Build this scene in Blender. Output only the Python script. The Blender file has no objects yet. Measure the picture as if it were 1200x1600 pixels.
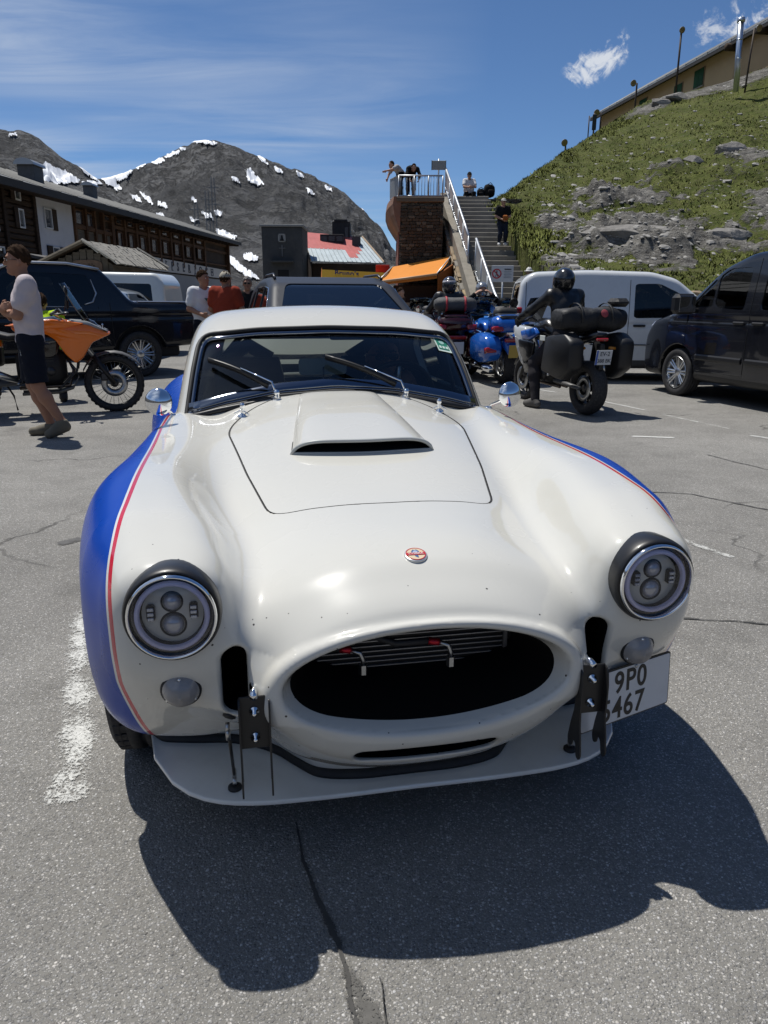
import bpy, math, random
import numpy as np
from mathutils import Vector, Matrix
random.seed(7)
rng = np.random.default_rng(11)
scn = bpy.context.scene
COL = scn.collection
R = math.radians
# ---------------------------------------------------------------- camera
CAM_H, CAM_PITCH, CAM_ROLL, CAM_F = 1.335, R(15.97), R(-0.20), 1159.9
cam_d = bpy.data.cameras.new('camera')
cam = bpy.data.objects.new('camera', cam_d)
COL.objects.link(cam)
cam.matrix_world = Matrix.Translation((0, 0, CAM_H)) @ Matrix.Rotation(R(90) - CAM_PITCH, 4, 'X') @ Matrix.Rotation(-CAM_ROLL, 4, 'Z')
cam_d.sensor_fit = 'VERTICAL'
cam_d.sensor_height = 24.0
cam_d.lens = CAM_F / 1600 * 24.0
cam_d.clip_start = 0.05
cam_d.clip_end = 6000
scn.camera = cam
scn.render.resolution_x, scn.render.resolution_y = 768, 1024
# ---------------------------------------------------------------- light and exposure
SUN_EL, SUN_DIR = R(67.2), Vector((-0.70, 0.714, 0)).normalized()
to_sun = Vector((SUN_DIR.x * math.cos(SUN_EL), SUN_DIR.y * math.cos(SUN_EL), math.sin(SUN_EL)))
sun_d = bpy.data.lights.new('sun', 'SUN')
sun_d.energy = 5.0
sun_d.angle = R(0.53)
sun_d.color = (1.0, 0.965, 0.90)
sun = bpy.data.objects.new('sun', sun_d)
COL.objects.link(sun)
sun.rotation_euler = (-to_sun).to_track_quat('-Z', 'Y').to_euler()
sun.location = (0, 0, 60)
world = bpy.data.worlds.new('World')
scn.world = world
world.use_nodes = True
scn.view_settings.view_transform = 'Standard'
scn.view_settings.look = 'None'
scn.view_settings.gamma = 1
scn.view_settings.use_curve_mapping = False
scn.view_settings.exposure = 0.0
class NT:
 """small helper round a node tree"""
 def __init__(s, tree):
  s.t = tree
  tree.nodes.clear()
 def n(s, kind, **kw):
  nd = s.t.nodes.new(kind)
  for k, v in kw.items():
   if k in nd.inputs:
    s.set(nd.inputs[k], v)
   else:
    setattr(nd, k, v)
  return nd
 def set(s, sock, v):
  if isinstance(v, bpy.types.NodeSocket):
   s.t.links.new(v, sock)
  elif isinstance(v, bpy.types.Node):
   s.t.links.new(v.outputs[0], sock)
  else:
   if hasattr(sock.default_value, '__len__') and not hasattr(v, '__len__'):
    v = [v] * len(sock.default_value)
   if hasattr(v, '__len__') and len(v) == 3 and len(sock.default_value) == 4:
    v = (*v, 1)
   sock.default_value = v
 def link(s, a, nd, i):
  s.t.links.new(a.outputs[0] if isinstance(a, bpy.types.Node) else a, nd.inputs[i])
 def math(s, op, a, b=0.0, c=0.0, clamp=False):
  nd = s.t.nodes.new('ShaderNodeMath')
  nd.operation = op
  nd.use_clamp = clamp
  s.set(nd.inputs[0], a)
  s.set(nd.inputs[1], b)
  s.set(nd.inputs[2], c)
  return nd.outputs[0]
 def mix(s, f, a, b, kind='RGBA', blend='MIX'):
  nd = s.t.nodes.new('ShaderNodeMix')
  nd.data_type = kind
  nd.blend_type = blend
  i = (0, 6, 7) if kind == 'RGBA' else (0, 2, 3)
  s.set(nd.inputs[i[0]], f)
  s.set(nd.inputs[i[1]], a)
  s.set(nd.inputs[i[2]], b)
  return nd.outputs[2 if kind == 'RGBA' else 0]
 def ramp(s, f, stops, interp='LINEAR'):
  nd = s.t.nodes.new('ShaderNodeValToRGB')
  cr = nd.color_ramp
  cr.interpolation = interp
  while len(cr.elements) < len(stops):
   cr.elements.new(0.5)
  for e, (p, c) in zip(cr.elements, stops):
   e.position = p
   e.color = (c, c, c, 1) if not hasattr(c, '__len__') else (*c[:3], 1)
  s.set(nd.inputs[0], f)
  return nd.outputs[0]
 def noise(s, vec, scale, detail=4, rough=0.55, dist=0.0, dim='3D'):
  nd = s.t.nodes.new('ShaderNodeTexNoise')
  nd.noise_dimensions = dim
  if vec is not None:
   s.set(nd.inputs['Vector'], vec)
  nd.inputs['Scale'].default_value = scale
  nd.inputs['Detail'].default_value = detail
  nd.inputs['Roughness'].default_value = rough
  nd.inputs['Distortion'].default_value = dist
  return nd.outputs[0]
 def voro(s, vec, scale, feature='F1', rand=1.0, out=0):
  nd = s.t.nodes.new('ShaderNodeTexVoronoi')
  nd.feature = feature
  if vec is not None:
   s.set(nd.inputs['Vector'], vec)
  nd.inputs['Scale'].default_value = scale
  nd.inputs['Randomness'].default_value = rand
  return nd.outputs[out]
 def mapping(s, vec, scale=(1, 1, 1), loc=(0, 0, 0), rot=(0, 0, 0)):
  nd = s.t.nodes.new('ShaderNodeMapping')
  s.set(nd.inputs[0], vec)
  nd.inputs['Scale'].default_value = scale
  nd.inputs['Location'].default_value = loc
  nd.inputs['Rotation'].default_value = rot
  return nd.outputs[0]
 def bump(s, h, strength=0.3, dist=0.01):
  nd = s.t.nodes.new('ShaderNodeBump')
  nd.inputs['Strength'].default_value = strength
  nd.inputs['Distance'].default_value = dist
  s.set(nd.inputs['Height'], h)
  return nd.outputs[0]
def build_world():
 t = NT(world.node_tree)
 sky = t.n('ShaderNodeTexSky', sky_type='NISHITA', sun_disc=False)
 sky.sun_elevation = SUN_EL
 sky.sun_rotation = math.atan2(SUN_DIR.x, SUN_DIR.y)
 sky.altitude = 2700
 sky.air_density = 1.0
 sky.dust_density = 0.0
 sky.ozone_density = 3.0
 tc = t.n('ShaderNodeTexCoord')
 d = tc.outputs['Generated']
 sep = t.n('ShaderNodeSeparateXYZ', Vector=d)
 # thin high cloud, projected on a plane overhead
 zc = t.math('MAXIMUM', sep.outputs[2], 0.05)
 px = t.math('DIVIDE', sep.outputs[0], zc)
 py = t.math('DIVIDE', sep.outputs[1], zc)
 cb = t.n('ShaderNodeCombineXYZ', X=px, Y=py)
 v1 = t.mapping(cb.outputs[0], scale=(0.5, 1.5, 1), rot=(0, 0, R(14)))
 n1 = t.noise(v1, 1.1, 7, 0.6, 0.6)
 n2 = t.noise(cb.outputs[0], 0.35, 2, 0.5)
 cir = t.math('MULTIPLY', t.ramp(n1, [(0.30, 0), (0.74, 1)]), t.ramp(n2, [(0.36, 0), (0.62, 1)]))
 # more of it towards the west (left), clearer to the east
 west = t.ramp(t.math('MULTIPLY_ADD', sep.outputs[0], -1.0, 0.5), [(0.38, 0.0), (0.85, 1.0)])
 cir = t.math('MULTIPLY', t.math('MULTIPLY', cir, west), 1.6, clamp=True)
 col = t.mix(1.0, sky.outputs[0], (0.96, 1.17, 1.36), blend='MULTIPLY')
 col = t.mix(t.math('MINIMUM', cir, 0.75), col, (7.2, 8.4, 10.4))
 # small fair-weather clouds: soft blobs about given directions, broken by noise
 n3 = t.noise(d, 20.0, 9, 0.66, 0.9)
 n4 = t.noise(t.mapping(d, loc=(3.1, 1.7, 0.4)), 75.0, 6, 0.65, 1.2)
 tot = None
 for (dirv, right, up, ru, rv, amp) in CLOUDS:
  def dot(vec):
   q = t.n('ShaderNodeVectorMath', operation='DOT_PRODUCT')
   t.set(q.inputs[0], d)
   q.inputs[1].default_value = vec
   return q.outputs['Value']
  a = t.math('DIVIDE', dot(right), ru)
  b = t.math('DIVIDE', dot(up), rv)
  rr = t.math('SQRT', t.math('ADD', t.math('MULTIPLY', a, a), t.math('MULTIPLY', b, b)))
  front = t.math('GREATER_THAN', dot(dirv), 0.5)
  e = t.math('MULTIPLY', t.math('SUBTRACT', 1.0, rr), front)
  e = t.math('MULTIPLY_ADD', t.math('SUBTRACT', n3, 0.5), 3.6, e)
  e = t.math('MULTIPLY_ADD', t.math('SUBTRACT', n4, 0.5), 1.7, e)
  e = t.math('MULTIPLY', t.ramp(e, [(0.22, 0), (1.25, 1)], 'EASE'), amp)
  e = t.math('MULTIPLY', e, t.ramp(rr, [(0.75, 1), (1.5, 0)]))
  tot = e if tot is None else t.math('MAXIMUM', tot, e)
 col = t.mix(tot, col, (11.5, 11.9, 12.4))
 bg = t.n('ShaderNodeBackground', Color=col, Strength=0.068)
 out = t.n('ShaderNodeOutputWorld')
 t.link(bg, out, 0)
def view_dir(az, el):
 """unit vector at azimuth az (degrees, clockwise from +Y) and elevation el"""
 a, e = R(az), R(el)
 return Vector((math.sin(a) * math.cos(e), math.cos(a) * math.cos(e), math.sin(e)))
CLOUDS = []
for az, el, ru, rv, tilt, amp in [(14.2, 15.0, 0.046, 0.024, -28, 0.8), (20.9, 16.1, 0.027, 0.020, 10, 0.6), (24.6, 16.9, 0.055, 0.034, -20, 0.9)]:
 dv = view_dir(az, el)
 rt = dv.cross(Vector((0, 0, 1))).normalized()
 up = rt.cross(dv)
 q = Matrix.Rotation(R(tilt), 3, dv)
 CLOUDS.append((tuple(dv), tuple(q @ rt), tuple(q @ up), ru, rv, amp))
build_world()
# ---------------------------------------------------------------- object helpers
def put(o, parent=None):
 COL.objects.link(o)
 if parent is not None:
  o.parent = parent
 return o
def tag(o, label=None, cat=None, group=None, kind=None):
 if label: o['label'] = label
 if cat: o['category'] = cat
 if group: o['group'] = group
 if kind: o['kind'] = kind
 return o
def thing(name, label, cat, loc=(0, 0, 0), rz=0.0, group=None, scale=1.0):
 o = bpy.data.objects.new(name, None)
 o.empty_display_size = 0.1
 put(o)
 o.location = loc
 o.rotation_euler = (0, 0, rz)
 o.scale = (scale,) * 3
 return tag(o, label, cat, group)
def mesh_obj(name, V, F, mats, parent=None, smooth=True, matidx=None, attrs=None, normals=None, loc=None):
 me = bpy.data.meshes.new(name)
 V = np.asarray(V, dtype=np.float64)
 if isinstance(F, np.ndarray):
  F = F.tolist()
 me.from_pydata(V.tolist(), [], F)
 for m in (mats if isinstance(mats, (list, tuple)) else [mats]):
  me.materials.append(m)
 if matidx is not None:
  me.polygons.foreach_set('material_index', np.asarray(matidx, dtype=np.int32))
 if isinstance(smooth, (list, np.ndarray)):
  me.polygons.foreach_set('use_smooth', np.asarray(smooth, dtype=bool))
 else:
  me.polygons.foreach_set('use_smooth', np.full(len(me.polygons), bool(smooth)))
 for k, a in (attrs or {}).items():
  at = me.attributes.new(k, 'FLOAT', 'POINT')
  at.data.foreach_set('value', np.asarray(a, dtype=np.float32))
 me.update()
 if normals is not None:
  me.normals_split_custom_set_from_vertices(np.asarray(normals).tolist())
 o = bpy.data.objects.new(name, me)
 put(o, parent)
 if loc is not None:
  o.location = loc
 return o
def share(o, parent, loc, rot=(0, 0, 0), scale=(1, 1, 1)):
 c = o.copy()
 put(c, parent)
 c.location = loc
 c.rotation_euler = rot
 c.scale = scale
 return c
def copy_tree(o, parent=None):
 c = o.copy()
 put(c, parent)
 for ch in list(o.children):
  copy_tree(ch, c)
 return c
def frame(d, up=(0, 0, 1)):
 d = np.asarray(d, float)
 d = d / (np.linalg.norm(d) + 1e-12)
 u = np.asarray(up, float)
 if abs(d @ u) > 0.98:
  u = np.array([0, 1.0, 0]) if abs(d[1]) < 0.9 else np.array([1.0, 0, 0])
 a = np.cross(u, d)
 a /= np.linalg.norm(a)
 return a, np.cross(d, a), d
class MB:
 """collects shapes; build() links them as one mesh object"""
 def __init__(s):
  s.V, s.F, s.S, s.n = [], [], [], 0
 def add(s, V, F, smooth=False, M=None):
  V = np.asarray(V, float).reshape(-1, 3)
  if M is not None:
   M = np.array(M)
   V = V @ M[:3, :3].T + M[:3, 3]
  s.V.append(V)
  s.F += [tuple(int(i) + s.n for i in f) for f in F]
  s.S += [smooth] * len(F)
  s.n += len(V)
  return s
 def box(s, c, size, b=0.0, rz=0.0, M=None, smooth=False):
  hx, hy, hz = [q / 2 for q in size]
  b = min(b, hx * .99, hy * .99, hz * .99)
  V, F = cbox(hx, hy, hz, b)
  cr, sr = math.cos(rz), math.sin(rz)
  V = np.stack([V[:, 0] * cr - V[:, 1] * sr, V[:, 0] * sr + V[:, 1] * cr, V[:, 2]], 1) + np.asarray(c, float)
  return s.add(V, F, smooth, M)
 def tube(s, pts, r, n=8, caps=True, smooth=True, flat=1.0, up=(0, 0, 1), M=None):
  pts = np.asarray(pts, float)
  k = len(pts)
  r = np.broadcast_to(np.asarray(r, float), (k,))
  ang = np.arange(n) / n * 2 * math.pi
  V = []
  for i in range(k):
   d = pts[min(i + 1, k - 1)] - pts[max(i - 1, 0)]
   a, b, _ = frame(d, up)
   V.append(pts[i] + r[i] * (np.outer(np.cos(ang), a) + flat * np.outer(np.sin(ang), b)))
  F = [(i * n + j, i * n + (j + 1) % n, (i + 1) * n + (j + 1) % n, (i + 1) * n + j) for i in range(k - 1) for j in range(n)]
  if caps:
   F += [tuple(range(n - 1, -1, -1)), tuple((k - 1) * n + j for j in range(n))]
  return s.add(np.concatenate(V), F, smooth, M)
 def lathe(s, prof, c=(0, 0, 0), axis=(0, 0, 1), n=24, smooth=True, close=False, up=(0, 0, 1), arc=None, M=None):
  """prof: (radius, height along axis)"""
  a, b, d = frame(axis, up)
  c = np.asarray(c, float)
  ang = np.arange(n) / n * 2 * math.pi
  ring = np.outer(np.cos(ang), a) + np.outer(np.sin(ang), b)
  V, F, idx = [], [], []
  tot = 0
  for (r, h) in prof:
   if r < 1e-6:
    V.append((c + d * h)[None])
    idx.append([tot] * n)
    tot += 1
   else:
    V.append(c + d * h + ring * r)
    idx.append(list(range(tot, tot + n)))
    tot += n
  m = len(prof)
  for i in range(m if close else m - 1):
   p, q = idx[i], idx[(i + 1) % m]
   for j in range(n):
    f = [p[j], p[(j + 1) % n], q[(j + 1) % n], q[j]]
    g = []
    for t in f:
     if t not in g:
      g.append(t)
    if len(g) > 2:
     F.append(g)
  return s.add(np.concatenate(V), F, smooth, M)
 def prism(s, poly, axis='z', h0=0.0, h1=1.0, smooth=False, M=None):
  """poly: 2D points; axis z: (x,y), y: (x,z), x: (y,z)"""
  P = np.asarray(poly, float)
  n = len(P)
  def mk(h):
   if axis == 'z': return np.column_stack([P[:, 0], P[:, 1], np.full(n, h)])
   if axis == 'y': return np.column_stack([P[:, 0], np.full(n, h), P[:, 1]])
   return np.column_stack([np.full(n, h), P[:, 0], P[:, 1]])
  F = [tuple(range(n - 1, -1, -1)), tuple(range(n, 2 * n))] + [(i, (i + 1) % n, n + (i + 1) % n, n + i) for i in range(n)]
  return s.add(np.concatenate([mk(h0), mk(h1)]), F, smooth, M)
 def ball(s, c, r, n=12, m=8, M=None):
  r = np.broadcast_to(np.asarray(r, float), (3,))
  V, F = [(0, 0, 1)], []
  for i in range(1, m):
   t = math.pi * i / m
   for j in range(n):
    p = 2 * math.pi * j / n
    V.append((math.sin(t) * math.cos(p), math.sin(t) * math.sin(p), math.cos(t)))
  V.append((0, 0, -1))
  for j in range(n):
   F.append((0, 1 + j, 1 + (j + 1) % n))
   for i in range(m - 2):
    a = 1 + i * n
    F.append((a + j, a + n + j, a + n + (j + 1) % n, a + (j + 1) % n))
   a = 1 + (m - 2) * n
   F.append((len(V) - 1, a + (j + 1) % n, a + j))
  return s.add(np.array(V) * r + np.asarray(c, float), F, True, M)
 def quad(s, a, b, c, d):
  return s.add([a, b, c, d], [(0, 1, 2, 3)])
 def loft(s, rings, closed=True, caps=True, smooth=True, M=None):
  rings = [np.asarray(r, float) for r in rings]
  n = len(rings[0])
  k = len(rings)
  F = [(i * n + j, i * n + (j + 1) % n, (i + 1) * n + (j + 1) % n, (i + 1) * n + j) for i in range(k - 1) for j in range(n if closed else n - 1)]
  if caps and closed:
   F += [tuple(range(n - 1, -1, -1)), tuple((k - 1) * n + j for j in range(n))]
  return s.add(np.concatenate(rings), F, smooth, M)
 def build(s, name, mat, parent=None, loc=None):
  return mesh_obj(name, np.concatenate(s.V), s.F, mat, parent, s.S, loc=loc)
_CB = {}
def cbox(hx, hy, hz, b):
 if b <= 0:
  V = np.array([(x, y, z) for x in (-hx, hx) for y in (-hy, hy) for z in (-hz, hz)], float)
  return V, [(0, 1, 3, 2), (4, 6, 7, 5), (0, 4, 5, 1), (2, 3, 7, 6), (0, 2, 6, 4), (1, 5, 7, 3)]
 V, idx = [], {}
 H = (hx, hy, hz)
 for sx in (-1, 1):
  for sy in (-1, 1):
   for sz in (-1, 1):
    for ax in range(3):
     p = [sg * (H[i] if i == ax else H[i] - b) for i, sg in enumerate((sx, sy, sz))]
     idx[(sx, sy, sz, ax)] = len(V)
     V.append(p)
 V = np.array(V)
 F = []
 S = (-1, 1)
 for ax in range(3):
  o = [i for i in range(3) if i != ax]
  for sg in S:
   q = []
   for (p, r) in ((-1, -1), (1, -1), (1, 1), (-1, 1)):
    k = [0, 0, 0]
    k[ax], k[o[0]], k[o[1]] = sg, p, r
    q.append(idx[(*k, ax)])
   F.append(q)
  for p in S:
   for r in S:
    q = []
    for sg in (-1, 1):
     k = [0, 0, 0]
     k[ax], k[o[0]], k[o[1]] = sg, p, r
     pr = [idx[(*k, o[0])], idx[(*k, o[1])]]
     q += pr if sg < 0 else pr[::-1]
    F.append(q)
 for a in S:
  for b_ in S:
   for c in S:
    F.append([idx[(a, b_, c, i)] for i in range(3)])
 out = []
 for f in F:
  p = V[f]
  nn = np.cross(p[1] - p[0], p[2] - p[0])
  out.append(tuple(f) if nn @ p.mean(0) > 0 else tuple(f[::-1]))
 return V, out
def spl(xs, ys):
 """smooth monotone-ish cubic through points, clamped outside"""
 xs, ys = np.asarray(xs, float), np.asarray(ys, float)
 h = np.diff(xs)
 d = np.diff(ys) / h
 m = np.zeros(len(xs))
 m[0], m[-1] = d[0], d[-1]
 for i in range(1, len(xs) - 1):
  if d[i - 1] * d[i] > 0:
   w1, w2 = 2 * h[i] + h[i - 1], h[i] + 2 * h[i - 1]
   m[i] = (w1 + w2) / (w1 / d[i - 1] + w2 / d[i])
 def f(x):
  x = np.clip(x, xs[0], xs[-1])
  i = np.clip(np.searchsorted(xs, x, side='right') - 1, 0, len(h) - 1)
  t = (x - xs[i]) / h[i]
  t2, t3 = t * t, t * t * t
  return (2 * t3 - 3 * t2 + 1) * ys[i] + (t3 - 2 * t2 + t) * h[i] * m[i] + (-2 * t3 + 3 * t2) * ys[i + 1] + (t3 - t2) * h[i] * m[i + 1]
 return f
# ---------------------------------------------------------------- implicit surfaces
def smin(a, b, k):
 h = np.maximum(k - np.abs(a - b), 0) / k
 return np.minimum(a, b) - h * h * k * 0.25
def smax(a, b, k):
 return -smin(-a, -b, k)
def capsule(P, a, b, ra, rb):
 a, b = np.asarray(a, float), np.asarray(b, float)
 d = b - a
 t = np.clip(((P - a) @ d) / (d @ d), 0, 1)
 return np.linalg.norm(P - a - t[:, None] * d, axis=1) - (ra + (rb - ra) * t)
def ellip(P, c, r):
 r = np.asarray(r, float)
 q = np.linalg.norm((P - np.asarray(c, float)) / r, axis=1)
 return (q - 1) * r.min()
def poly_sd(p, poly):
 """signed distance to a 2-D polygon (negative inside)"""
 poly = np.asarray(poly, float)
 d = np.full(len(p), 1e18)
 ins = np.zeros(len(p), bool)
 n = len(poly)
 for i in range(n):
  a, b = poly[i], poly[(i + 1) % n]
  e = b - a
  w = p - a
  t = np.clip((w @ e) / (e @ e + 1e-18), 0, 1)
  q = w - t[:, None] * e
  d = np.minimum(d, (q * q).sum(1))
  c1 = (a[1] <= p[:, 1]) != (b[1] <= p[:, 1])
  xs = a[0] + (p[:, 1] - a[1]) / (b[1] - a[1] + 1e-18) * (b[0] - a[0])
  ins ^= c1 & (p[:, 0] < xs)
 return np.where(ins, -1, 1) * np.sqrt(d)
def round_poly(poly, r, n=5):
 """round the corners of a 2-D polygon; r may be a list"""
 poly = np.asarray(poly, float)
 m = len(poly)
 rs = r if hasattr(r, '__len__') else [r] * m
 out = []
 for i in range(m):
  a, b, c = poly[i - 1], poly[i], poly[(i + 1) % m]
  la, lc = np.linalg.norm(a - b), np.linalg.norm(c - b)
  k = min(rs[i], la * .45, lc * .45)
  if k < 1e-5:
   out.append(b)
   continue
  p, q = b + (a - b) / la * k, b + (c - b) / lc * k
  for j in range(n + 1):
   t = j / n
   out.append((1 - t) ** 2 * p + 2 * t * (1 - t) * b + t * t * q)
 return np.array(out)
def grid_sd(poly, step=.02, pad=.35):
 """poly_sd sampled once on a grid, then looked up bilinearly"""
 poly = np.asarray(poly, float)
 lo, hi = poly.min(0) - pad, poly.max(0) + pad
 n = np.ceil((hi - lo) / step).astype(int) + 2
 gx, gy = np.meshgrid(np.arange(n[0]), np.arange(n[1]), indexing='ij')
 G = poly_sd(lo + np.column_stack([gx.ravel(), gy.ravel()]) * step, poly).reshape(n)
 def f(p):
  q = (p - lo) / step
  q = np.clip(q, 0, n - 1.001)
  i = q.astype(int)
  t = q - i
  a, b = i[:, 0], i[:, 1]
  return (G[a, b] * (1 - t[:, 0]) + G[a + 1, b] * t[:, 0]) * (1 - t[:, 1]) + (G[a, b + 1] * (1 - t[:, 0]) + G[a + 1, b + 1] * t[:, 0]) * t[:, 1]
 return f
def fgrad(f, P, e=1e-3):
 g = np.empty_like(P)
 for i in range(3):
  d = np.zeros(3)
  d[i] = e
  g[:, i] = (f(P + d) - f(P - d)) / (2 * e)
 return g
def project(f, P, n=4):
 for _ in range(n):
  g = fgrad(f, P)
  P = P - (f(P) / np.maximum((g * g).sum(1), 0.05))[:, None] * g
 return P
def surface(f, lo, hi, h, mirror=False, blk=10, loose=2.2):
 """naive surface nets; with mirror=True f is symmetric in x and only x>=0 is sampled"""
 lo, hi = np.array(lo, float), np.array(hi, float)
 if mirror:
  lo[0] = -h / 2
 nn = np.ceil((hi - lo) / h).astype(int)
 nn = ((nn + blk - 1) // blk) * blk
 G = np.empty(tuple(nn), np.float32)
 nb = nn // blk
 bi = np.stack(np.meshgrid(*[np.arange(k) for k in nb], indexing='ij'), -1).reshape(-1, 3)
 cen = lo + (bi * blk + (blk - 1) / 2) * h
 fc = f(cen)
 near = np.abs(fc) < blk * h * loose
 loc = np.stack(np.meshgrid(*[np.arange(blk)] * 3, indexing='ij'), -1).reshape(-1, 3)
 G6 = G.reshape(nb[0], blk, nb[1], blk, nb[2], blk)
 for b, v in zip(bi[~near], fc[~near]):
  G6[b[0], :, b[1], :, b[2], :] = v
 B = bi[near]
 for s0 in range(0, len(B), 400):
  bb = B[s0:s0 + 400]
  ii = (bb[:, None, :] * blk + loc[None]).reshape(-1, 3)
  G[ii[:, 0], ii[:, 1], ii[:, 2]] = f(lo + ii * h)
 S = G < 0
 cx = S[:-1, :-1, :-1].astype(np.int8)
 for dx in (0, 1):
  for dy in (0, 1):
   for dz in (0, 1):
    if dx or dy or dz:
     cx = cx + S[dx:S.shape[0] - 1 + dx, dy:S.shape[1] - 1 + dy, dz:S.shape[2] - 1 + dz]
 act = (cx > 0) & (cx < 8)
 ci = np.argwhere(act)
 idm = np.full(act.shape, -1, np.int64)
 idm[act] = np.arange(len(ci))
 sm = np.zeros((len(ci), 3))
 cnt = np.zeros(len(ci))
 cor = [(a, b, c) for a in (0, 1) for b in (0, 1) for c in (0, 1)]
 for a in cor:
  for ax in range(3):
   if a[ax] == 0:
    b = list(a)
    b[ax] = 1
    fa = G[ci[:, 0] + a[0], ci[:, 1] + a[1], ci[:, 2] + a[2]]
    fb = G[ci[:, 0] + b[0], ci[:, 1] + b[1], ci[:, 2] + b[2]]
    m = (fa < 0) != (fb < 0)
    t = np.where(m, fa / np.where(m, fa - fb, 1), 0)
    p = np.tile(np.array(a, float), (len(ci), 1))
    p[:, ax] = t
    sm += p * m[:, None]
    cnt += m
 V = lo + (ci + sm / cnt[:, None]) * h
 Q = []
 for ax in range(3):
  u, w = (ax + 1) % 3, (ax + 2) % 3
  A = np.moveaxis(S, (ax, u, w), (0, 1, 2))
  I = np.moveaxis(idm, (ax, u, w), (0, 1, 2))
  s0, s1 = A[:-1, 1:-1, 1:-1], A[1:, 1:-1, 1:-1]
  e = np.argwhere(s0 != s1)
  if not len(e):
   continue
  i, j, k = e[:, 0], e[:, 1] + 1, e[:, 2] + 1
  q = np.stack([I[i, j - 1, k - 1], I[i, j, k - 1], I[i, j, k], I[i, j - 1, k]], 1)
  flip = ~s0[e[:, 0], e[:, 1], e[:, 2]]
  q[flip] = q[flip][:, ::-1]
  Q.append(q)
 Q = np.concatenate(Q)
 Q = Q[(Q >= 0).all(1)]
 if mirror:
  mid = ci[:, 0] == 0
  V[mid, 0] = 0
  newid = np.where(mid, np.arange(len(V)), len(V) + np.cumsum(~mid) - 1)
  Vm = V[~mid] * np.array([-1, 1, 1])
  Q = np.concatenate([Q, newid[Q][:, ::-1]])
  V = np.concatenate([V, Vm])
 return V, Q
def cut(V, F, f, g, valid=None, gap=0.0):
 """split the faces along the curve g=0 on the surface f=0.
 V array, F list of tuples. returns V, F, inside flags per face"""
 V = V.copy()
 s = g(V)
 if valid is not None:
  k = s < .06
  vm = np.ones(len(V), bool)
  if k.any():
   vm[k] = valid(V[k])
  s = np.where(vm, s, np.abs(s) + 1e-6)
 F3 = [x for x in F if len(x) == 3]
 F4 = [x for x in F if len(x) == 4]
 E = []
 if F4:
  a = np.array(F4)
  E += [a[:, [0, 1]], a[:, [1, 2]], a[:, [2, 3]], a[:, [3, 0]]]
 if F3:
  a = np.array(F3)
  E += [a[:, [0, 1]], a[:, [1, 2]], a[:, [2, 0]]]
 E = np.concatenate(E)
 cr = E[(s[E[:, 0]] < 0) != (s[E[:, 1]] < 0)]
 near = np.where(np.abs(s[cr[:, 0]]) < np.abs(s[cr[:, 1]]), cr[:, 0], cr[:, 1])
 sid = np.unique(near)
 P = V[sid]
 for _ in range(6):
  gg = fgrad(g, P, 5e-4)
  if f is not None:
   n = fgrad(f, P)
   n /= np.linalg.norm(n, axis=1)[:, None] + 1e-9
   gg = gg - (gg * n).sum(1)[:, None] * n
  step = (g(P) / np.maximum((gg * gg).sum(1), 0.05))[:, None] * gg
  ln = np.linalg.norm(step, axis=1)[:, None]
  P = P - step * np.minimum(1, 0.02 / np.maximum(ln, 1e-9))
  if f is not None:
   P = project(f, P, 1)
 V[sid] = P
 s[sid] = 0
 out, ins = [], []
 for q in F:
  sq = s[list(q)]
  if (sq < 0).any() and (sq > 0).any() and len(q) == 4:
   z = [i for i in range(4) if sq[i] == 0]
   if len(z) == 2 and (z[1] - z[0]) == 2:
    a, b = z
    t1 = (q[a], q[(a + 1) % 4], q[b])
    t2 = (q[b], q[(b + 1) % 4], q[a])
    for t in (t1, t2):
     out.append(t)
     ins.append(s[list(t)].sum() < 0)
    continue
  out.append(tuple(q))
  ins.append(sq.sum() < 0)
 return V, out, np.array(ins)
def submesh(V, F, keep, extra=None):
 F = [f for f, k in zip(F, keep) if k]
 used = np.unique(np.fromiter((i for f in F for i in f), dtype=np.int64))
 mp = np.full(len(V), -1, np.int64)
 mp[used] = np.arange(len(used))
 return V[used], [tuple(int(mp[i]) for i in f) for f in F], used
def border(F):
 """directed border edges of a face list"""
 d = {}
 for f in F:
  n = len(f)
  for i in range(n):
   a, b = f[i], f[(i + 1) % n]
   if (b, a) in d:
    del d[(b, a)]
   else:
    d[(a, b)] = 1
 return list(d.keys())
def add_rim(V, F, N, depth):
 """fold the open border of a sheet inwards by depth so that it shows thickness"""
 E = border(F)
 ids = sorted({i for e in E for i in e})
 mp = {v: len(V) + k for k, v in enumerate(ids)}
 V2 = np.concatenate([V, V[ids] - N[ids] * depth])
 F2 = list(F) + [(b, a, mp[a], mp[b]) for a, b in E]
 return V2, F2
def vert_normals(V, F):
 N = np.zeros_like(V)
 for k in (3, 4):
  a = np.array([f for f in F if len(f) == k])
  if len(a):
   n = np.cross(V[a[:, 1]] - V[a[:, 0]], V[a[:, -1]] - V[a[:, 0]])
   for i in range(k):
    np.add.at(N, a[:, i], n)
 return N / (np.linalg.norm(N, axis=1)[:, None] + 1e-12)
def text_mesh(txt, size, mat, parent, M, name='lettering', depth=0.0015, bold=0.0, sx=1.0, space=1.0, align='CENTER'):
 cu = bpy.data.curves.new('lettering', 'FONT')
 cu.body = txt
 cu.size = size
 cu.extrude = depth
 cu.offset = bold
 cu.align_x = align
 cu.align_y = 'CENTER'
 cu.space_character = space
 o = bpy.data.objects.new('lettering', cu)
 COL.objects.link(o)
 bpy.context.view_layer.update()
 me = bpy.data.meshes.new_from_object(o.evaluated_get(bpy.context.evaluated_depsgraph_get()))
 bpy.data.objects.remove(o)
 me.transform(Matrix(M) @ Matrix.Diagonal((sx, 1, 1, 1)))
 me.materials.clear()
 me.materials.append(mat)
 r = bpy.data.objects.new(name, me)
 return put(r, parent)
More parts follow.
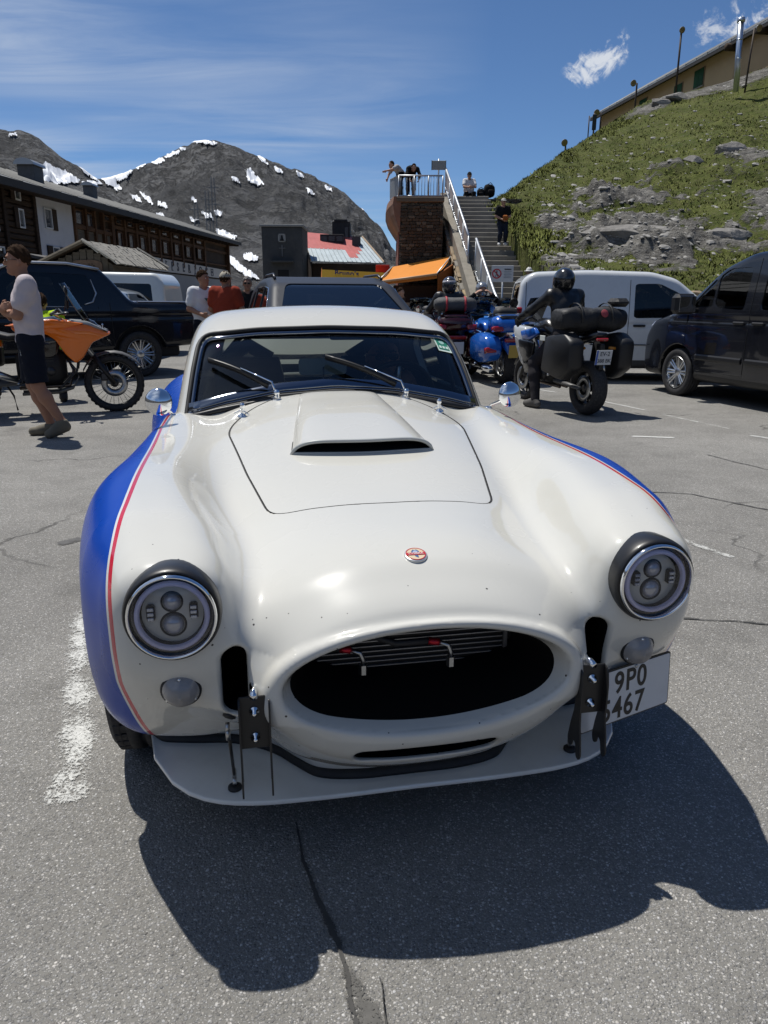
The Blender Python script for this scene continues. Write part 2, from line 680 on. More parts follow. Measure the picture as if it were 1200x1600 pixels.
def axes(o, x, y, z=None):
 """4x4 matrix with the given origin and axis columns"""
 x, y = Vector(x).normalized(), Vector(y).normalized()
 z = x.cross(y) if z is None else Vector(z)
 m = Matrix.Identity(4)
 for i in range(3):
  m[i][0], m[i][1], m[i][2], m[i][3] = x[i], y[i], z[i], o[i]
 return m
# ---------------------------------------------------------------- materials
MATS = {}
def mat(name, color=(.5, .5, .5), rough=0.5, metal=0.0, spec=0.5, coat=0.0, var=0.0, vscale=8.0, bump=0.0, bscale=40.0, bdist=0.01, trans=0.0, ior=1.45, alpha=1.0, emit=None, dirt=0.0):
 if name in MATS:
  return MATS[name]
 m = bpy.data.materials.new(name)
 m.use_nodes = True
 t = NT(m.node_tree)
 b = t.n('ShaderNodeBsdfPrincipled', Roughness=rough, Metallic=metal)
 b.inputs['Specular IOR Level'].default_value = spec
 b.inputs['Coat Weight'].default_value = coat
 b.inputs['Coat Roughness'].default_value = 0.03
 b.inputs['Transmission Weight'].default_value = trans
 b.inputs['IOR'].default_value = ior
 b.inputs['Alpha'].default_value = alpha
 tc = t.n('ShaderNodeTexCoord').outputs['Object']
 c = (*color, 1)
 if var > 0:
  nz = t.noise(tc, vscale, 5, 0.6)
  k = t.ramp(nz, [(0.25, 1 - var), (0.75, 1 + var)])
  c = t.mix(1.0, c, k, blend='MULTIPLY')
 if dirt > 0:
  nz = t.noise(tc, vscale * 2.3, 6, 0.7)
  c = t.mix(t.math('MULTIPLY', t.ramp(nz, [(0.5, 0), (0.72, 1)]), dirt), c, (0.16, 0.14, 0.12))
 t.set(b.inputs['Base Color'], c)
 if bump > 0:
  t.set(b.inputs['Normal'], t.bump(t.noise(tc, bscale, 5, 0.6), bump, bdist))
 if emit:
  b.inputs['Emission Color'].default_value = (*emit[:3], 1)
  b.inputs['Emission Strength'].default_value = emit[3]
 o = t.n('ShaderNodeOutputMaterial')
 t.link(b, o, 0)
 MATS[name] = m
 return m
def glass(name, tint=(.6, .65, .65), rough=0.0, refl=1.0, clear=0.75, k=1.6):
 """thin pane: fresnel mirror over a tinted see-through"""
 if name in MATS:
  return MATS[name]
 m = bpy.data.materials.new(name)
 m.use_nodes = True
 t = NT(m.node_tree)
 tr = t.n('ShaderNodeBsdfTransparent', Color=tuple(c * clear for c in tint))
 gl = t.n('ShaderNodeBsdfGlossy', Color=(refl, refl, refl), Roughness=rough)
 fr = t.n('ShaderNodeFresnel', IOR=1.5)
 mx = t.n('ShaderNodeMixShader')
 t.link(t.math('MULTIPLY', fr.outputs[0], k, clamp=True), mx, 0)
 t.link(tr, mx, 1)
 t.link(gl, mx, 2)
 o = t.n('ShaderNodeOutputMaterial')
 t.link(mx, o, 0)
 MATS[name] = m
 return m
RUBBER = mat('rubber', (.018, .018, .019), 0.62, var=.25, vscale=30)
TYRE = mat('tyre_rubber', (.022, .022, .024), 0.78, var=.3, vscale=25, dirt=.35, bump=.15, bscale=180, bdist=.002)
BLACK = mat('black_plastic', (.012, .012, .013), 0.42)
BLACKM = mat('black_matt', (.010, .010, .011), 0.8)
CHROME = mat('chrome', (.86, .87, .88), 0.06, 1.0)
STEEL = mat('steel', (.42, .43, .44), 0.34, 1.0, var=.15, vscale=20)
ALU = mat('aluminium', (.62, .63, .64), 0.3, 1.0)
DARKM = mat('dark_metal', (.06, .06, .065), 0.4, 0.8)
GALV = mat('galvanised_steel', (.46, .48, .50), 0.45, 0.85, var=.12, vscale=15)
# ---------------------------------------------------------------- ground
def asphalt_material():
 m = bpy.data.materials.new('asphalt')
 m.use_nodes = True
 t = NT(m.node_tree)
 tc = t.n('ShaderNodeTexCoord').outputs['Object']
 wp = t.n('ShaderNodeVectorMath', operation='ADD')
 t.set(wp.inputs[0], tc)
 sc = t.n('ShaderNodeVectorMath', operation='SCALE')
 nz = t.t.nodes.new('ShaderNodeTexNoise')
 nz.inputs['Scale'].default_value = 60
 t.set(nz.inputs['Vector'], tc)
 t.set(sc.inputs[0], nz.outputs[1])
 sc.inputs['Scale'].default_value = .008
 t.set(wp.inputs[1], sc.outputs[0])
 P = wp.outputs[0]
 col, bumpv = None, None
 # stones of two sizes bedded in a darker binder
 for scale, thr in ((300, .5), (140, .42), (72, .36)):
  d = t.voro(P, scale)
  c = t.voro(P, scale, out=1)
  r = t.n('ShaderNodeSeparateColor', Color=c)
  tone = t.ramp(r.outputs[0], [(0, .15), (.45, .215), (.75, .28), (.90, .38), (1, .52)])
  tint = t.mix(r.outputs[1], (1.05, 1.0, .92), (1.0, .99, .97))
  stone = t.mix(1.0, tint, tone, blend='MULTIPLY')
  on = t.math('MULTIPLY', t.ramp(d, [(thr - .06, 1), (thr + .10, 0)]), t.math('GREATER_THAN', r.outputs[2], {300: .3, 140: .35, 72: .62}[scale]))
  base = (.186, .180, .165) if col is None else col
  col = t.mix(on, base, stone)
  h = t.math('MULTIPLY', t.math('MULTIPLY', on, t.math('SUBTRACT', 1.0, d)), 75 / scale)
  bumpv = h if bumpv is None else t.math('ADD', bumpv, h)
 big = t.noise(tc, .45, 5, .6)
 mid = t.noise(tc, 3.2, 5, .6)
 far = t.noise(t.mapping(tc, scale=(.35, 1.6, 1)), .5, 4, .6)
 k = t.math('MULTIPLY', t.ramp(big, [(.3, .82), (.7, 1.14)]), t.ramp(mid, [(.3, .90), (.7, 1.09)]))
 k = t.math('MULTIPLY', k, t.ramp(far, [(.3, .90), (.7, 1.10)]))
 col = t.mix(1.0, col, k, blend='MULTIPLY')
 # oily stains
 st = t.math('MULTIPLY', t.ramp(t.noise(tc, 1.1, 3, .5), [(.62, 0), (.74, 1)]), .35)
 col = t.mix(st, col, (.06, .058, .055))
 # fine wandering cracks
 cw = t.n('ShaderNodeVectorMath', operation='ADD')
 t.set(cw.inputs[0], tc)
 s2 = t.n('ShaderNodeVectorMath', operation='SCALE')
 n2 = t.t.nodes.new('ShaderNodeTexNoise')
 n2.inputs['Scale'].default_value = 2.2
 n2.inputs['Detail'].default_value = 6
 t.set(n2.inputs['Vector'], tc)
 t.set(s2.inputs[0], n2.outputs[1])
 s2.inputs['Scale'].default_value = .7
 t.set(cw.inputs[1], s2.outputs[0])
 e = t.voro(t.mapping(cw.outputs[0], loc=(3.3, .9, 0), rot=(0, 0, R(20))), .42, 'DISTANCE_TO_EDGE')
 crack = t.math('MULTIPLY', t.ramp(e, [(.0, 1), (.0035, .9), (.007, 0)]), t.ramp(t.noise(tc, .6, 3, .5), [(.54, 0), (.62, 1)]))
 col = t.mix(t.math('MULTIPLY', crack, .6), col, (.03, .029, .028))
 b = t.n('ShaderNodeBsdfPrincipled', Roughness=.82)
 b.inputs['Specular IOR Level'].default_value = .12
 t.set(b.inputs['Base Color'], col)
 hh = t.math('SUBTRACT', bumpv, t.math('MULTIPLY', crack, 1.2))
 t.set(b.inputs['Normal'], t.bump(hh, .75, .006))
 o = t.n('ShaderNodeOutputMaterial')
 t.link(b, o, 0)
 return m
ASPHALT = asphalt_material()
def build_ground():
 g = MB().quad((-42, -30, 0), (60, -30, 0), (60, 95, 0), (-42, 95, 0)).build('parking_ground', ASPHALT)
 tag(g, 'grey worn asphalt of the mountain pass car park', None, None, 'structure')
def paint_mat(name, thr, col=(.56, .56, .53)):
 m = bpy.data.materials.new(name)
 m.use_nodes = True
 t = NT(m.node_tree)
 tc = t.n('ShaderNodeTexCoord').outputs['Object']
 d = t.math('ADD', t.math('MULTIPLY', t.noise(tc, 7, 5, .65), .36), t.math('MULTIPLY', t.noise(tc, 120, 6, .85), .76))
 d = t.math('SUBTRACT', d, .05)
 edge = t.n('ShaderNodeAttribute', attribute_name='edge').outputs['Fac']
 d = t.math('MULTIPLY_ADD', t.math('SUBTRACT', edge, .5), .30, d)
 a = t.ramp(d, [(thr - .015, 0), (thr + .02, 1)])
 b = t.n('ShaderNodeBsdfPrincipled', Roughness=.75)
 t.set(b.inputs['Base Color'], t.mix(t.ramp(t.noise(tc, 40, 4, .6), [(.35, 0), (.7, 1)]), col, tuple(c * .72 for c in col)))
 t.set(b.inputs['Alpha'], a)
 o = t.n('ShaderNodeOutputMaterial')
 t.link(b, o, 0)
 return m
def marking(pts, w, m, z=.004, name='painted_line', wobble=.0, kind='structure', label=None):
 """strip along pts on the ground, with an edge attribute that lets it fray"""
 pts = np.asarray(pts, float)
 seg = [pts[0]]
 for a, b in zip(pts[:-1], pts[1:]):
  k = max(1, int(np.linalg.norm(b - a) / .05))
  seg += [a + (b - a) * i / k for i in range(1, k + 1)]
 P = np.array(seg)
 n = len(P)
 T = np.gradient(P, axis=0)
 T /= np.linalg.norm(T, axis=1)[:, None] + 1e-9
 Nn = np.column_stack([-T[:, 1], T[:, 0]])
 ww = np.broadcast_to(np.asarray(w, float), (n,)) if not hasattr(w, '__len__') else np.interp(np.linspace(0, 1, n), np.linspace(0, 1, len(w)), w)
 if wobble:
  P = P + Nn * (np.cumsum(rng.normal(0, wobble, n)) * .5)[:, None]
 V, ed = [], []
 for s, e in ((-1, 0), (-.5, .8), (0, 1), (.5, .8), (1, 0)):
  jit = rng.normal(0, wobble * 1.5, n) if wobble and abs(s) == 1 else 0
  q = P + Nn * (s * ww / 2 + jit)[:, None]
  V.append(np.column_stack([q, np.full(n, z)]))
  x = np.full(n, e, float)
  x[0] = x[-1] = 0
  ed.append(x)
 F = [(k * n + i, k * n + i + 1, (k + 1) * n + i + 1, (k + 1) * n + i) for k in range(4) for i in range(n - 1)]
 o = mesh_obj(name, np.concatenate(V), F, m, None, False, attrs={'edge': np.concatenate(ed)})
 tag(o, label, None, None, kind)
 return o
def build_markings():
 worn = paint_mat('worn_white_paint', .635)
 faint = paint_mat('faint_white_paint', .56, (.48, .48, .46))
 good = paint_mat('white_paint', .43)
 marking([(-1.36, 3.1), (-1.17, 2.6), (-.98, 2.1), (-.86, 1.70)], .19, worn)
 marking([(1.64, 4.28), (1.90, 3.74)], .10, worn)
 marking([(2.52, 7.50), (2.94, 7.42)], .07, good)
 marking([(2.9, 10.5), (3.3, 9.35)], .09, faint)
 marking([(3.38, 9.05), (3.75, 7.95)], .10, worn)
 marking([(3.75, 7.6), (4.4, 6.6)], .10, faint)
 marking([(1.9, 12.4), (2.6, 11.2)], .10, faint)
 dark = mat('crack_fill', (.018, .018, .017), .9)
 tar = paint_mat('tar_seam', .40, (.075, .073, .07))
 tar2 = paint_mat('tar_patch', .56, (.085, .083, .08))
 # long crack running towards us under the nose and its ragged twin
 marking([(-.24, 1.70), (-.20, 1.52), (-.15, 1.40), (-.10, 1.28), (-.075, 1.20), (-.055, 1.10), (-.03, .9)], [.008, .010, .013, .016, .016, .012, .010], paint_mat('crack_dark', .53, (.050, .048, .045)), .004, 'ground_crack', .004)
 marking([(-.02, 1.26), (.005, 1.18), (.012, 1.10), (.02, .92)], [.006, .008, .010, .012], paint_mat('crack_dark_fine', .55, (.05, .048, .045)), .004, 'ground_crack', .004)
 marking([(-.09, 1.26), (-.03, 1.12), (-.01, .9)], [.06, .09, .10], paint_mat('crack_rubble', .60, (.10, .096, .088)), .0025, 'ground_crack', .003)
 marking([(1.18, 3.02), (1.35, 2.97), (1.52, 2.96), (1.75, 2.88)], .010, paint_mat('hair_crack', .48, (.05, .049, .046)), .004, 'ground_crack', .005)
 marking([(1.25, 5.6), (1.7, 5.25), (2.2, 5.15), (2.6, 4.7)], .018, MATS.get('hc') or paint_mat('hair_crack_far', .50, (.07, .068, .065)), .004, 'ground_crack', .008)
 marking([(2.9, 6.6), (3.2, 5.9), (3.9, 5.5)], .018, paint_mat('hair_crack_side', .50, (.07, .068, .065)), .004, 'ground_crack', .008)
 marking([(-1.86, 3.95), (-1.72, 4.10)], .13, tar2, .004, 'tar_patch')
 marking([(-3.15, 11.6), (-2.6, 9.6), (-2.1, 8.3), (-1.7, 7.0)], .11, tar, .004, 'tar_seam', .006)
build_ground()
build_markings()
# ---------------------------------------------------------------- noise for terrain
def vnoise(x, y, seed=0):
 """smooth value noise, -1..1"""
 xi, yi = np.floor(x).astype(np.int64), np.floor(y).astype(np.int64)
 xf, yf = x - xi, y - yi
 def h(a, b):
  n = (a * 374761393 + b * 668265263 + seed * 144665) & 0x7fffffff
  n = ((n ^ (n >> 13)) * 1274126177) & 0x7fffffff
  return ((n ^ (n >> 16)) & 0xffff) / 32767.5 - 1
 u, v = xf * xf * (3 - 2 * xf), yf * yf * (3 - 2 * yf)
 return (h(xi, yi) * (1 - u) + h(xi + 1, yi) * u) * (1 - v) + (h(xi, yi + 1) * (1 - u) + h(xi + 1, yi + 1) * u) * v
def fbm(x, y, oct=5, seed=0, ridged=False):
 s, a, t = 0, 1.0, 0
 for o in range(oct):
  n = vnoise(x * 2 ** o, y * 2 ** o, seed + o * 17)
  s = s + a * ((1 - 2 * np.abs(n)) if ridged else n)
  t += a
  a *= .5
 return s / t
# ---------------------------------------------------------------- mountains
def scree_material():
 m = bpy.data.materials.new('mountain_scree')
 m.use_nodes = True
 t = NT(m.node_tree)
 tc = t.n('ShaderNodeTexCoord').outputs['Object']
 n1 = t.noise(tc, .012, 8, .62)
 n2 = t.noise(tc, .06, 8, .7)
 n3 = t.noise(tc, .22, 8, .8)
 col = t.mix(t.ramp(n1, [(.35, 0), (.65, 1)]), (.145, .147, .150), (.275, .276, .278))
 rg = t.math('ABSOLUTE', t.math('SUBTRACT', t.noise(t.mapping(tc, scale=(1, 1, 1.8)), .045, 9, .68, .6), .5))
 rock = t.math('MULTIPLY', t.ramp(rg, [(.0, 1), (.045, 0)]), t.ramp(n1, [(.38, .25), (.58, 1)]))
 rock = t.math('MAXIMUM', rock, t.ramp(t.math('MULTIPLY_ADD', t.math('SUBTRACT', n3, .5), .5, n2), [(.52, 0), (.60, .8)]))
 col = t.mix(t.math('MULTIPLY', rock, .7), col, (.040, .041, .044))
 col = t.mix(t.ramp(n3, [(.55, 0), (.75, .7)]), col, (.36, .36, .36))
 grn = t.ramp(t.noise(tc, .03, 5, .6), [(.58, 0), (.70, .25)])
 col = t.mix(grn, col, (.085, .090, .055))
 b = t.n('ShaderNodeBsdfPrincipled', Roughness=.95)
 b.inputs['Specular IOR Level'].default_value = .1
 t.set(b.inputs['Base Color'], col)
 t.set(b.inputs['Normal'], t.bump(t.math('SUBTRACT', t.math('ADD', n2, t.math('MULTIPLY', n3, .6)), t.math('MULTIPLY', rock, .5)), 1.0, 12.0))
 o = t.n('ShaderNodeOutputMaterial')
 t.link(b, o, 0)
 return m
SCREE = scree_material()
SNOW = mat('snow', (.80, .82, .85), .7, var=.05, vscale=.05)
def build_mountains():
 # ridge lines as (azimuth, elevation) in degrees seen from the car park
 main = spl([-35, -30, -24, -19.5, -18.0, -16.5, -15.0, -13.7, -12.3, -10.8, -9.4, -7.6, -6.0, -4.4, -3.0, -1.9, -1.0, -.2, .6, 2.0, 4.0, 7.0],
    [7.6, 7.6, 7.6, 7.65, 8.05, 8.7, 9.4, 10.0, 10.38, 10.15, 9.7, 9.05, 8.6, 8.0, 7.3, 6.45, 5.65, 4.9, 3.6, 2.2, 1.5, 1.2])
 left = spl([-42, -34, -28, -25.0, -24.0, -23.2, -22.4, -21.6, -20.8, -19.9, -18.6, -17.2, -15.5, -13, -9],
    [11.0, 11.5, 10.6, 10.15, 10.2, 9.95, 9.35, 8.75, 8.35, 7.8, 6.7, 5.6, 4.3, 2.6, 1.0])
 def ridge(name, label, az0, az1, prof, r0, r1, rback, seed, n=(420, 150), amp=1.0, jag=.12):
  az = np.linspace(az0, az1, n[0])
  tt = np.linspace(0, 1, n[1])
  A, T = np.meshgrid(az, tt, indexing='ij')
  top = T < .78
  u = np.where(top, T / .78, 1.0)
  rr = np.where(top, r0 + (r1 - r0) * u, r1 + (rback - r1) * (T - .78) / .22)
  el = prof(A) + jag * fbm(A * 2.2, A * 0 + seed, 4, seed) * np.where(A > -9, 1.3, .8)
  zt = np.tan(np.radians(el)) * r1 + CAM_H
  X, Y = rr * np.sin(np.radians(A)), rr * np.cos(np.radians(A))
  sh = u ** 1.15
  Z = -6 + (zt + 6) * sh
  w = np.sin(np.pi * np.clip(u, 0, 1)) ** .7
  big = fbm(X / 130, Y / 130, 6, seed + 3, True)
  Z = Z + amp * w * (big * 22 + fbm(X / 26, Y / 26, 5, seed + 9) * 7 + fbm(X / 7, Y / 7, 4, seed + 5, True) * 4.0 + fbm(X / 55, Z / 16, 4, seed + 15, True) * 7)
  Z = np.where(top, np.minimum(Z, CAM_H + np.tan(np.radians(el)) * rr * (1 - .02 * (1 - u))), zt - (rr - r1) * .55)
  V = np.stack([X, Y, Z], -1).reshape(-1, 3)
  k = n[1]
  F = [(i * k + j, (i + 1) * k + j, (i + 1) * k + j + 1, i * k + j + 1) for i in range(n[0] - 1) for j in range(k - 1)]
  o = mesh_obj(name, V, F, SCREE, None, True)
  tag(o, label, None, None, 'structure')
  return o, V.reshape(n[0], k, 3), az
 mo, G, az = ridge('mountain', 'grey scree mountain with snow patches and a rounded summit', -37, 8, main, 170, 900, 1150, 5, (460, 170))
 lo, G2, az2 = ridge('mountain', 'darker rocky shoulder rising at the left in front of the main summit', -45, -9, left, 130, 560, 760, 41, (330, 130), .8)
 # the rest of the pass: ridges all round so that reflections see mountains too
 ring = spl([8, 20, 40, 70, 100, 140, 180, 220, 260, 300, 316], [2, 9, 10, 13, 12, 9, 8, 11, 13, 12, 10])
 ridge('mountain', 'mountain ridges closing the pass on the far sides', 6, 318, ring, 190, 1000, 1250, 77, (300, 60), 1.0, .8)
 # snow: patches lying on the mesh, each a sheet of its own slightly above the scree
 def snow(Gr, azs, poly, lift, rough, seed):
  az_, el_ = [np.degrees(a) for a in (np.arctan2(Gr[..., 0], Gr[..., 1]), np.arctan2(Gr[..., 2] - CAM_H, np.hypot(Gr[..., 0], Gr[..., 1])))]
  pl = np.asarray(poly, float)
  c0, c1 = pl.min(0) - .3, pl.max(0) + .3
  kmax = int(Gr.shape[1] * .79)
  i0, i1 = np.searchsorted(azs, [c0[0], c1[0]])
  sub = Gr[i0:i1 + 1, :kmax]
  ea, ee = az_[i0:i1 + 1, :kmax], el_[i0:i1 + 1, :kmax]
  sel = (ee > c0[1]) & (ee < c1[1])
  if not sel.any(): return
  j0, j1 = np.argwhere(sel.any(0)).ravel()[[0, -1]]
  sub = sub[:, j0:j1 + 1]
  # refine the grid bilinearly
  q = 6
  a = np.linspace(0, sub.shape[0] - 1.001, (sub.shape[0] - 1) * q)
  b = np.linspace(0, sub.shape[1] - 1.001, (sub.shape[1] - 1) * q)
  if len(a) < 3 or len(b) < 3: return
  ia, ib = a.astype(int), b.astype(int)
  fa, fb = (a - ia)[:, None, None], (b - ib)[None, :, None]
  S = (sub[ia][:, ib] * (1 - fa) + sub[ia + 1][:, ib] * fa) * (1 - fb) + (sub[ia][:, ib + 1] * (1 - fa) + sub[ia + 1][:, ib + 1] * fa) * fb
  pa = np.degrees(np.arctan2(S[..., 0], S[..., 1]))
  pe = np.degrees(np.arctan2(S[..., 2] - CAM_H, np.hypot(S[..., 0], S[..., 1])))
  d = poly_sd(np.column_stack([pa.ravel(), pe.ravel()]), pl).reshape(pa.shape)
  d = d - .06 + rough * 1.5 * fbm(pa * 8, pe * 8 + pa * 3, 5, seed)
  m = d < 0
  cell = m[:-1, :-1] & m[1:, :-1] & m[:-1, 1:] & m[1:, 1:]
  ids = -np.ones(m.shape, int)
  nb = m.shape[1]
  F = [(i * nb + j, (i + 1) * nb + j, (i + 1) * nb + j + 1, i * nb + j + 1) for i, j in np.argwhere(cell)]
  if len(F) < 4: return
  V = S.reshape(-1, 3).copy()
  V[:, 2] += lift
  V *= np.array([.9985, .9985, 1])
  used = np.unique(np.array(F))
  mp = -np.ones(len(V), int)
  mp[used] = np.arange(len(used))
  return V[used], [tuple(mp[i] for i in f) for f in F]
 def pix(pts):
  return [px_ang(u, v) for u, v in pts]
 patches = [
  (G2, az2, [(56, 285), (62, 268), (72, 255), (84, 262), (100, 268), (112, 275), (126, 283), (118, 287), (92, 288), (70, 287)]),
  (G2, az2, [(126, 262), (140, 266), (158, 280), (160, 286), (146, 280), (130, 268)]),
  (G, az, [(154, 274), (175, 272), (196, 264), (206, 268), (196, 278), (186, 284), (178, 282), (190, 296), (186, 298), (168, 288)]),
  (G2, az2, [(128, 286), (146, 284), (158, 288), (148, 291), (132, 290)]),
  (G, az, [(207, 259), (219, 255), (227, 257), (214, 264)]),
  (G, az, [(236, 251), (247, 248), (256, 251), (250, 257), (238, 254)]),
  (G, az, [(258, 246), (268, 240), (281, 236), (278, 241), (264, 247)]),
  (G, az, [(300, 221.5), (322, 220), (340, 225), (336, 226.5), (316, 224)]),
  (G, az, [(282, 233), (290, 231), (290, 235), (284, 236)]),
  (G, az, [(384, 268), (392, 266), (400, 276), (412, 288), (404, 291), (388, 284)]),
  (G, az, [(402, 243), (414, 250), (418, 258), (408, 252)]),
  (G, az, [(362, 278), (372, 281), (374, 286), (364, 283)]),
  (G, az, [(203, 305), (214, 308), (220, 316), (208, 312)]),
  (G, az, [(220, 302), (236, 312), (238, 321), (226, 312)]),
  (G, az, [(247, 316), (258, 320), (260, 326), (248, 322)]),
  (G, az, [(242, 332), (254, 336), (258, 343), (246, 340)]),
  (G, az, [(298, 309), (306, 313), (308, 319), (301, 316)]),
  (G, az, [(336, 332), (346, 333), (346, 339), (337, 338)]),
  (G, az, [(338, 358), (352, 363), (369, 371), (366, 376), (348, 372), (340, 366)]),
  (G, az, [(316, 333), (328, 336), (334, 344), (322, 342)]),
  (G, az, [(298, 342), (310, 346), (312, 351), (300, 348)]),
  (G, az, [(380, 399), (392, 398), (404, 404), (398, 410), (384, 407)]),
  (G, az, [(356, 402), (366, 406), (374, 414), (386, 424), (400, 432), (404, 438), (388, 436), (372, 424), (358, 412)]),
  (G, az, [(463, 269), (470, 272), (474, 278), (466, 275)]),
  (G, az, [(508, 290), (516, 294), (519, 300), (510, 297)]),
  (G, az, [(562, 318), (570, 324), (576, 332), (568, 328)]),
  (G2, az2, [(14, 211), (24, 210.5), (25, 213), (15, 213.5)]),
  (G, az, [(480, 296), (488, 300), (490, 305), (482, 302)]),
  (G, az, [(430, 262), (438, 266), (440, 271), (432, 268)]),
 ]
 for i, (Gr, a, pts) in enumerate(patches):
  r = snow(Gr, a, pix(pts), .5, .085, 900 + i * 7)
  if r:
   mesh_obj('snow_patch', r[0], r[1], SNOW, mo if Gr is G else lo, True)
def px_ang(u, v):
 """azimuth and elevation in degrees of a point of the skyline survey (photo grid 1200 x 1600)"""
 d = cam.matrix_world.to_3x3() @ Vector(((u - 600) / CAM_F, (800 - v) / CAM_F, -1))
 return math.degrees(math.atan2(d.x, d.y)), math.degrees(math.atan2(d.z, math.hypot(d.x, d.y)))
def at_plane(u, v, Y):
 d = cam.matrix_world.to_3x3() @ Vector(((u - 600) / CAM_F, (800 - v) / CAM_F, -1))
 t = Y / d.y
 return Vector((d.x * t, Y, CAM_H + d.z * t))
build_mountains()
# ---------------------------------------------------------------- grassy hillside at the right
def hill_material():
 m = bpy.data.materials.new('hillside')
 m.use_nodes = True
 t = NT(m.node_tree)
 tc = t.n('ShaderNodeTexCoord').outputs['Object']
 rk = t.n('ShaderNodeAttribute', attribute_name='rock').outputs['Fac']
 n1 = t.noise(tc, .8, 6, .6)
 n2 = t.noise(tc, 5.0, 6, .65)
 n3 = t.noise(tc, 28.0, 4, .7)
 g = t.mix(t.ramp(n1, [(.35, 0), (.65, 1)]), (.054, .072, .013), (.102, .116, .028))
 g = t.mix(t.ramp(n2, [(.45, 0), (.72, .7)]), g, (.120, .105, .055))
 g = t.mix(t.ramp(n3, [(.55, 0), (.8, .6)]), g, (.030, .042, .014))
 wv = t.noise(t.mapping(tc, scale=(1, .6, 5)), 1.3, 7, .65)
 r = t.mix(t.ramp(wv, [(.32, 0), (.66, 1)]), (.060, .056, .050), (.23, .220, .200))
 r = t.mix(t.ramp(n2, [(.50, 0), (.62, .8)]), r, (.055, .052, .048))
 r = t.mix(t.ramp(n3, [(.52, 0), (.72, .8)]), r, (.33, .32, .30))
 mask = t.ramp(t.math('ADD', rk, t.math('MULTIPLY', t.math('SUBTRACT', n2, .5), 1.0)), [(.42, 0), (.58, 1)])
 b = t.n('ShaderNodeBsdfPrincipled', Roughness=.92)
 b.inputs['Specular IOR Level'].default_value = .15
 t.set(b.inputs['Base Color'], t.mix(mask, g, r))
 hh = t.math('ADD', n2, t.math('MULTIPLY', n3, .35))
 t.set(b.inputs['Normal'], t.bump(t.mix(mask, hh, t.math('ADD', wv, hh), kind='FLOAT'), .8, .16))
 o = t.n('ShaderNodeOutputMaterial')
 t.link(b, o, 0)
 return m
HILL = hill_material()
CREST = np.array([  # x, y, z of the edge of the terrace
 (3.0, 29.5, 4.5), (4.3, 31.0, 5.0), (6.1, 35.0, 6.4), (9.0, 41.0, 8.5), (10.6, 43.5, 9.5), (13.4, 47.0, 11.4), (15.3, 48.0, 12.5), (17.3, 48.5, 13.0), (19.6, 49.0, 13.6), (22.0, 46.5, 14.1), (23.5, 45.0, 14.2), (30.0, 40.0, 14.4), (45.0, 36.0, 15.0)])
def hill_base_y(x):
 return np.interp(x, [3.0, 4.4, 7, 12, 20, 45], [21.5, 20.2, 19.4, 18.2, 15.0, 7.0])
def stair_line(y):
 """x of the right-hand edge of the stairs at y"""
 return np.interp(y, [19.5, 26.3, 31.0, 34], [4.75, 4.30, 3.68, 3.3])
def hill_z(x, y):
 x, y = np.asarray(x, float), np.asarray(y, float)
 yc = np.interp(x, CREST[:, 0], CREST[:, 1])
 zc = np.interp(x, CREST[:, 0], CREST[:, 2])
 yb = hill_base_y(x)
 t = (y - yb) / (yc - yb)
 z0 = 1.35
 z = np.where(t < 1, z0 + (zc - z0) * np.clip(t, 0, 1) ** 1.05, zc + (y - yc) * .02)
 # bumps; ledges of rock in the lower half
 w = np.clip(t * 5, 0, 1) * np.clip((1.0 - t) * 6, 0.0, 1)
 b = fbm(x / 6.0, y / 6.0, 4, 3) * .55 + fbm(x / 1.7, y / 1.7, 4, 8) * .22
 led = fbm(x / 3.6 + .2 * y, z / 1.1, 4, 21, True)
 rk = rock_amount(x, y, t)
 z = z + w * (b + rk * (led * .55 + np.abs(fbm(x / .8, y / .8, 3, 33)) * .45 + fbm(x / 5, z * 1.7 + x * .12, 4, 91, True) * .42))
 z = z + fbm(x / .5, y / .5, 3, 55) * .05 * np.clip((1.2 - t) * 5, 0, 1)
 return z
def rock_amount(x, y, t=None):
 x, y = np.asarray(x, float), np.asarray(y, float)
 if t is None:
  yc = np.interp(x, CREST[:, 0], CREST[:, 1])
  yb = hill_base_y(x)
  t = (y - yb) / (yc - yb)
 band = np.exp(-((t - .26) / .16) ** 2) * np.interp(x, [4.2, 5.0, 9.0, 12, 20, 30], [.0, .8, .9, .6, .45, .4])
 band2 = np.exp(-((t - .55) / .10) ** 2) * np.interp(x, [4.5, 6, 9, 12, 16, 20], [.3, .8, .5, .3, .35, .3])
 top = np.exp(-((t - .97) / .05) ** 2) * np.interp(x, [8, 13, 15, 20, 24], [0, .2, .8, .8, .3])
 low = np.exp(-(t / .10) ** 2) * .40
 n = fbm(x / 1.7, y / 1.7, 5, 61) * 1.0 + fbm(x / .45, y / .45, 3, 67) * .5
 return np.clip(np.maximum.reduce([band, band2, top, low]) + n * (.42 + band + band2) - .02, 0, 1.2)
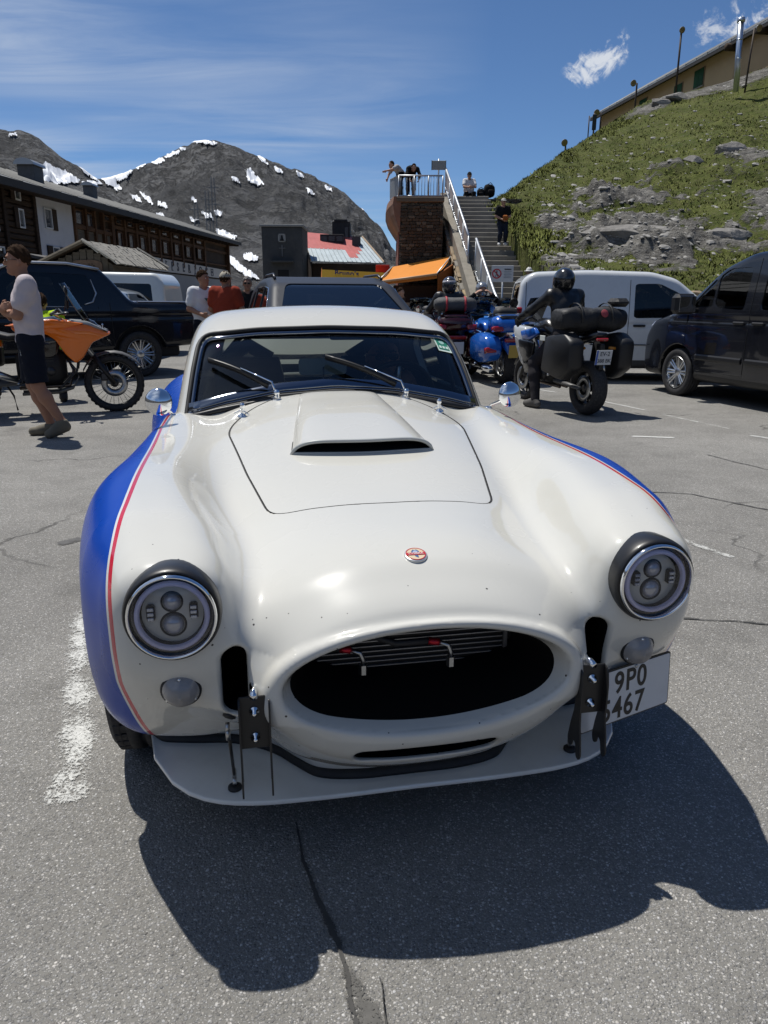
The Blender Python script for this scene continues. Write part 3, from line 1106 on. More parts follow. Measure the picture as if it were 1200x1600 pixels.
def build_hill():
 xs = np.concatenate([np.linspace(3.2, 12, 190), np.linspace(12.05, 26, 210)[1:], np.linspace(26, 46, 60)[1:]])
 ts = np.concatenate([np.linspace(0, 1.05, 250), np.linspace(1.05, 2.4, 40)[1:]])
 Xg, Tg = np.meshgrid(xs, ts, indexing='ij')
 yb, yc = hill_base_y(Xg), np.interp(Xg, CREST[:, 0], CREST[:, 1])
 Yg = yb + (yc - yb) * Tg
 # keep to the right of the stairs
 Xr = np.maximum(Xg, stair_line(Yg) + .02)
 Zg = hill_z(Xr, Yg)
 V = np.stack([Xr, Yg, Zg], -1).reshape(-1, 3)
 n = len(ts)
 F = [(i * n + j, (i + 1) * n + j, (i + 1) * n + j + 1, i * n + j + 1) for i in range(len(xs) - 1) for j in range(n - 1)]
 # skirt down to the ground along the foot
 foot = [i * n for i in range(len(xs))]
 m0 = len(V)
 V = np.concatenate([V, V[foot] * (1, 1, 0) + (0, .3, -.2)])
 F += [(foot[i], m0 + i, m0 + i + 1, foot[i + 1]) for i in range(len(xs) - 1)]
 m1 = len(V)
 V = np.concatenate([V, V[:n] * (1, 1, 0) + (0, 0, -.3)])
 F += [(j, j + 1, m1 + j + 1, m1 + j) for j in range(n - 1)]
 rk = rock_amount(V[:, 0], V[:, 1])
 o = mesh_obj('hillside', V, F, HILL, None, True, attrs={'rock': rk})
 tag(o, 'steep alpine slope of grass and ledges of grey rock', None, None, 'structure')
 # loose stones: a few shapes, scattered by the thousand, one object
 base = []
 for k in range(7):
  V, Fq = cbox(.5, .38, .26, .16)
  V = V * (1 + rng.normal(0, .17, V.shape))
  base.append((V, Fq))
 mb = MB()
 N = 4600
 px = rng.uniform(4.2, 30, N * 3)
 tt_ = rng.beta(1.1, 1.6, N * 3) * 1.0
 yb, yc = hill_base_y(px), np.interp(px, CREST[:, 0], CREST[:, 1])
 py = yb + (yc - yb) * tt_
 ok = (px > stair_line(py) + .2) & (rng.uniform(0, 1, N * 3) < .12 + .75 * np.clip(rock_amount(px, py), 0, 1))
 px, py = px[ok][:N], py[ok][:N]
 pz = hill_z(px, py)
 for x, y, z in zip(px, py, pz):
  V, Fq = base[rng.integers(7)]
  s = min(.03 + rng.exponential(.05), .32) * (1 + max(0, y - 28) * .012)
  a = rng.uniform(0, 6.28)
  c, sn = math.cos(a), math.sin(a)
  W = V * s * np.array([1.15, 1.0, .75])
  W = np.column_stack([W[:, 0] * c - W[:, 1] * sn, W[:, 0] * sn + W[:, 1] * c, W[:, 2]])
  tilt = rng.normal(0, .25)
  W[:, 2] += W[:, 1] * (.32 + tilt * .4)
  mb.add(W + (x, y, z - s * .06), Fq)
 st = mb.build('loose_stones', mat('pale_stone', (.28, .27, .25), .9, var=.35, vscale=.9, bump=.4, bscale=9, bdist=.03))
 tag(st, 'pale loose stones strewn over the grassy slope', None, None, 'stuff')
 # grass tufts, denser and longer beside the stairs and along the crest
 V = []
 N = 60000
 px = rng.uniform(3.7, 26, N)
 tt_ = np.where(rng.uniform(0, 1, N) < .2, rng.uniform(.93, 1.02, N), rng.beta(.9, 1.3, N))
 yb, yc = hill_base_y(px), np.interp(px, CREST[:, 0], CREST[:, 1])
 py = yb + (yc - yb) * tt_
 px = np.where(rng.uniform(0, 1, N) < .12, stair_line(py) + rng.uniform(.05, 1.1, N), px)
 ok = (rock_amount(px, py) < .42) & (px > stair_line(py) + .03)
 px, py = px[ok], py[ok]
 clump = fbm(px / .9, py / .9, 3, 71)
 ok = clump > rng.uniform(-.55, .35, len(px))
 px, py = px[ok], py[ok]
 pz = hill_z(px, py)
 n = len(px)
 near = px < stair_line(py) + 1.1
 hgt = rng.uniform(.02, .075, n) * (1 + near * .9)
 for k in range(4):
  a = rng.uniform(0, 6.28, n)
  w = rng.uniform(.012, .032, n)
  ox, oy = rng.normal(0, .05, n), rng.normal(0, .05, n)
  dx, dy = np.cos(a) * w, np.sin(a) * w
  lean = rng.normal(0, .05, (n, 2))
  A = np.stack([px + ox - dx, py + oy - dy, pz - .04], 1)
  B = np.stack([px + ox + dx, py + oy + dy, pz - .04], 1)
  T = np.stack([px + ox + lean[:, 0], py + oy + lean[:, 1], pz + hgt], 1)
  V.append(np.stack([A, B, T], 1).reshape(-1, 3))
 V = np.concatenate(V)
 F = np.arange(len(V)).reshape(-1, 3)
 gm = mat('grass_blades', (.108, .122, .035), .85, var=.45, vscale=.5, spec=.1)
 nrm = np.tile(np.array([[-.1, -.35, .93]]), (len(V), 1))
 gr = mesh_obj('alpine_grass', V, F, gm, None, True, normals=nrm)
 tag(gr, 'short alpine grass tufts on the slope', None, None, 'stuff')
build_hill()
def rock_mesh(sd, s=(1, 1, 1), n=14, rough=.28):
 r = np.random.default_rng(sd)
 mb = MB().ball((0, 0, 0), 1, n, n // 2 + 2)
 V = np.concatenate(mb.V)
 o = r.uniform(0, 50, 3)
 d = 1 + rough * fbm(V[:, 0] * 1.4 + o[0] + V[:, 2], V[:, 1] * 1.4 + o[1] - V[:, 2] * .6, 4, sd) * 1.6
 V = V * d[:, None]
 # facets
 for _ in range(9):
  nn = r.normal(0, 1, 3)
  nn /= np.linalg.norm(nn)
  h = r.uniform(.55, .85)
  q = V @ nn
  V = V - np.outer(np.maximum(q - h, 0), nn)
 return V * np.asarray(s), mb.F
def build_boulders():
 bm_ = mat('boulder_rock', (.20, .19, .175), .9, var=.35, vscale=1.6, bump=.7, bscale=5, bdist=.08)
 spec = [  # x, t along slope, size, label
  (14.9, .60, (.75, .5, .5), 'dark boulder standing alone in the middle of the grass below the lamp posts'),
  (11.6, .07, (.75, .5, .42), 'pale flat boulder low on the slope above the dark van'),
  (17.6, .42, (1.5, .5, .30), 'long low outcrop of rock across the middle of the grassy slope'),
  (12.9, .56, (.5, .35, .22), 'small pale rock in the grass below the long outcrop'),
  (16.3, .955, (.75, .5, .40), 'biggest pale boulder of the heap under the house wall'),
  (15.4, .95, (.6, .45, .3), 'second boulder of the heap under the house wall, darker'),
  (7.6, .27, (1.5, .7, .34), 'overhanging rock ledge above the white van roof'),
  (10.6, .25, (1.2, .6, .30), 'second overhanging rock ledge to the right of the first'),
 ]
 for i, (x, t, s, lb) in enumerate(spec):
  yb, yc = float(hill_base_y(x)), float(np.interp(x, CREST[:, 0], CREST[:, 1]))
  y = yb + (yc - yb) * t
  V, F = rock_mesh(100 + i, s, 20)
  o = mesh_obj('boulder', V, F, bm_, None, False, loc=(x, y, float(hill_z(x, y)) + s[2] * .15))
  o.rotation_euler = (R(8), 0, R(rng.uniform(-25, 25)))
  tag(o, lb, 'boulder', 'boulders on the slope')
build_boulders()
# ---------------------------------------------------------------- retaining wall of field stones at the foot of the slope
def build_stone_wall():
 w = thing('stone_wall', 'low retaining wall of big rough tan and grey stones behind the vans', 'stone wall', (5.2, 19.5, 0))
 stones = []
 m3 = [mat('wall_stone_tan', (.30, .225, .155), .9, var=.3, vscale=3, bump=.6, bscale=9, bdist=.03), mat('wall_stone_grey', (.25, .24, .225), .9, var=.3, vscale=3, bump=.6, bscale=9, bdist=.03), mat('wall_stone_brown', (.20, .13, .09), .9, var=.3, vscale=3, bump=.6, bscale=9, bdist=.03)]
 mort = mat('wall_mortar', (.16, .15, .135), .95, bump=.5, bscale=20, bdist=.02)
 xs = np.linspace(4.9, 16.5, 24)
 mb = MB()
 rings = [[(x, float(hill_base_y(x)) - .16, -.1), (x, float(hill_base_y(x)) - .10, 1.42), (x, float(hill_base_y(x)) + .35, 1.45), (x, float(hill_base_y(x)) + .35, -.1)] for x in xs]
 mb.loft([[(a - 5.2, b - 19.5, c) for a, b, c in r] for r in rings], smooth=False)
 mb.build('wall_core', mort, w)
 src = []
 for k in range(9):
  V, F = cbox(.5, .5, .5, .17)
  V = V * (1 + rng.normal(0, .10, V.shape))
  me = bpy.data.meshes.new('stone')
  me.from_pydata(V.tolist(), [], F)
  me.materials.append(m3[k % 3])
  src.append(me)
 z, row = .02, 0
 while z < 1.42:
  h = rng.uniform(.24, .40)
  x = 4.95 + rng.uniform(0, .3)
  while x < 13.5:
   ln = rng.uniform(.26, .62)
   hh = min(h * rng.uniform(.82, 1.1), 1.56 - z)
   o = bpy.data.objects.new('stone', src[rng.integers(9)])
   put(o, w)
   xc = x + ln / 2
   o.location = (xc - 5.2, float(hill_base_y(xc)) - .16 - rng.uniform(-.03, .05) - 19.5, z + hh / 2)
   o.scale = (ln * .96, .40, hh * .95)
   o.rotation_euler = (rng.normal(0, .06), rng.normal(0, .09), math.atan2(float(hill_base_y(xc + .1) - hill_base_y(xc - .1)), .2) + rng.normal(0, .06))
   x += ln
  z += h * .97
 # small white notice fixed to the wall
 xn = 8.15
 n = MB().box((0, 0, 0), (.26, .02, .36), .006).build('notice_plate', mat('notice_white', (.62, .64, .66), .5))
 n.location = (xn, float(hill_base_y(xn)) - .46, 1.36)
 tag(n, 'small white and blue notice fixed near the top of the stone wall', 'notice')
 MB().box((0, -.012, .02), (.17, .004, .20), 0).build('notice_print', mat('notice_blue', (.12, .20, .45), .5), n)
build_stone_wall()
# ---------------------------------------------------------------- buildings
def board_mat(name, c, rough=.8, var=.35):
 """weathered timber, grain along the longest run"""
 if name in MATS: return MATS[name]
 m = bpy.data.materials.new(name)
 m.use_nodes = True
 t = NT(m.node_tree)
 tc = t.n('ShaderNodeTexCoord').outputs['Object']
 g = t.noise(t.mapping(tc, scale=(1, 1, 9)), 2.2, 6, .65)
 p = t.noise(tc, 1.1, 3, .5)
 k = t.math('MULTIPLY', t.ramp(g, [(.3, 1 - var), (.7, 1 + var)]), t.ramp(p, [(.3, .8), (.7, 1.2)]))
 b = t.n('ShaderNodeBsdfPrincipled', Roughness=rough)
 b.inputs['Specular IOR Level'].default_value = .2
 t.set(b.inputs['Base Color'], t.mix(1.0, c, k, blend='MULTIPLY'))
 t.set(b.inputs['Normal'], t.bump(g, .4, .01))
 o = t.n('ShaderNodeOutputMaterial')
 t.link(b, o, 0)
 MATS[name] = m
 return m
WOODD = board_mat('dark_larch', (.040, .026, .017))
WOODB = board_mat('brown_timber', (.095, .050, .026))
WOODG = board_mat('grey_timber', (.105, .090, .070))
WHITEW = mat('white_render', (.55, .57, .60), .85, var=.06, vscale=.8, dirt=.18, bump=.2, bscale=15)
ROOFM = mat('grey_sheet_roof', (.135, .137, .135), .6, .2, var=.12, vscale=.6)
DARKROOF = mat('roof_edge', (.035, .033, .032), .7)
PANE = mat('window_pane', (.05, .06, .075), .04, spec=1.0, coat=1.0)
WFRAME = mat('white_window_frame', (.62, .63, .62), .5)
CONC = mat('grey_concrete', (.060, .062, .062), .85, var=.2, vscale=1.2, bump=.25, bscale=12, dirt=.2)
def facade_window(parent, M, w, h, frame_m, shutter=None, mull=0, recess=.06, fw=.05, name='window'):
 """M: centre of the opening; x along the wall, y up, z outwards"""
 f = MB()
 for sx in (-1, 1):
  f.box((sx * (w / 2 - fw / 2), 0, .02), (fw, h, .06), M=M)
 for sy in (-1, 1):
  f.box((0, sy * (h / 2 - fw / 2), .02), (w - 2 * fw, fw, .06), M=M)
 for k in range(mull):
  f.box(((k + 1) / (mull + 1) * w - w / 2, 0, .015), (fw * .7, h - 2 * fw, .05), M=M)
 o = f.build(name, frame_m, parent)
 MB().box((0, 0, -.005), (w - fw, h - fw, .02), M=M).build('pane', PANE, o)
 if shutter:
  side, m = shutter
  for s in ([side] if side else [-1, 1]):
   MB().box((s * (w / 2 + w * .36), 0, .03), (w * .68, h * 1.04, .04), M=M).build('shutter', m, o)
 return o
def build_hotel():
 X = -12.5
 root = thing('mountain_hotel', 'long dark timber hotel with white rendered bay, low grey roof and lettered sign', 'hotel', (X, 24, 0))
 T = lambda p: (p[0] - X, p[1] - 24, p[2])
 def W(y, z, out=0.0):       # frame on the facade plane, looking to +x
  return axes((out, y - 24, z), (0, 1, 0), (0, 0, 1))
 def wall(name, y0, y1, z0, z1, m, out=0.0, z1b=None):
  z1b = z1 if z1b is None else z1b
  b = MB()
  b.prism([(y0 - 24, z0), (y1 - 24, z0), (y1 - 24, z1b), (y0 - 24, z1)], 'x', -5.0, out)
  return b.build(name, m, root)
 w1 = wall('timber_wall', 16.0, 28.3, 0, 4.85, WOODD, 0, 5.0)
 w2 = wall('white_wall', 28.3, 31.7, 0, 5.0, WHITEW, .02, 5.05)
 w3 = wall('panelled_wall', 31.7, 36.2, 0, 5.05, WOODD, -.05, 5.2)
 w4 = wall('restaurant_wall', 36.2, 62.2, 2.75, 5.2, WOODD, -.12, 5.72)
 w5 = wall('ground_storey', 36.2, 62.2, 0, 2.75, mat('pale_render', (.34, .35, .36), .85, var=.1, vscale=.7), -.05)
 # courses of hewn logs on the dark wall
 lg = MB().box((0, 0, 0), (.10, 4.05, .165), .03)
 first = None
 for k in range(24):
  for y0 in (17.9, 22.0, 26.25):
   z = .3 + k * .19
   if z > 4.7: continue
   if first is None:
    first = lg.build('log', WOODD, w1)
    first.location = (.03, y0 - 24, z)
   else:
    share(first, w1, (.03 + rng.uniform(-.015, .02), y0 - 24, z), (rng.normal(0, .01), 0, rng.normal(0, .003)))
 for y in (25.9, 28.15):
  MB().box((.08, y - 24, 2.4), (.16, .22, 4.8), .02).build('corner_post', WOODD, w1)
 # windows of the dark part and the white part
 for y, z, w, h in ((26.95, 4.72, .42, .42), (27.05, 3.95, .40, .62), (25.2, 3.75, .42, .68), (25.35, 2.75, .45, .40), (23.6, 4.3, .6, .7), (21.5, 3.9, .6, .7)):
  facade_window(w1, W(y, z, .09), w, h, WFRAME, (-1, WOODD))
 facade_window(w2, W(29.35, 4.17, .03), .62, .72, WFRAME, (1, WOODD), 0)
 facade_window(w2, W(29.75, 2.98, .03), .62, .46, WFRAME, (0, WOODD), 0)
 # half-timbered bay
 for y in (31.8, 33.0, 34.0, 35.0, 36.05):
  MB().box((.03, y - 24, 3.2), (.16, .18, 3.9), .01).build('bay_post', WOODB, w3)
 for z in (2.55, 3.35, 4.15):
  MB().box((.02, 33.9 - 24, z), (.12, 4.3, .16), .01).build('bay_rail', WOODB, w3)
 for y in (32.4, 33.5):
  facade_window(w3, W(y, 4.52, -.01), .85, .60, WOODB)
 for y in (33.5, 34.5):
  MB().box((-.02, y - 24, 2.95), (.05, .72, .66)).build('dark_panel', BLACKM, w3)
 for y in (34.5, 35.5):
  MB().box((-.02, y - 24, 3.75), (.05, .74, .62)).build('grey_panel', WOODG, w3)
 for y in (32.4, 33.5):
  MB().box((-.02, y - 24, 3.75), (.05, .9, .62)).build('grey_panel', WOODG, w3)
 # restaurant: nine bays of a tall and a small window
 n = 9
 for k in range(n):
  u = 205 + k * (334 - 205) / (n - 1)
  y = 12.5 * CAM_F / (600 - u) * .972
  dz = (y - 37) * .011
  bw = 1.0 + k * .14
  facade_window(w4, W(y, 4.02 + dz * 1.3, -.02), bw * .62, .70, WOODB, fw=.06, name='tall_window')
  facade_window(w4, W(y, 4.80 + dz * 1.1, -.02), bw * .74, .27, WOODB, fw=.05, name='small_window')
  MB().box((-.02, y - 24 + bw * .68, 4.2), (.16, .22 + .02 * k, 2.0), .01).build('mullion_post', WOODB, w4)
 for z, h in ((4.52, .16), (5.05, .18), (3.56, .10)):
  MB().prism([(36.2 - 24, z - h / 2), (62.2 - 24, z - h / 2 + .28), (62.2 - 24, z + h / 2 + .28), (36.2 - 24, z + h / 2)], 'x', -.10, .01).build('wall_beam', WOODB, w4)
 MB().box((.04, 62.1 - 24, 4.0), (.3, .35, 3.4), .02).build('corner_post', WOODB, w4)
 # sign band with dark letters
 sg = MB().prism([(38.6 - 24, 2.80), (61.9 - 24, 2.86), (61.9 - 24, 3.50), (38.6 - 24, 3.50)], 'x', -.02, .05).build('sign_band', mat('sign_cream', (.60, .58, .54), .7, var=.05, dirt=.1), root)
 ink = mat('sign_letters', (.030, .034, .055), .6)
 word = 'STILFSERJOCH'
 for k, ch in enumerate(word):
  u = 259 + k * (349 - 259) / (len(word) - 1)
  y = 12.5 * CAM_F / (600 - u) * .972
  text_mesh(ch, .66, ink, sg, axes((.055, y - 24, 3.16), (0, 1, 0), (0, 0, 1)), depth=.012, sx=1.0 + .075 * k, bold=.018, name='letter')
  for dz in (-.215, .215):     # serifs
   if ch in 'TILFRJH':
    MB().box((.058, y - 24, 3.16 + dz), (.02, .26 * (1 + .075 * k), .045)).build('serif', ink, sg)
 # roof: low pitch, eave towards the square
 ev = lambda y: 4.98 + (y - 24) * .021
 def sheet(y0, y1, name):
  a, b = ev(y0), ev(y1)
  v = [(.75, y0 - 24, a - .05), (.75, y1 - 24, b - .05), (-4.0, y1 - 24, b + 1.5), (-4.0, y0 - 24, a + 1.5)]
  v += [(x, y, z - .16) for x, y, z in v]
  v += []
  return MB().add(v, [(0, 1, 2, 3), (7, 6, 5, 4), (0, 4, 5, 1), (1, 5, 6, 2), (2, 6, 7, 3), (3, 7, 4, 0)]).build(name, ROOFM, root)
 rf = sheet(15, 64.2, 'roof')
 bk = MB().add([(-4.0, 15 - 24, ev(15) + 1.5), (-4.0, 64.2 - 24, ev(64.2) + 1.5), (-9, 64.2 - 24, 4.4), (-9, 15 - 24, 4.4)], [(3, 2, 1, 0)]).build('rear_roof', ROOFM, root)
 for k in range(33):
  y = 15.6 + k * 1.5
  a = ev(y)
  MB().tube([(.74, y - 24, a - .03), (-3.98, y - 24, a + 1.51)], .025, 4, smooth=False).build('roof_seam', ROOFM, rf)
 MB().loft([[(.72, y - 24, ev(y) - .06), (.80, y - 24, ev(y) - .06), (.80, y - 24, ev(y) - .30), (.72, y - 24, ev(y) - .30)] for y in (15, 40, 64.2)], smooth=False).build('fascia', DARKROOF, rf)
 MB().loft([[(.70, y - 24, ev(y) - .22), (.70, y - 24, ev(y) - .27), (-.1, y - 24, ev(y) - .25), (-.1, y - 24, ev(y) - .20)] for y in (15, 40, 64.2)], smooth=False).build('soffit', WOODD, rf)
 for y in np.arange(37, 64, 1.1):
  MB().box((.35, y - 24, ev(y) - .32), (.75, .12, .14), .01).build('rafter_end', WOODD, rf)
 for x, y, w, z0, z1 in ((-1.7, 32.3, .66, 5.5, 6.40), (-1.7, 38.6, .46, 5.6, 6.52)):
  c = MB().box((x, y - 24, (z0 + z1) / 2), (w, w * 1.3, z1 - z0), .01).build('chimney', mat('chimney_sheet', (.10, .10, .10), .6, .3, var=.2), root)
  ag = np.linspace(0, math.pi, 9)
  MB().loft([[(x + (w * .62) * math.cos(a), y - 24 + s * w * .85, z1 + (w * .36) * math.sin(a)) for a in ag] for s in (-1, 1)], closed=True, smooth=False).build('chimney_cap', mat('zinc_cap', (.42, .43, .43), .4, .7), c)
build_hotel()
def build_huts():
 # shingled market hut
 root = thing('wooden_hut', 'grey timber hut with a sagging roof of silvery split shingles and a small brown board', 'hut', (-8.0, 20.6, 0))
 o_ = Vector((-8.0, 20.6, 0))
 ridge0, ridge1 = at_plane(128, 380, 20.6) - o_, at_plane(214, 393, 24.0) - o_
 ev0, ev1 = at_plane(178, 411, 20.55) - o_, at_plane(262, 422, 24.2) - o_
 zr, ze, xe = ridge0.z - .10, ev0.z, ev0.x
 mb = MB().prism([(-1.25, 0), (xe - .14, 0), (xe - .14, ze - .03), (ridge0.x, zr), (-1.25, ze - .12)], 'y', .25, 3.4)
 wl = mb.build('plank_wall', WOODG, root)
 pk = MB().box((0, 0, 0), (.17, .03, 1), .006)
 first = None
 for k in range(10):
  x = -1.16 + k * .19
  h = (ze - .12) + (x + 1.25) * (zr - ze + .12) / (ridge0.x + 1.25) if x < ridge0.x else zr - (x - ridge0.x) * (zr - ze) / (xe - ridge0.x)
  if x > xe - .2: continue
  if first is None:
   first = pk.build('plank', WOODG, wl)
   first.location, first.scale = (x, .225, h / 2), (1, 1, h)
  else:
   share(first, wl, (x, .225 + rng.uniform(-.008, .008), h / 2), (0, rng.normal(0, .006), 0), (1, 1, h))
 # roof boards under the shingles
 MB().add([ridge0, ridge1, ev1, ev0], [(0, 3, 2, 1)]).add([ridge0, ridge1, (-1.35, 3.6, ze - .2), (-1.5, -.05, ze - .2)], [(0, 1, 2, 3)]).build('roof_board', WOODD, root)
 shm = board_mat('silver_shingle', (.30, .285, .25), .75, .3)
 V, F = cbox(.5, .5, .5, .04)
 sh = None
 rows, cols = 7, 15
 X_ = (ridge1 - ridge0)
 for r in range(rows):
  for c in range(cols):
   u = (c + .5 + (r % 2) * .3) / (cols + .3)
   v = (r + .6) / rows
   a, b = ridge0.lerp(ridge1, u), ev0.lerp(ev1, u)
   p = a.lerp(b, v)
   dn = (b - a).normalized()
   al = X_.normalized()
   nn = al.cross(dn)
   if nn.z < 0: nn = -nn
   M = Matrix((al, dn, nn)).transposed().to_4x4()
   M.translation = p + nn * (.03 + rng.uniform(0, .02))
   M = M @ Matrix.Rotation(R(-7 + rng.normal(0, 2.5)), 4, 'X') @ Matrix.Rotation(R(rng.normal(0, 3)), 4, 'Z')
   if sh is None:
    sh = mesh_obj('shingle', V, F, shm, root, False)
    o = sh
   else:
    o = put(sh.copy(), root)
   o.matrix_local = M @ Matrix.Diagonal((.27 * rng.uniform(.75, 1.1), .25, .028 * rng.uniform(.8, 1.6), 1))
 for a, b in ((ridge0, ev0), (ridge1, ev1)):
  MB().tube([a + Vector((0, 0, .09)), b + Vector((.03, 0, .07))], .045, 4, smooth=False).build('verge_board', shm, root)
 MB().tube([ridge0 + Vector((0, 0, .05)), Vector((-1.48, -.05, ze - .16))], .05, 4, smooth=False).build('verge_board', WOODG, root)
 bd = MB().prism(round_poly([(-.42, -.16), (.42, -.16), (.42, .10), (.2, .17), (-.3, .15), (-.42, .05)], .05, 3), 'y', -.03, 0, M=Matrix.Translation((.06, .20, 2.16))).build('name_board', mat('board_brown', (.16, .105, .070), .7, var=.2), root)
 text_mesh("Frank's", .17, mat('board_ink', (.02, .018, .015), .7), bd, axes((.06, .165, 2.16), (1, 0, 0), (0, 0, 1)), depth=.002, bold=.003)
 # low hut beside it
 r2 = thing('wooden_hut', 'low dark brown hut with a flat bowed roof below the white hotel wall', 'hut', (-10.6, 22.6, 0))
 MB().box((0, .8, 1.2), (1.9, 1.6, 2.4), .02).build('plank_wall', WOODB, r2)
 ag = np.linspace(-1, 1, 11)
 mb = MB()
 mb.loft([[(x * 1.12, y, 2.58 - .16 * x * x + .02 * math.sin(7 * x)) for x in ag] + [(x * 1.12, y, 2.48 - .16 * x * x) for x in ag[::-1]] for y in (-.35, 1.8)], smooth=False)
 mb.build('roof', mat('felt_roof', (.09, .085, .08), .8, var=.3), r2)
 first = None
 for k in range(9):
  if first is None:
   first = MB().box((0, 0, 0), (.19, .03, 2.3), .006).build('plank', WOODB, r2)
   first.location = (-.84, -.02, 1.18)
  else:
   share(first, r2, (-.84 + k * .21, -.02, 1.18))
build_huts()
def build_chapel():
 root = thing('chapel_tower', 'square dark grey chapel tower with a bell niche, a cross and a flat pale cap', 'tower', (-5.75, 44, 0))
 b = MB().box((0, 1.6, 2.6), (2.25, 3.2, 5.2), .02).build('tower_wall', CONC, root)
 MB().box((0, 1.6, 5.27), (2.46, 3.4, .13), .02).build('cap_slab', mat('pale_concrete', (.26, .26, .25), .8, var=.1), root)
 n = MB()
 for x, z, w, h in ((-.18, 4.62, .05, .42), (.18, 4.62, .05, .42), (0, 4.81, .41, .05), (0, 4.43, .41, .05)):
  n.box((x, -.01, z), (w, .06, h))
 nn = n.build('bell_niche', mat('niche_stone', (.36, .36, .34), .8), root)
 MB().box((0, .0, 4.62), (.32, .02, .34)).build('niche_back', mat('niche_light', (.30, .30, .29), .8), nn)
 MB().lathe([(0, .15), (.04, .15), (.06, .08), (.075, -.02), (.11, -.10), (.11, -.12), (0, -.12)], (0, -.03, 4.60), (0, 0, 1), 14).build('bell', mat('bell_bronze', (.03, .03, .028), .4, .8), nn)
 cr = mat('cross_metal', (.16, .165, .165), .6, .4)
 MB().box((0, -.03, 3.95), (.06, .05, .62), .005).build('cross', cr, root)
 MB().box((0, -.035, 4.08), (.36, .045, .05), .005).build('cross_arm', cr, root)
 MB().box((0, -.25, 3.36), (1.25, .5, .08), .01).build('door_hood', CONC, root)
 MB().box((0.02, -.005, 2.45), (.62, .03, .95)).build('dark_opening', BLACKM, root)
 MB().box((0.1, -.01, .98), (.9, .03, 1.95)).build('door', WOODD, root)
build_chapel()
def build_red_roof_house():
 root = thing('red_roof_house', 'low dark house with a patched sheet roof, faded red above and pale blue-white below', 'house', (-3.4, 46, 0))
 o = Vector((-3.4, 46, 0))
 A, B = at_plane(470, 363, 50.5) - o, at_plane(566, 371, 51.5) - o        # ridge
 D, Cc = at_plane(485, 408, 46.2) - o, at_plane(600, 411, 47.2) - o       # eave
 MB().prism([(D.x + .05, 0), (Cc.x - .15, 0), (Cc.x - .15, Cc.z - .1), (D.x + .05, D.z - .1)], 'y', D.y + .35, D.y + 5.5).build('dark_wall', WOODD, root)
 MB().add([A + Vector((0, .1, -.12)), D + Vector((.1, .3, -.12)), Vector((D.x + .1, D.y + .3, 0)), Vector((A.x, A.y, 0))], [(0, 1, 2, 3)]).build('gable_wall', WOODD, root)
 pale, red = mat('sheet_pale', (.46, .52, .54), .45, .2, var=.12, vscale=2, dirt=.25), mat('sheet_red', (.42, .105, .095), .55, .1, var=.15, vscale=2)
 nrm = (B - A).cross(D - A).normalized()
 if nrm.z < 0: nrm = -nrm
 def strip(u0, u1, v0, v1, m, lift):
  q = []
  for u, v in ((u0, v0), (u1, v0), (u1, v1), (u0, v1)):
   q.append((A.lerp(B, u)).lerp(D.lerp(Cc, u), v) + nrm * lift)
  w = [p - nrm * .05 for p in q]
  return MB().add(q + w, [(0, 1, 2, 3), (7, 6, 5, 4), (0, 4, 5, 1), (1, 5, 6, 2), (2, 6, 7, 3), (3, 7, 4, 0)]).build('roof_sheet', m, root)
 n = 16
 for k in range(n):
  u0, u1 = k / n, (k + 1) / n
  edge = .58 if k < 9 else (.86 if k in (9, 10) else (.72 if k == 11 else (.60 if k == 12 else 0.0)))
  lo = rng.uniform(.0, .012)
  if edge > 0:
   strip(u0, u1 + .004, 0, edge, red, .03 + lo)
  if edge < 1:
   strip(u0, u1 + .002, max(edge - .02, 0), 1.0 + rng.uniform(0, .015), pale, .02 + lo)
  a, d = A.lerp(B, u0), D.lerp(Cc, u0)
  MB().tube([a.lerp(d, edge if edge < 1 else 0) + nrm * .06, d + nrm * .06], .022, 4, smooth=False).build('sheet_rib', pale, root)
 for a, b, m in ((A, D, 'sheet_pale'), (B, Cc, 'sheet_pale')):
  MB().tube([a + nrm * .06, b + nrm * .06], .06, 4, smooth=False).build('verge_flashing', mat('verge_tan', (.34, .25, .17), .7), root)
 # roof-top cabin, dormer and chimney
 rel = lambda u, v, Y: at_plane(u, v, Y) - o
 c0, c1 = rel(519, 346, 51), rel(547, 385, 51)
 cab = MB().box(((c0.x + c1.x) / 2, c0.y + .8, (c0.z + c1.z) / 2), (c1.x - c0.x, 1.8, c0.z - c1.z), .02).build('roof_cabin', mat('tarred_board', (.022, .022, .024), .7), root)
 MB().box(((c0.x + c1.x) / 2 - .02, c0.y + .8, c0.z + .05), (c1.x - c0.x - .3, 1.9, .12)).build('cabin_roof', MATS['tarred_board'], cab)
 MB().box((c1.x - .22, c0.y - .11, (c0.z + c1.z) / 2), (.20, .02, .8)).build('cabin_window', PANE, cab)
 d0, d1 = rel(500, 366, 49.6), rel(537, 380, 49.6)
 dm = MB().box(((d0.x + d1.x) / 2, d0.y + .7, (d0.z + d1.z) / 2), (d1.x - d0.x, 1.5, d0.z - d1.z), .01).build('dormer', MATS['tarred_board'], root)
 for k in range(3):
  MB().box((d0.x + (d1.x - d0.x) * (k + .5) / 3, d0.y - .06, (d0.z + d1.z) / 2), ((d1.x - d0.x) / 3 - .12, .02, (d0.z - d1.z) * .55)).build('dormer_pane', PANE, dm)
 e0, e1 = rel(550, 370, 49.5), rel(563, 384, 49.5)
 MB().box(((e0.x + e1.x) / 2, e0.y + .3, (e0.z + e1.z) / 2), (e1.x - e0.x, .6, e0.z - e1.z + .1), .01).build('chimney', mat('chimney_grey', (.06, .06, .062), .8), root)
build_red_roof_house()
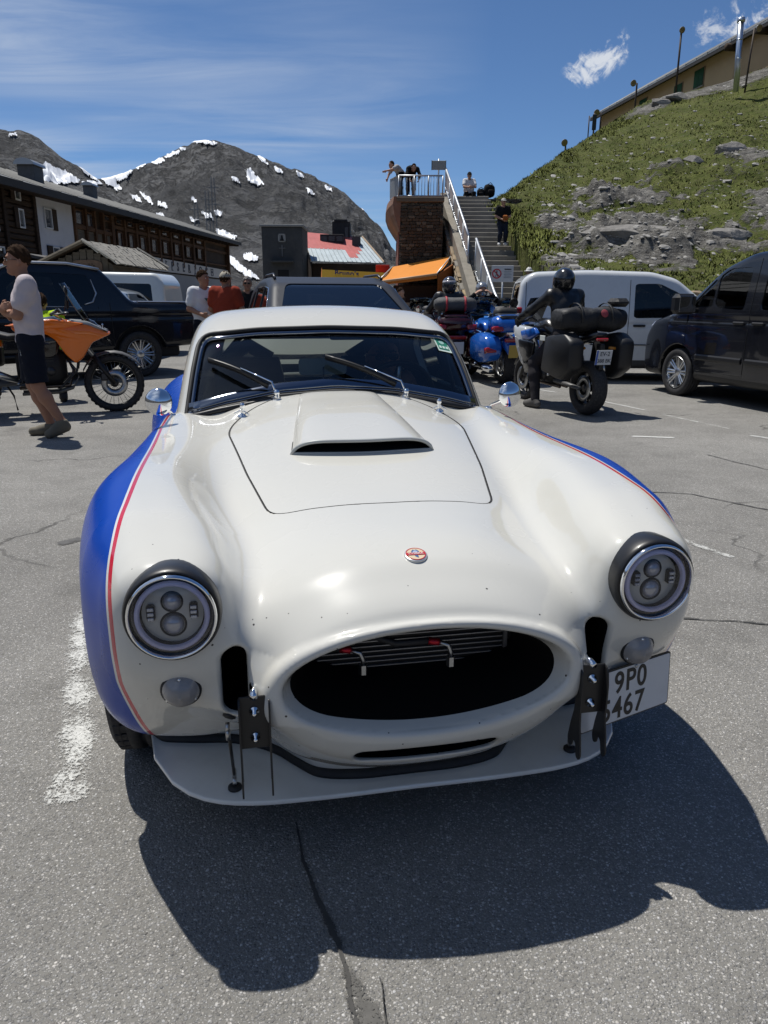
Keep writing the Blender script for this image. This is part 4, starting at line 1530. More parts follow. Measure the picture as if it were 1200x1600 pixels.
def build_hill_house():
 p0, p1 = Vector((19.0, 72.5, 13.2)), Vector((23.6, 44.0, 13.4))
 root = thing('hill_house', 'long ochre house with green shutters and a grey sheet roof on top of the slope', 'house', p0)
 ax = Vector((p1.x - p0.x, p1.y - p0.y, 0))
 L = ax.length
 ax.normalize()
 nx = Vector((ax.y, -ax.x, 0))
 if nx.x > 0: nx = -nx
 def P(s, out, z): return ax * s + nx * out + Vector((0, 0, z))
 Hw = 3.85
 och = mat('ochre_render', (.50, .35, .205), .9, var=.10, vscale=.5, dirt=.12)
 def slab(s0, s1, o0, o1, z0, z1, m, nm, par=None):
  v = [P(s, o, z) for z in (z0, z1) for s, o in ((s0, o0), (s1, o0), (s1, o1), (s0, o1))]
  return MB().add(v, [(3, 2, 1, 0), (4, 5, 6, 7), (0, 1, 5, 4), (1, 2, 6, 5), (2, 3, 7, 6), (3, 0, 4, 7)]).build(nm, m, par or root)
 slab(0, 20.0, -8, 0, -.8, Hw, och, 'wall')
 slab(20.0, L + 4, -8, .25, -.8, Hw - .05, mat('ochre_render_dark', (.42, .29, .175), .9, var=.12, vscale=.5, dirt=.15), 'annex_wall')
 # roof sheets between seams
 v = []
 nsh = 26
 rm = mat('weathered_zinc', (.27, .275, .27), .45, .45, var=.18, vscale=.7)
 rf = None
 for k in range(nsh):
  s0, s1 = -.6 + k * (L + 5) / nsh, -.6 + (k + 1) * (L + 5) / nsh - .05
  q = [P(s0, .75, Hw - .12), P(s1, .75, Hw - .12), P(s1, -4.2, Hw + 2.6), P(s0, -4.2, Hw + 2.6)]
  q += [a - Vector((0, 0, .10)) for a in q]
  MB().add(q, [(0, 1, 2, 3), (7, 6, 5, 4), (0, 4, 5, 1), (1, 5, 6, 2), (2, 6, 7, 3), (3, 7, 4, 0)]).build('roof_sheet', rm, root)
  MB().tube([P(s1 + .025, .76, Hw - .09), P(s1 + .025, -4.2, Hw + 2.63)], .045, 4, smooth=False).build('roof_seam', rm, root)
 slab(-.6, L + 4.4, .62, .74, Hw - .42, Hw - .21, DARKROOF, 'fascia')
 slab(-.6, L + 4.4, 0.26, .62, Hw - .28, Hw - .22, WOODD, 'soffit')
 grn = board_mat('green_shutter', (.018, .075, .030), .6, .15)
 for u, vv, w, h in ((1093, 122, 1.15, 1.05), (1060, 144, 1.05, .95), (1005, 166, 1.15, .95)):
  d = cam.matrix_world.to_3x3() @ Vector(((u - 600) / CAM_F, (800 - vv) / CAM_F, -1))
  # meet the wall plane
  n = nx
  t = (p0 - Vector((0, 0, CAM_H))).dot(n) / d.dot(n)
  hit = Vector((0, 0, CAM_H)) + d * t - p0
  s, z = hit.dot(ax), hit.z
  fr = slab(s - w / 2 - .06, s + w / 2 + .06, .005, .05, z - h / 2 - .05, z + h / 2 + .05, mat('shutter_frame', (.24, .17, .11), .8), 'window')
  for k in range(2):
   slab(s - w / 2 + k * w / 2 + .012, s - w / 2 + (k + 1) * w / 2 - .012, .052, .085, z - h / 2, z + h / 2, grn, 'shutter', fr)
  slab(s - w / 2 - .12, s + w / 2 + .12, .0, .14, z - h / 2 - .14, z - h / 2 - .06, mat('sill_stone', (.26, .24, .21), .8), 'sill', fr)
 # dark round ends of the purlins under the eave
 for s in (20.1, 23.2, 26.0):
  MB().tube([P(s, .2, Hw - .5), P(s, 1.0, Hw - .5)], .22, 10).build('purlin_end', WOODD, root)
build_hill_house()
def lamp_post(x, y, z0, z1, label, lean=(0, 0), big=1.0, arm=0.0):
 r = thing('lamp_post', label, 'lamp post', (x, y, z0), 0, 'lamp posts on the slope')
 h = z1 - z0
 pm = mat('rusty_post', (.060, .045, .036), .7, .3, var=.3)
 MB().tube([(0, 0, -.4), (lean[0] * .5, 0, h * .5), (lean[0], 0, h)], .055 * big, 8).build('post', pm, r)
 top = np.array([lean[0] + arm, -.02, h])
 if arm:
  MB().tube([(lean[0], 0, h - .02), (lean[0] + arm, 0, h)], .04 * big, 6).build('arm', pm, r)
 hd = MB().lathe([(0, .12), (.07, .11), (.14, .04), (.18, -.05), (.18, -.08), (.0, -.08)], top, (-.25, .85, .25), 16).build('lamp_head', mat('lamp_grey', (.22, .21, .19), .6, .3), r)
 MB().lathe([(0, -.10), (.10, -.095), (.165, -.085)], top, (-.25, .85, .25), 16).build('lamp_glass', mat('lamp_amber', (.20, .15, .06), .2, coat=.8), hd)
def build_terrace_things():
 for (u, v0, v1, Y, lb, lean, big, arm) in (
  (1055, 47, 152, 50.0, 'tallest lamp post, standing in front of the middle of the ochre house', (-.02, 0), 1.1, 0),
  (991, 130, 180, 49.5, 'shorter lamp post in front of the far shutter of the ochre house', (0, 0), 1.0, -.25),
  (937, 176, 207, 48.8, 'small lamp post at the far corner of the ochre house', (0, 0), .9, -.3),
  (883, 223, 239, 43.7, 'lowest lamp post on the crest left of the trail sign', (0, 0), .8, -.1),
  (1166, 44, 122, 45.5, 'thin lamp post right of the steel flue', (.12, 0), .9, .2)):
  a = at_plane(u, v1, Y)
  b = at_plane(u, v0, Y)
  lamp_post(a.x, Y, min(a.z, float(hill_z(a.x, Y)) + .1), b.z, lb, lean, big, arm)
 a = at_plane(926, 222, 48.2)
 ts = thing('trail_sign', 'narrow dark board on a post on the crest left of the ochre house', 'sign', (a.x, 48.2, a.z))
 MB().tube([(0, 0, -.5), (0, 0, 1.55)], .05, 8).build('post', MATS['rusty_post'], ts)
 MB().box((0, -.06, 1.05), (.24, .06, .85), .02).build('board', mat('sign_dark', (.03, .035, .035), .6), ts)
 a, b = at_plane(918, 222, 48.6), at_plane(918, 181, 48.6)
 o = MB().tube([(0, 0, -.4), (0, 0, b.z - a.z)], .035, 8).build('bare_pole', MATS['rusty_post'])
 o.location = a
 tag(o, 'thin bare pole at the left end of the terrace beside the trail sign', 'pole')
 a, b = at_plane(1152, 124, 44.8), at_plane(1158, 32, 44.8)
 o = thing('steel_flue', 'tall shiny steel flue pipe beside the ochre house wall', 'flue', a)
 d = b - Vector(a)
 MB().tube([(0, 0, -.6), tuple(d)], .15, 14).build('pipe', mat('flue_steel', (.50, .55, .62), .28, .9), o)
 for t in (.35, .68):
  MB().tube([tuple(d * (t - .01)), tuple(d * (t + .01))], .165, 14).build('pipe_band', MATS['flue_steel'], o)
 MB().tube([tuple(d * .97), tuple(d * 1.04)], .20, 14).build('pipe_cap', MATS['flue_steel'], o)
build_terrace_things()
# ---------------------------------------------------------------- stairs, bastion, kiosk
SL = lambda y: np.interp(y, [20.4, 26.3, 31.0, 34.0], [3.10, 2.76, 2.45, 2.25])      # left edge of the steps
STEP_Z = lambda y: np.clip((y - 20.9) * .51, 0, 5.16)
def rubble_mat():
 m = bpy.data.materials.new('dry_stone')
 m.use_nodes = True
 t = NT(m.node_tree)
 tc = t.n('ShaderNodeTexCoord').outputs['Object']
 v = t.mapping(tc, scale=(1.0, 1.0, 2.6))
 d = t.voro(v, 4.2, 'DISTANCE_TO_EDGE', .9)
 c = t.voro(v, 4.2, out=1, rand=.9)
 r = t.n('ShaderNodeSeparateColor', Color=c)
 col = t.mix(t.ramp(r.outputs[0], [(0, 0), (1, 1)]), (.075, .052, .034), (.21, .165, .115))
 col = t.mix(t.math('MULTIPLY', r.outputs[1], .5), col, (.15, .145, .135))
 col = t.mix(1.0, col, t.ramp(t.noise(tc, 9, 5, .6), [(.3, .7), (.7, 1.25)]), blend='MULTIPLY')
 j = t.ramp(d, [(.02, 1), (.07, 0)])
 col = t.mix(j, col, (.035, .028, .022))
 b = t.n('ShaderNodeBsdfPrincipled', Roughness=.92)
 t.set(b.inputs['Base Color'], col)
 t.set(b.inputs['Normal'], t.bump(t.math('SUBTRACT', t.noise(tc, 12, 4, .6), t.math('MULTIPLY', j, 1.5)), .7, .05))
 o = t.n('ShaderNodeOutputMaterial')
 t.link(b, o, 0)
 return m
RUBBLE = rubble_mat()
def stones_on(root, quad, rows, cols, mats, name='stone', depth=.10):
 """proud facing stones over a planar quad (bottom-left, bottom-right, top-right, top-left)"""
 a, b, c, d = [Vector(q) for q in quad]
 n = (b - a).cross(d - a).normalized()
 src = []
 for m in mats:
  V, F = cbox(.5, .5, .5, .12)
  V = V * (1 + rng.normal(0, .09, V.shape))
  me = bpy.data.meshes.new(name)
  me.from_pydata(V.tolist(), [], F)
  me.materials.append(m)
  src.append(me)
 for r in range(rows):
  v = (r + .5) / rows
  u = rng.uniform(0, .5 / cols)
  while u < 1 - .3 / cols:
   w = rng.uniform(.6, 1.45) / cols
   w = min(w, 1 - u)
   uc = u + w / 2
   p = a.lerp(b, uc).lerp(d.lerp(c, uc), v)
   ex = (b - a).lerp(c - d, v)
   ey = d.lerp(c, uc) - a.lerp(b, uc)
   o = bpy.data.objects.new(name, src[rng.integers(len(src))])
   put(o, root)
   M = Matrix((ex.normalized(), n.cross(ex.normalized()), n)).transposed().to_4x4()
   M.translation = p + n * rng.uniform(-.02, .02)
   o.matrix_local = M @ Matrix.Rotation(rng.normal(0, .05), 4, 'Z') @ Matrix.Diagonal((ex.length * w * .95, ey.length / rows * rng.uniform(.8, .97), depth * rng.uniform(.7, 1.2), 1))
   u += w
def build_stairs():
 root = thing('stone_stairs', 'long straight flight of grey stone steps climbing beside the grassy slope', 'stairs', (3.4, 20.9, 0))
 sm = mat('step_stone', (.21, .195, .17), .9, var=.25, vscale=2.5, bump=.4, bscale=14, bdist=.01)
 n = 30
 for k in range(n):
  y0 = 20.9 + k * 10.1 / n
  y1 = y0 + 10.1 / n
  z = (k + 1) * 5.16 / n
  xl, xr = float(SL(y0)), float(stair_line(y0)) + .25
  MB().box(((xl + xr) / 2 - 3.4, y0 - 20.9 + .25 + rng.uniform(-.012, .012), z - .085), (xr - xl, .50, .165), .018).build('step', sm, root)
 # solid body under the steps with the rough side wall facing the square
 mb = MB()
 ys = np.linspace(20.9, 31.0, 14)
 rings = []
 for y in ys:
  xl, xr = float(SL(y)) - .05, float(stair_line(y)) + .3
  zt = max(float(STEP_Z(y)) - .12, .02)
  rings.append([(xl - 3.4, y - 20.9, -.1), (xr - 3.4, y - 20.9, -.1), (xr - 3.4, y - 20.9, zt), (xl - 3.4, y - 20.9, zt)])
 mb.loft(rings, smooth=False)
 mb.build('stair_body', RUBBLE, root)
 MB().box((.3, 12.1, 2.5), (3.2, 4.0, 5.2)).build('landing_body', RUBBLE, root)
 # sloping coping of the side wall
 cp = []
 for y in np.linspace(21.2, 30.9, 12):
  x, z = float(SL(y)) - .20, float(STEP_Z(y)) + .20
  cp.append([(x - .13 - 3.4, y - 20.9, z - .50), (x + .15 - 3.4, y - 20.9, z - .50), (x + .15 - 3.4, y - 20.9, z), (x - .13 - 3.4, y - 20.9, z)])
 MB().loft(cp, smooth=False).build('side_coping', mat('coping_stone', (.22, .20, .165), .9, var=.25, vscale=3, bump=.4, bscale=10), root)
 tans = [mat('side_stone_tan', (.26, .20, .13), .9, var=.3, vscale=3, bump=.5, bscale=9, bdist=.02), mat('side_stone_ochre', (.32, .25, .15), .9, var=.3, vscale=3, bump=.5, bscale=9, bdist=.02), mat('side_stone_grey', (.20, .185, .16), .9, var=.3, vscale=3, bump=.5, bscale=9, bdist=.02)]
 q = lambda y, z: (float(SL(y)) - .36 - 3.4, y - 20.9, z)
 stones_on(root, [q(30.6, 2.4), q(25.2, 1.2), q(25.2, 2.0), q(30.6, 4.75)], 15, 12, tans, depth=.12)
 stones_on(root, [q(25.2, .05), q(21.4, .02), q(21.4, .15), q(25.2, 1.95)], 8, 10, tans, depth=.12)
 # railings: panels between rails
 gp = mat('rail_panel', (.30, .32, .34), .45, .5, var=.1)
 def railing(label, y0, y1, dx, low, high, nposts, pan):
  r = thing('stair_railing', label, 'railing', (float(SL(y0)), y0, 0))
  P = lambda y, h: np.array([float(SL(y)) + dx(y) - float(SL(y0)), y - y0, float(STEP_Z(y)) + h])
  ys = np.linspace(y0, y1, nposts)
  MB().tube([P(y, high) for y in ys], .045, 8).build('handrail', GALV, r)
  MB().tube([P(y, low) for y in ys], .03, 8).build('bottom_rail', GALV, r)
  for y in ys:
   MB().tube([P(y, -.1), P(y, high)], .03, 8).build('post', GALV, r)
  for a, b in zip(ys[:-1], ys[1:]):
   v = [P(a + .06, low + .06), P(b - .06, low + .06), P(b - .06, high - .06), P(a + .06, high - .06)]
   v += [p + (.014, 0, 0) for p in v]
   MB().add(v, [(3, 2, 1, 0), (4, 5, 6, 7), (0, 1, 5, 4), (1, 2, 6, 5), (2, 3, 7, 6), (3, 0, 4, 7)]).build('rail_panel', pan, r)
   for t in (.25, .75):
    c = P(a + (b - a) * t, low + .1)
    MB().lathe([(0, -.03), (.035, -.03), (.035, .03), (0, .03)], c, (1, 0, 0), 8).build('clip', GALV, r)
 railing('upper stair railing with pinkish grey panels running down from the bastion', 25.4, 31.0, lambda y: -.12, .35, 1.02, 6, mat('rail_panel_warm', (.36, .33, .32), .5, .4, var=.1))
 railing('lower stair railing with blue grey panels ending at the foot of the stairs', 20.7, 25.0, lambda y: .06, .12, 1.10, 5, gp)
build_stairs()
def build_bastion():
 root = thing('stone_bastion', 'dark dry-stone bastion with a curved rusty concrete rim beside the stairs', 'tower', (.5, 28, 0))
 MB().box((.78, 3.0, 2.3), (1.54, 6.0, 4.6), .02).build('core_wall', RUBBLE, root)
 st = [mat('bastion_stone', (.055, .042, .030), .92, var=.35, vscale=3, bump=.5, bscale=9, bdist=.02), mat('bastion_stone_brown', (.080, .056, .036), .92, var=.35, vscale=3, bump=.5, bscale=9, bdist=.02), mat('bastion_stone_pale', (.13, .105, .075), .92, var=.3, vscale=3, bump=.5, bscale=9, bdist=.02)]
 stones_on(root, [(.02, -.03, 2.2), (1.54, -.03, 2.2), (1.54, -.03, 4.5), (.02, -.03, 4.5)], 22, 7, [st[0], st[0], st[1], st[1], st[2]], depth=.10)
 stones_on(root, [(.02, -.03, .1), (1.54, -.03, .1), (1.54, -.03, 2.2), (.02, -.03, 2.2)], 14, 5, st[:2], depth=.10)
 # deck slab, rounded at the left and tapering into the wall
 rust = mat('rusty_concrete', (.20, .105, .070), .85, var=.35, vscale=1.5, dirt=.3, bump=.3, bscale=8)
 rings = []
 for y in np.linspace(0, 6, 13):
  b = .42 * math.sin(math.pi * min(1, (y + 1.2) / 4.5) * .5)
  rings.append([(1.56, y - .08, 4.80), (-.02 - b, y - .08, 4.80), (-.06 - b, y - .08, 4.55), (-.04 - b * .8, y - .08, 4.25), (-.03 - b * .35, y - .08, 3.95), (.0, y - .08, 3.70), (.03, y - .08, 3.6), (.045, y - .08, 4.3), (.06, y - .08, 4.60), (1.56, y - .08, 4.62)])
 MB().loft(rings, smooth=False).build('deck_slab', rust, root)
 MB().box((.74, -.06, 4.70), (1.66, .16, .16), .02).build('rim_course', mat('rim_stone', (.12, .095, .07), .9, var=.3, vscale=2), root)
 MB().box((-.012, 3.0, 1.85), (.03, 5.9, 3.6)).build('red_side_wall', mat('red_render', (.16, .050, .034), .85, var=.25, vscale=1), root)
 # railing of the deck
 r = thing('deck_railing', 'grey balustrade with vertical bars on top of the bastion', 'railing', (.5, 28.15, 4.8))
 for z in (.04, .70):
  MB().tube([(-.30, .9, z), (-.02, 0, z), (1.52, 0, z)], .028, 8).build('rail', GALV, r)
 for x in (-.02, .52, 1.02, 1.52):
  MB().tube([(x, 0, 0), (x, 0, .70)], .028, 8).build('post', GALV, r)
 first = None
 for k in range(15):
  x = .05 + k * .105
  if first is None:
   first = MB().tube([(0, 0, .04), (0, 0, .70)], .010, 6).build('baluster', GALV, r)
   first.location = (x, 0, 0)
  else:
   share(first, r, (x, 0, 0))
 v = [(-.33, .95, .03), (-.03, .03, .03), (-.03, .03, .68), (-.33, .95, .68)]
 v += [(x + .012, y, z) for x, y, z in v]
 MB().add(v, [(3, 2, 1, 0), (4, 5, 6, 7), (0, 1, 5, 4), (1, 2, 6, 5), (2, 3, 7, 6), (3, 0, 4, 7)]).build('end_panel', MATS['rail_panel'], r)
 # board on a mast behind the top of the railing
 s = thing('notice_board', 'blank grey board on a thin mast at the top of the stairs', 'sign', (2.05, 31.0, 5.16))
 MB().tube([(0, 0, -.1), (0, 0, 1.35)], .03, 8).build('mast', GALV, s)
 MB().box((0, -.05, 1.12), (.54, .03, .33), .01).build('board', mat('board_grey', (.28, .30, .29), .6, var=.08), s)
 for x in (-.27, .27):
  MB().box((x, -.05, 1.12), (.02, .04, .34)).build('board_edge', DARKM, s)
 # no-pedestrians board hung on the lower railing
 b = thing('warning_sign', 'white board with a red no-walking roundel and lines of small print on the lower stairs', 'sign', (3.10, 20.55, 2.0))
 wm = mat('warning_white', (.50, .51, .52), .5, var=.04)
 MB().tube([(.02, .04, -2.0), (.02, .04, .18)], .025, 8).build('post', GALV, b)
 MB().box((0, 0, 0), (.58, .015, .42), .006).build('board', wm, b)
 red, ink = mat('warning_red', (.42, .02, .03), .5), mat('warning_ink', (.03, .03, .035), .6)
 ag = np.linspace(0, 2 * math.pi, 33)[:-1]
 def ring(r0, r1, y, m, nm):
  V = [(-.15 + math.cos(t) * q, y, math.sin(t) * q) for q in (r0, r1) for t in ag]
  mesh_obj(nm, V, [(i, 32 + i, 32 + (i + 1) % 32, (i + 1) % 32) for i in range(32)], m, b, False)
 ring(.095, .125, -.012, red, 'roundel')
 f = MB()
 f.ball((-.15, -.012, .068), (.014, .004, .016), 8, 6)
 f.prism([(-.165, .05), (-.138, .05), (-.135, -.01), (-.165, -.01)], 'y', -.014, -.011)
 f.prism([(-.165, -.008), (-.148, -.008), (-.170, -.078), (-.190, -.078)], 'y', -.014, -.011)
 f.prism([(-.152, -.008), (-.136, -.008), (-.108, -.075), (-.126, -.078)], 'y', -.014, -.011)
 f.build('walking_figure', ink, b)
 M = Matrix.Translation((-.15, -.016, 0)) @ Matrix.Rotation(R(45), 4, 'Y')
 MB().box((0, 0, 0), (.20, .003, .024), M=M).build('slash', red, b)
 MB().box((.14, -.011, .11), (.18, .003, .028)).build('print_heading', ink, b)
 for k in range(5):
  MB().box((.14 - (k % 2) * .01, -.011, .055 - k * .038), (.20 - (k % 2) * .03, .003, .010)).build('print_line', mat('print_grey', (.20, .24, .27), .6), b)
build_bastion()
def build_kiosk():
 root = thing('snack_kiosk', 'snack kiosk at the foot of the bastion under an orange awning', 'kiosk', (1.0, 25.5, 0))
 o = Vector((1.0, 25.5, 0))
 MB().box((.15, 1.5, .9), (1.7, 1.6, 1.8), .02).build('kiosk_wall', mat('kiosk_dark', (.040, .022, .016), .8), root)
 MB().box((-.1, .15, .55), (1.8, .5, 1.1), .02).build('counter', WOODB, root)
 for k, (x, z, w, h, c) in enumerate(((-.6, 1.42, .25, .18, (.30, .05, .03)), (-.25, 1.40, .2, .14, (.35, .26, .18)), (.2, 1.45, .16, .22, (.20, .20, .20)))):
  MB().box((x, .2, 1.1 + h / 2), (w, .2, h), .01).build('counter_box', mat('box_tint_%d' % k, c, .6), root)
 # side cheek of orange boards
 v = [at_plane(683, 455, 25.3) - o, at_plane(707, 462, 26.6) - o, at_plane(709, 411, 26.6) - o, at_plane(684, 428, 25.3) - o]
 v[0].z = v[1].z = 0
 om = board_mat('orange_board', (.26, .085, .022), .7, .2)
 MB().add([*v, *[p + Vector((.05, .02, 0)) for p in v]], [(0, 1, 2, 3), (7, 6, 5, 4), (0, 4, 5, 1), (1, 5, 6, 2), (2, 6, 7, 3), (3, 7, 4, 0)]).build('side_cheek', om, root)
 # awning
 a = thing('orange_awning', 'bright orange sloping awning above the kiosk', 'awning', (1.0, 25.5, 2.2))
 o2 = Vector((1.0, 25.5, 2.2))
 A, B = at_plane(613, 417, 27.6) - o2, at_plane(705, 400, 27.4) - o2
 D, C_ = at_plane(591, 439, 25.1) - o2, at_plane(683, 427, 24.9) - o2
 om2 = mat('awning_cloth', (.58, .20, .012), .8, var=.06, vscale=2)
 ny, nx = 8, 14
 V, F = [], []
 for i in range(ny + 1):
  for j in range(nx + 1):
   u, w = j / nx, i / ny
   p = A.lerp(B, u).lerp(D.lerp(C_, u), w)
   p.z -= .07 * math.sin(math.pi * w) * (1 + .3 * math.sin(9 * u))
   V.append(p)
 F = [(i * (nx + 1) + j, i * (nx + 1) + j + 1, (i + 1) * (nx + 1) + j + 1, (i + 1) * (nx + 1) + j) for i in range(ny) for j in range(nx)]
 V2 = [p - Vector((0, 0, .012)) for p in V]
 k = len(V)
 MB().add(V + V2, F + [tuple(t + k for t in f[::-1]) for f in F], True).build('awning_cloth', om2, a)
 MB().tube([D + Vector((0, -.02, -.03)), C_ + Vector((0, -.02, -.03))], .04, 8).build('front_bar', mat('awning_bar', (.50, .30, .16), .5), a)
 for p, q in ((A, D), (B, C_)):
  MB().tube([p, q], .022, 6).build('awning_arm', GALV, a)
 # valance of dark orange below the bar
 MB().add([D, C_, C_ + Vector((0, 0, -.16)), D + Vector((0, 0, -.14)), D + Vector((0, .012, 0)), C_ + Vector((0, .012, 0)), C_ + Vector((0, .012, -.16)), D + Vector((0, .012, -.14))], [(0, 3, 2, 1), (4, 5, 6, 7), (0, 1, 5, 4), (2, 3, 7, 6), (1, 2, 6, 5), (3, 0, 4, 7)]).build('valance', mat('valance_orange', (.50, .15, .015), .8), a)
 # yellow stall left of it
 y = thing('yellow_stall', 'low market stall with a yellow lettered canopy in front of the red roofed house', 'stall', (-1.15, 30.0, 0))
 o3 = Vector((-1.15, 30.0, 0))
 p = [at_plane(503, 421, 30) - o3, at_plane(600, 426, 30) - o3, at_plane(600, 438, 29.9) - o3, at_plane(503, 433, 29.9) - o3]
 ym = mat('canopy_yellow', (.72, .42, .035), .7, var=.04)
 MB().add([*p, *[q + Vector((0, .03, 0)) for q in p]], [(0, 3, 2, 1), (4, 5, 6, 7), (0, 1, 5, 4), (2, 3, 7, 6), (1, 2, 6, 5), (3, 0, 4, 7)]).build('canopy_front', ym, y)
 q = [p[0], p[1], p[1] + Vector((.1, 1.6, -.02)), p[0] + Vector((.1, 1.6, -.02))]
 MB().add(q, [(0, 1, 2, 3)]).build('canopy_top', ym, y)
 s = [p[0], p[3], p[3] + Vector((-.12, 1.0, .0)), p[0] + Vector((-.06, .6, .1))]
 MB().add(s, [(0, 1, 2, 3)]).build('canopy_side', mat('canopy_orange', (.60, .20, .02), .7), y)
 ex = (p[1] - p[0]).normalized()
 M = axes(p[0].lerp(p[2], .40) + Vector((0, -.01, .01)), ex, Vector((0, 0, 1)))
 inkb = mat('canopy_ink', (.06, .065, .16), .6)
 t0 = text_mesh("Bruno's", .27, inkb, y, M, depth=.003, bold=.008, space=1.12)
 c = p[0].lerp(p[1], .87) + Vector((0, -.008, -.16))
 mb = MB()
 mb.lathe([(.05, -.006), (.09, -.006), (.09, .006), (.05, .006)], c, (0, 1, 0), 16, close=True, smooth=False)
 mb.box(c + Vector((.07, -.002, .05)), (.10, .01, .035), rz=0)
 mb.build('emblem', inkb, y)
 for k in (0, 1):
  x = p[k].x * .96
  MB().tube([(x, .4, 0), (x, .4, 2.3)], .04, 8).build('stall_post', WOODB, y)
 MB().box((0, .6, .5), (2.2, .6, 1.0), .02).build('stall_counter', WOODD, y)
 MB().box((0, 1.7, 1.1), (2.3, .1, 2.2), .0).build('stall_back', mat('stall_dark', (.02, .014, .012), .8), y)
 rr = MB().box((0, 0, 0), (.55, .05, .30), .01, rz=R(8)).build('red_banner', mat('banner_red', (.42, .02, .02), .7))
 rr.location = at_plane(598, 420, 31.0)
 tag(rr, 'small red banner between the yellow stall and the orange awning', 'banner')
 MB().tube([(0, .04, -2.6), (0, .04, .15)], .02, 6).build('banner_pole', GALV, rr)
build_kiosk()
def build_masts():
 for u, v0, v1, Y, lb in ((327, 298, 372, 112, 'lattice antenna mast on the scree right of the hotel roof'), (337, 276, 372, 118, 'taller lattice antenna mast on the scree right of the hotel roof'), (309, 318, 372, 108, 'short lattice antenna mast just above the hotel roof')):
  a, b = at_plane(u, v1, Y), at_plane(u, v0, Y)
  h = b.z - a.z
  r = thing('antenna_mast', lb, 'mast', a, 0, 'antenna masts on the scree')
  mm = mat('mast_grey', (.20, .21, .22), .6, .3)
  w = .34
  for sx, sy in ((-1, -1), (1, -1), (1, 1), (-1, 1)):
   MB().tube([(sx * w, sy * w, -6), (sx * w * .6, sy * w * .6, h)], .032, 5, smooth=False).build('mast_leg', mm, r)
  lt = MB()
  for k in range(10):
   z0, z1 = h * k / 10, h * (k + 1) / 10
   lt.tube([(-w * .9, -w * .9, z0), (w * .9, -w * .9, z1)], .014, 4, smooth=False)
   lt.tube([(w * .9, -w * .9, z0), (-w * .9, -w * .9, z1)], .014, 4, smooth=False)
  o = lt.build('mast_lattice', mm, r)
  o['kind'] = 'stuff'
  for t in (.55, .82):
   MB().box((0, -.2, h * t), (1.9, .06, .07)).build('antenna_arm', mm, r)
build_masts()
# ---------------------------------------------------------------- the white sports car
CAR_YAW, CAR_LOC = R(11.02), (0.112, 1.460, 0.0)
WF, WR = 0.79, 3.075            # axle positions
_nz = spl([.02, .06, .12, .19, .30, .45, .55, .88, 1.42, 1.585, 1.8, 2.6, 3.1, 3.6, 3.9, 4.05], [.672, .706, .737, .768, .788, .799, .806, .858, .952, .972, .965, .93, .91, .84, .74, .66])
_na = spl([.02, .12, .25, .45, .75, 1.1, 1.5, 1.8, 2.7, 3.3, 3.8, 4.05], [.362, .392, .425, .475, .57, .66, .735, .755, .755, .72, .62, .5])
_nb = spl([.02, .06, .12, .20, .35, .8, 3.4, 4.05], [.355, .302, .250, .198, .165, .16, .18, .36])
_nn = spl([.02, .3, .8, 1.6, 4.0], [2.15, 2.7, 2.9, 2.25, 2.4])
_fx = spl([.08, .2, .4, .75, 1.1, 1.6, 1.9], [.572, .586, .628, .672, .655, .635, .62])
_fa = spl([.08, .2, .4, .75, 1.1, 1.6, 1.9], [.112, .157, .193, .198, .172, .116, .10])
_ft = spl([.08, .14, .22, .4, .75, 1.1, 1.6, 1.9], [.798, .817, .836, .862, .876, .872, .880, .85])
_fb = spl([.08, .16, .3, .75, 1.9], [.57, .48, .30, .22, .40])
_rx = spl([1.9, 2.4, 3.05, 3.6, 3.95], [.62, .61, .60, .56, .5])
_ra = spl([1.9, 2.4, 3.05, 3.6, 3.95], [.10, .19, .275, .23, .14])
_rt = spl([1.9, 2.4, 3.05, 3.6, 3.95], [.80, .875, .925, .86, .74])
_lf = spl([.14, .20, .30, .40, .50, .60, .75], [.50, .425, .28, .175, .118, .115, .15])
def _loft(x, y, z, xc, a, zt, zb, n):
 zc, b = (zt + zb) / 2, (zt - zb) / 2
 q = (np.abs((x - xc) / a) ** n + np.abs((z - zc) / b) ** n) ** (1 / n)
 return (q - 1) * np.minimum(a, b) * 1.05
def car_shell(P):
 x, y, z = np.abs(P[:, 0]), P[:, 1], P[:, 2]
 C = _loft(x, y, z, 0, _na(y), _nz(y), _nb(y), _nn(y))
 C = smax(C, .022 - y, .03)
 C = smax(C, y - 4.02, .2)
 Fd = _loft(x, y, z, _fx(y), _fa(y), _ft(y), _fb(y), 2.9)
 Fd = smax(smax(Fd, .085 - y, .05), y - 1.95, .3)
 Rd = _loft(x, y, z, _rx(y), _ra(y), _rt(y), .25, 2.25)
 Rd = smax(smax(Rd, y - 3.9, .25), 1.8 - y, .3)
 bow = _lf(z) + .9 * np.maximum(x - .42, 0) ** 2
 L = smax((bow - y) * .8, x - np.interp(y, [.2, .5, .8, 1.3, 2.6, 3.0, 4], [.715, .77, .80, .755, .745, .80, .70]), .10)
 L = smax(smax(L, .175 - z, .05), z - .70, .12)
 L = smax(L, y - 3.95, .2)
 d = smin(C, L, np.interp(z, [.25, .36, .45, .60], [.05, .07, .15, .07]))
 d = smin(d, Fd, np.interp(y, [.15, .5, 1.0], [.065, .10, .10]))
 d = smin(d, Rd, .12)
 # rolled lip round the mouth
 a, b = .352, .142
 u, v = x, z - .531
 k = np.sqrt((u / a) ** 2 + (v / b) ** 2) + 1e-6
 gl = np.sqrt((u / a ** 2) ** 2 + (v / b ** 2) ** 2) + 1e-6
 de = k * (k - 1) / gl
 ym = .030 + .10 * u ** 2 - .10 * v
 T = np.sqrt(de ** 2 + (y - ym) ** 2) - np.interp(v, [-.14, .02, .12], [.0155, .011, .006])
 return smin(d, T, .03)
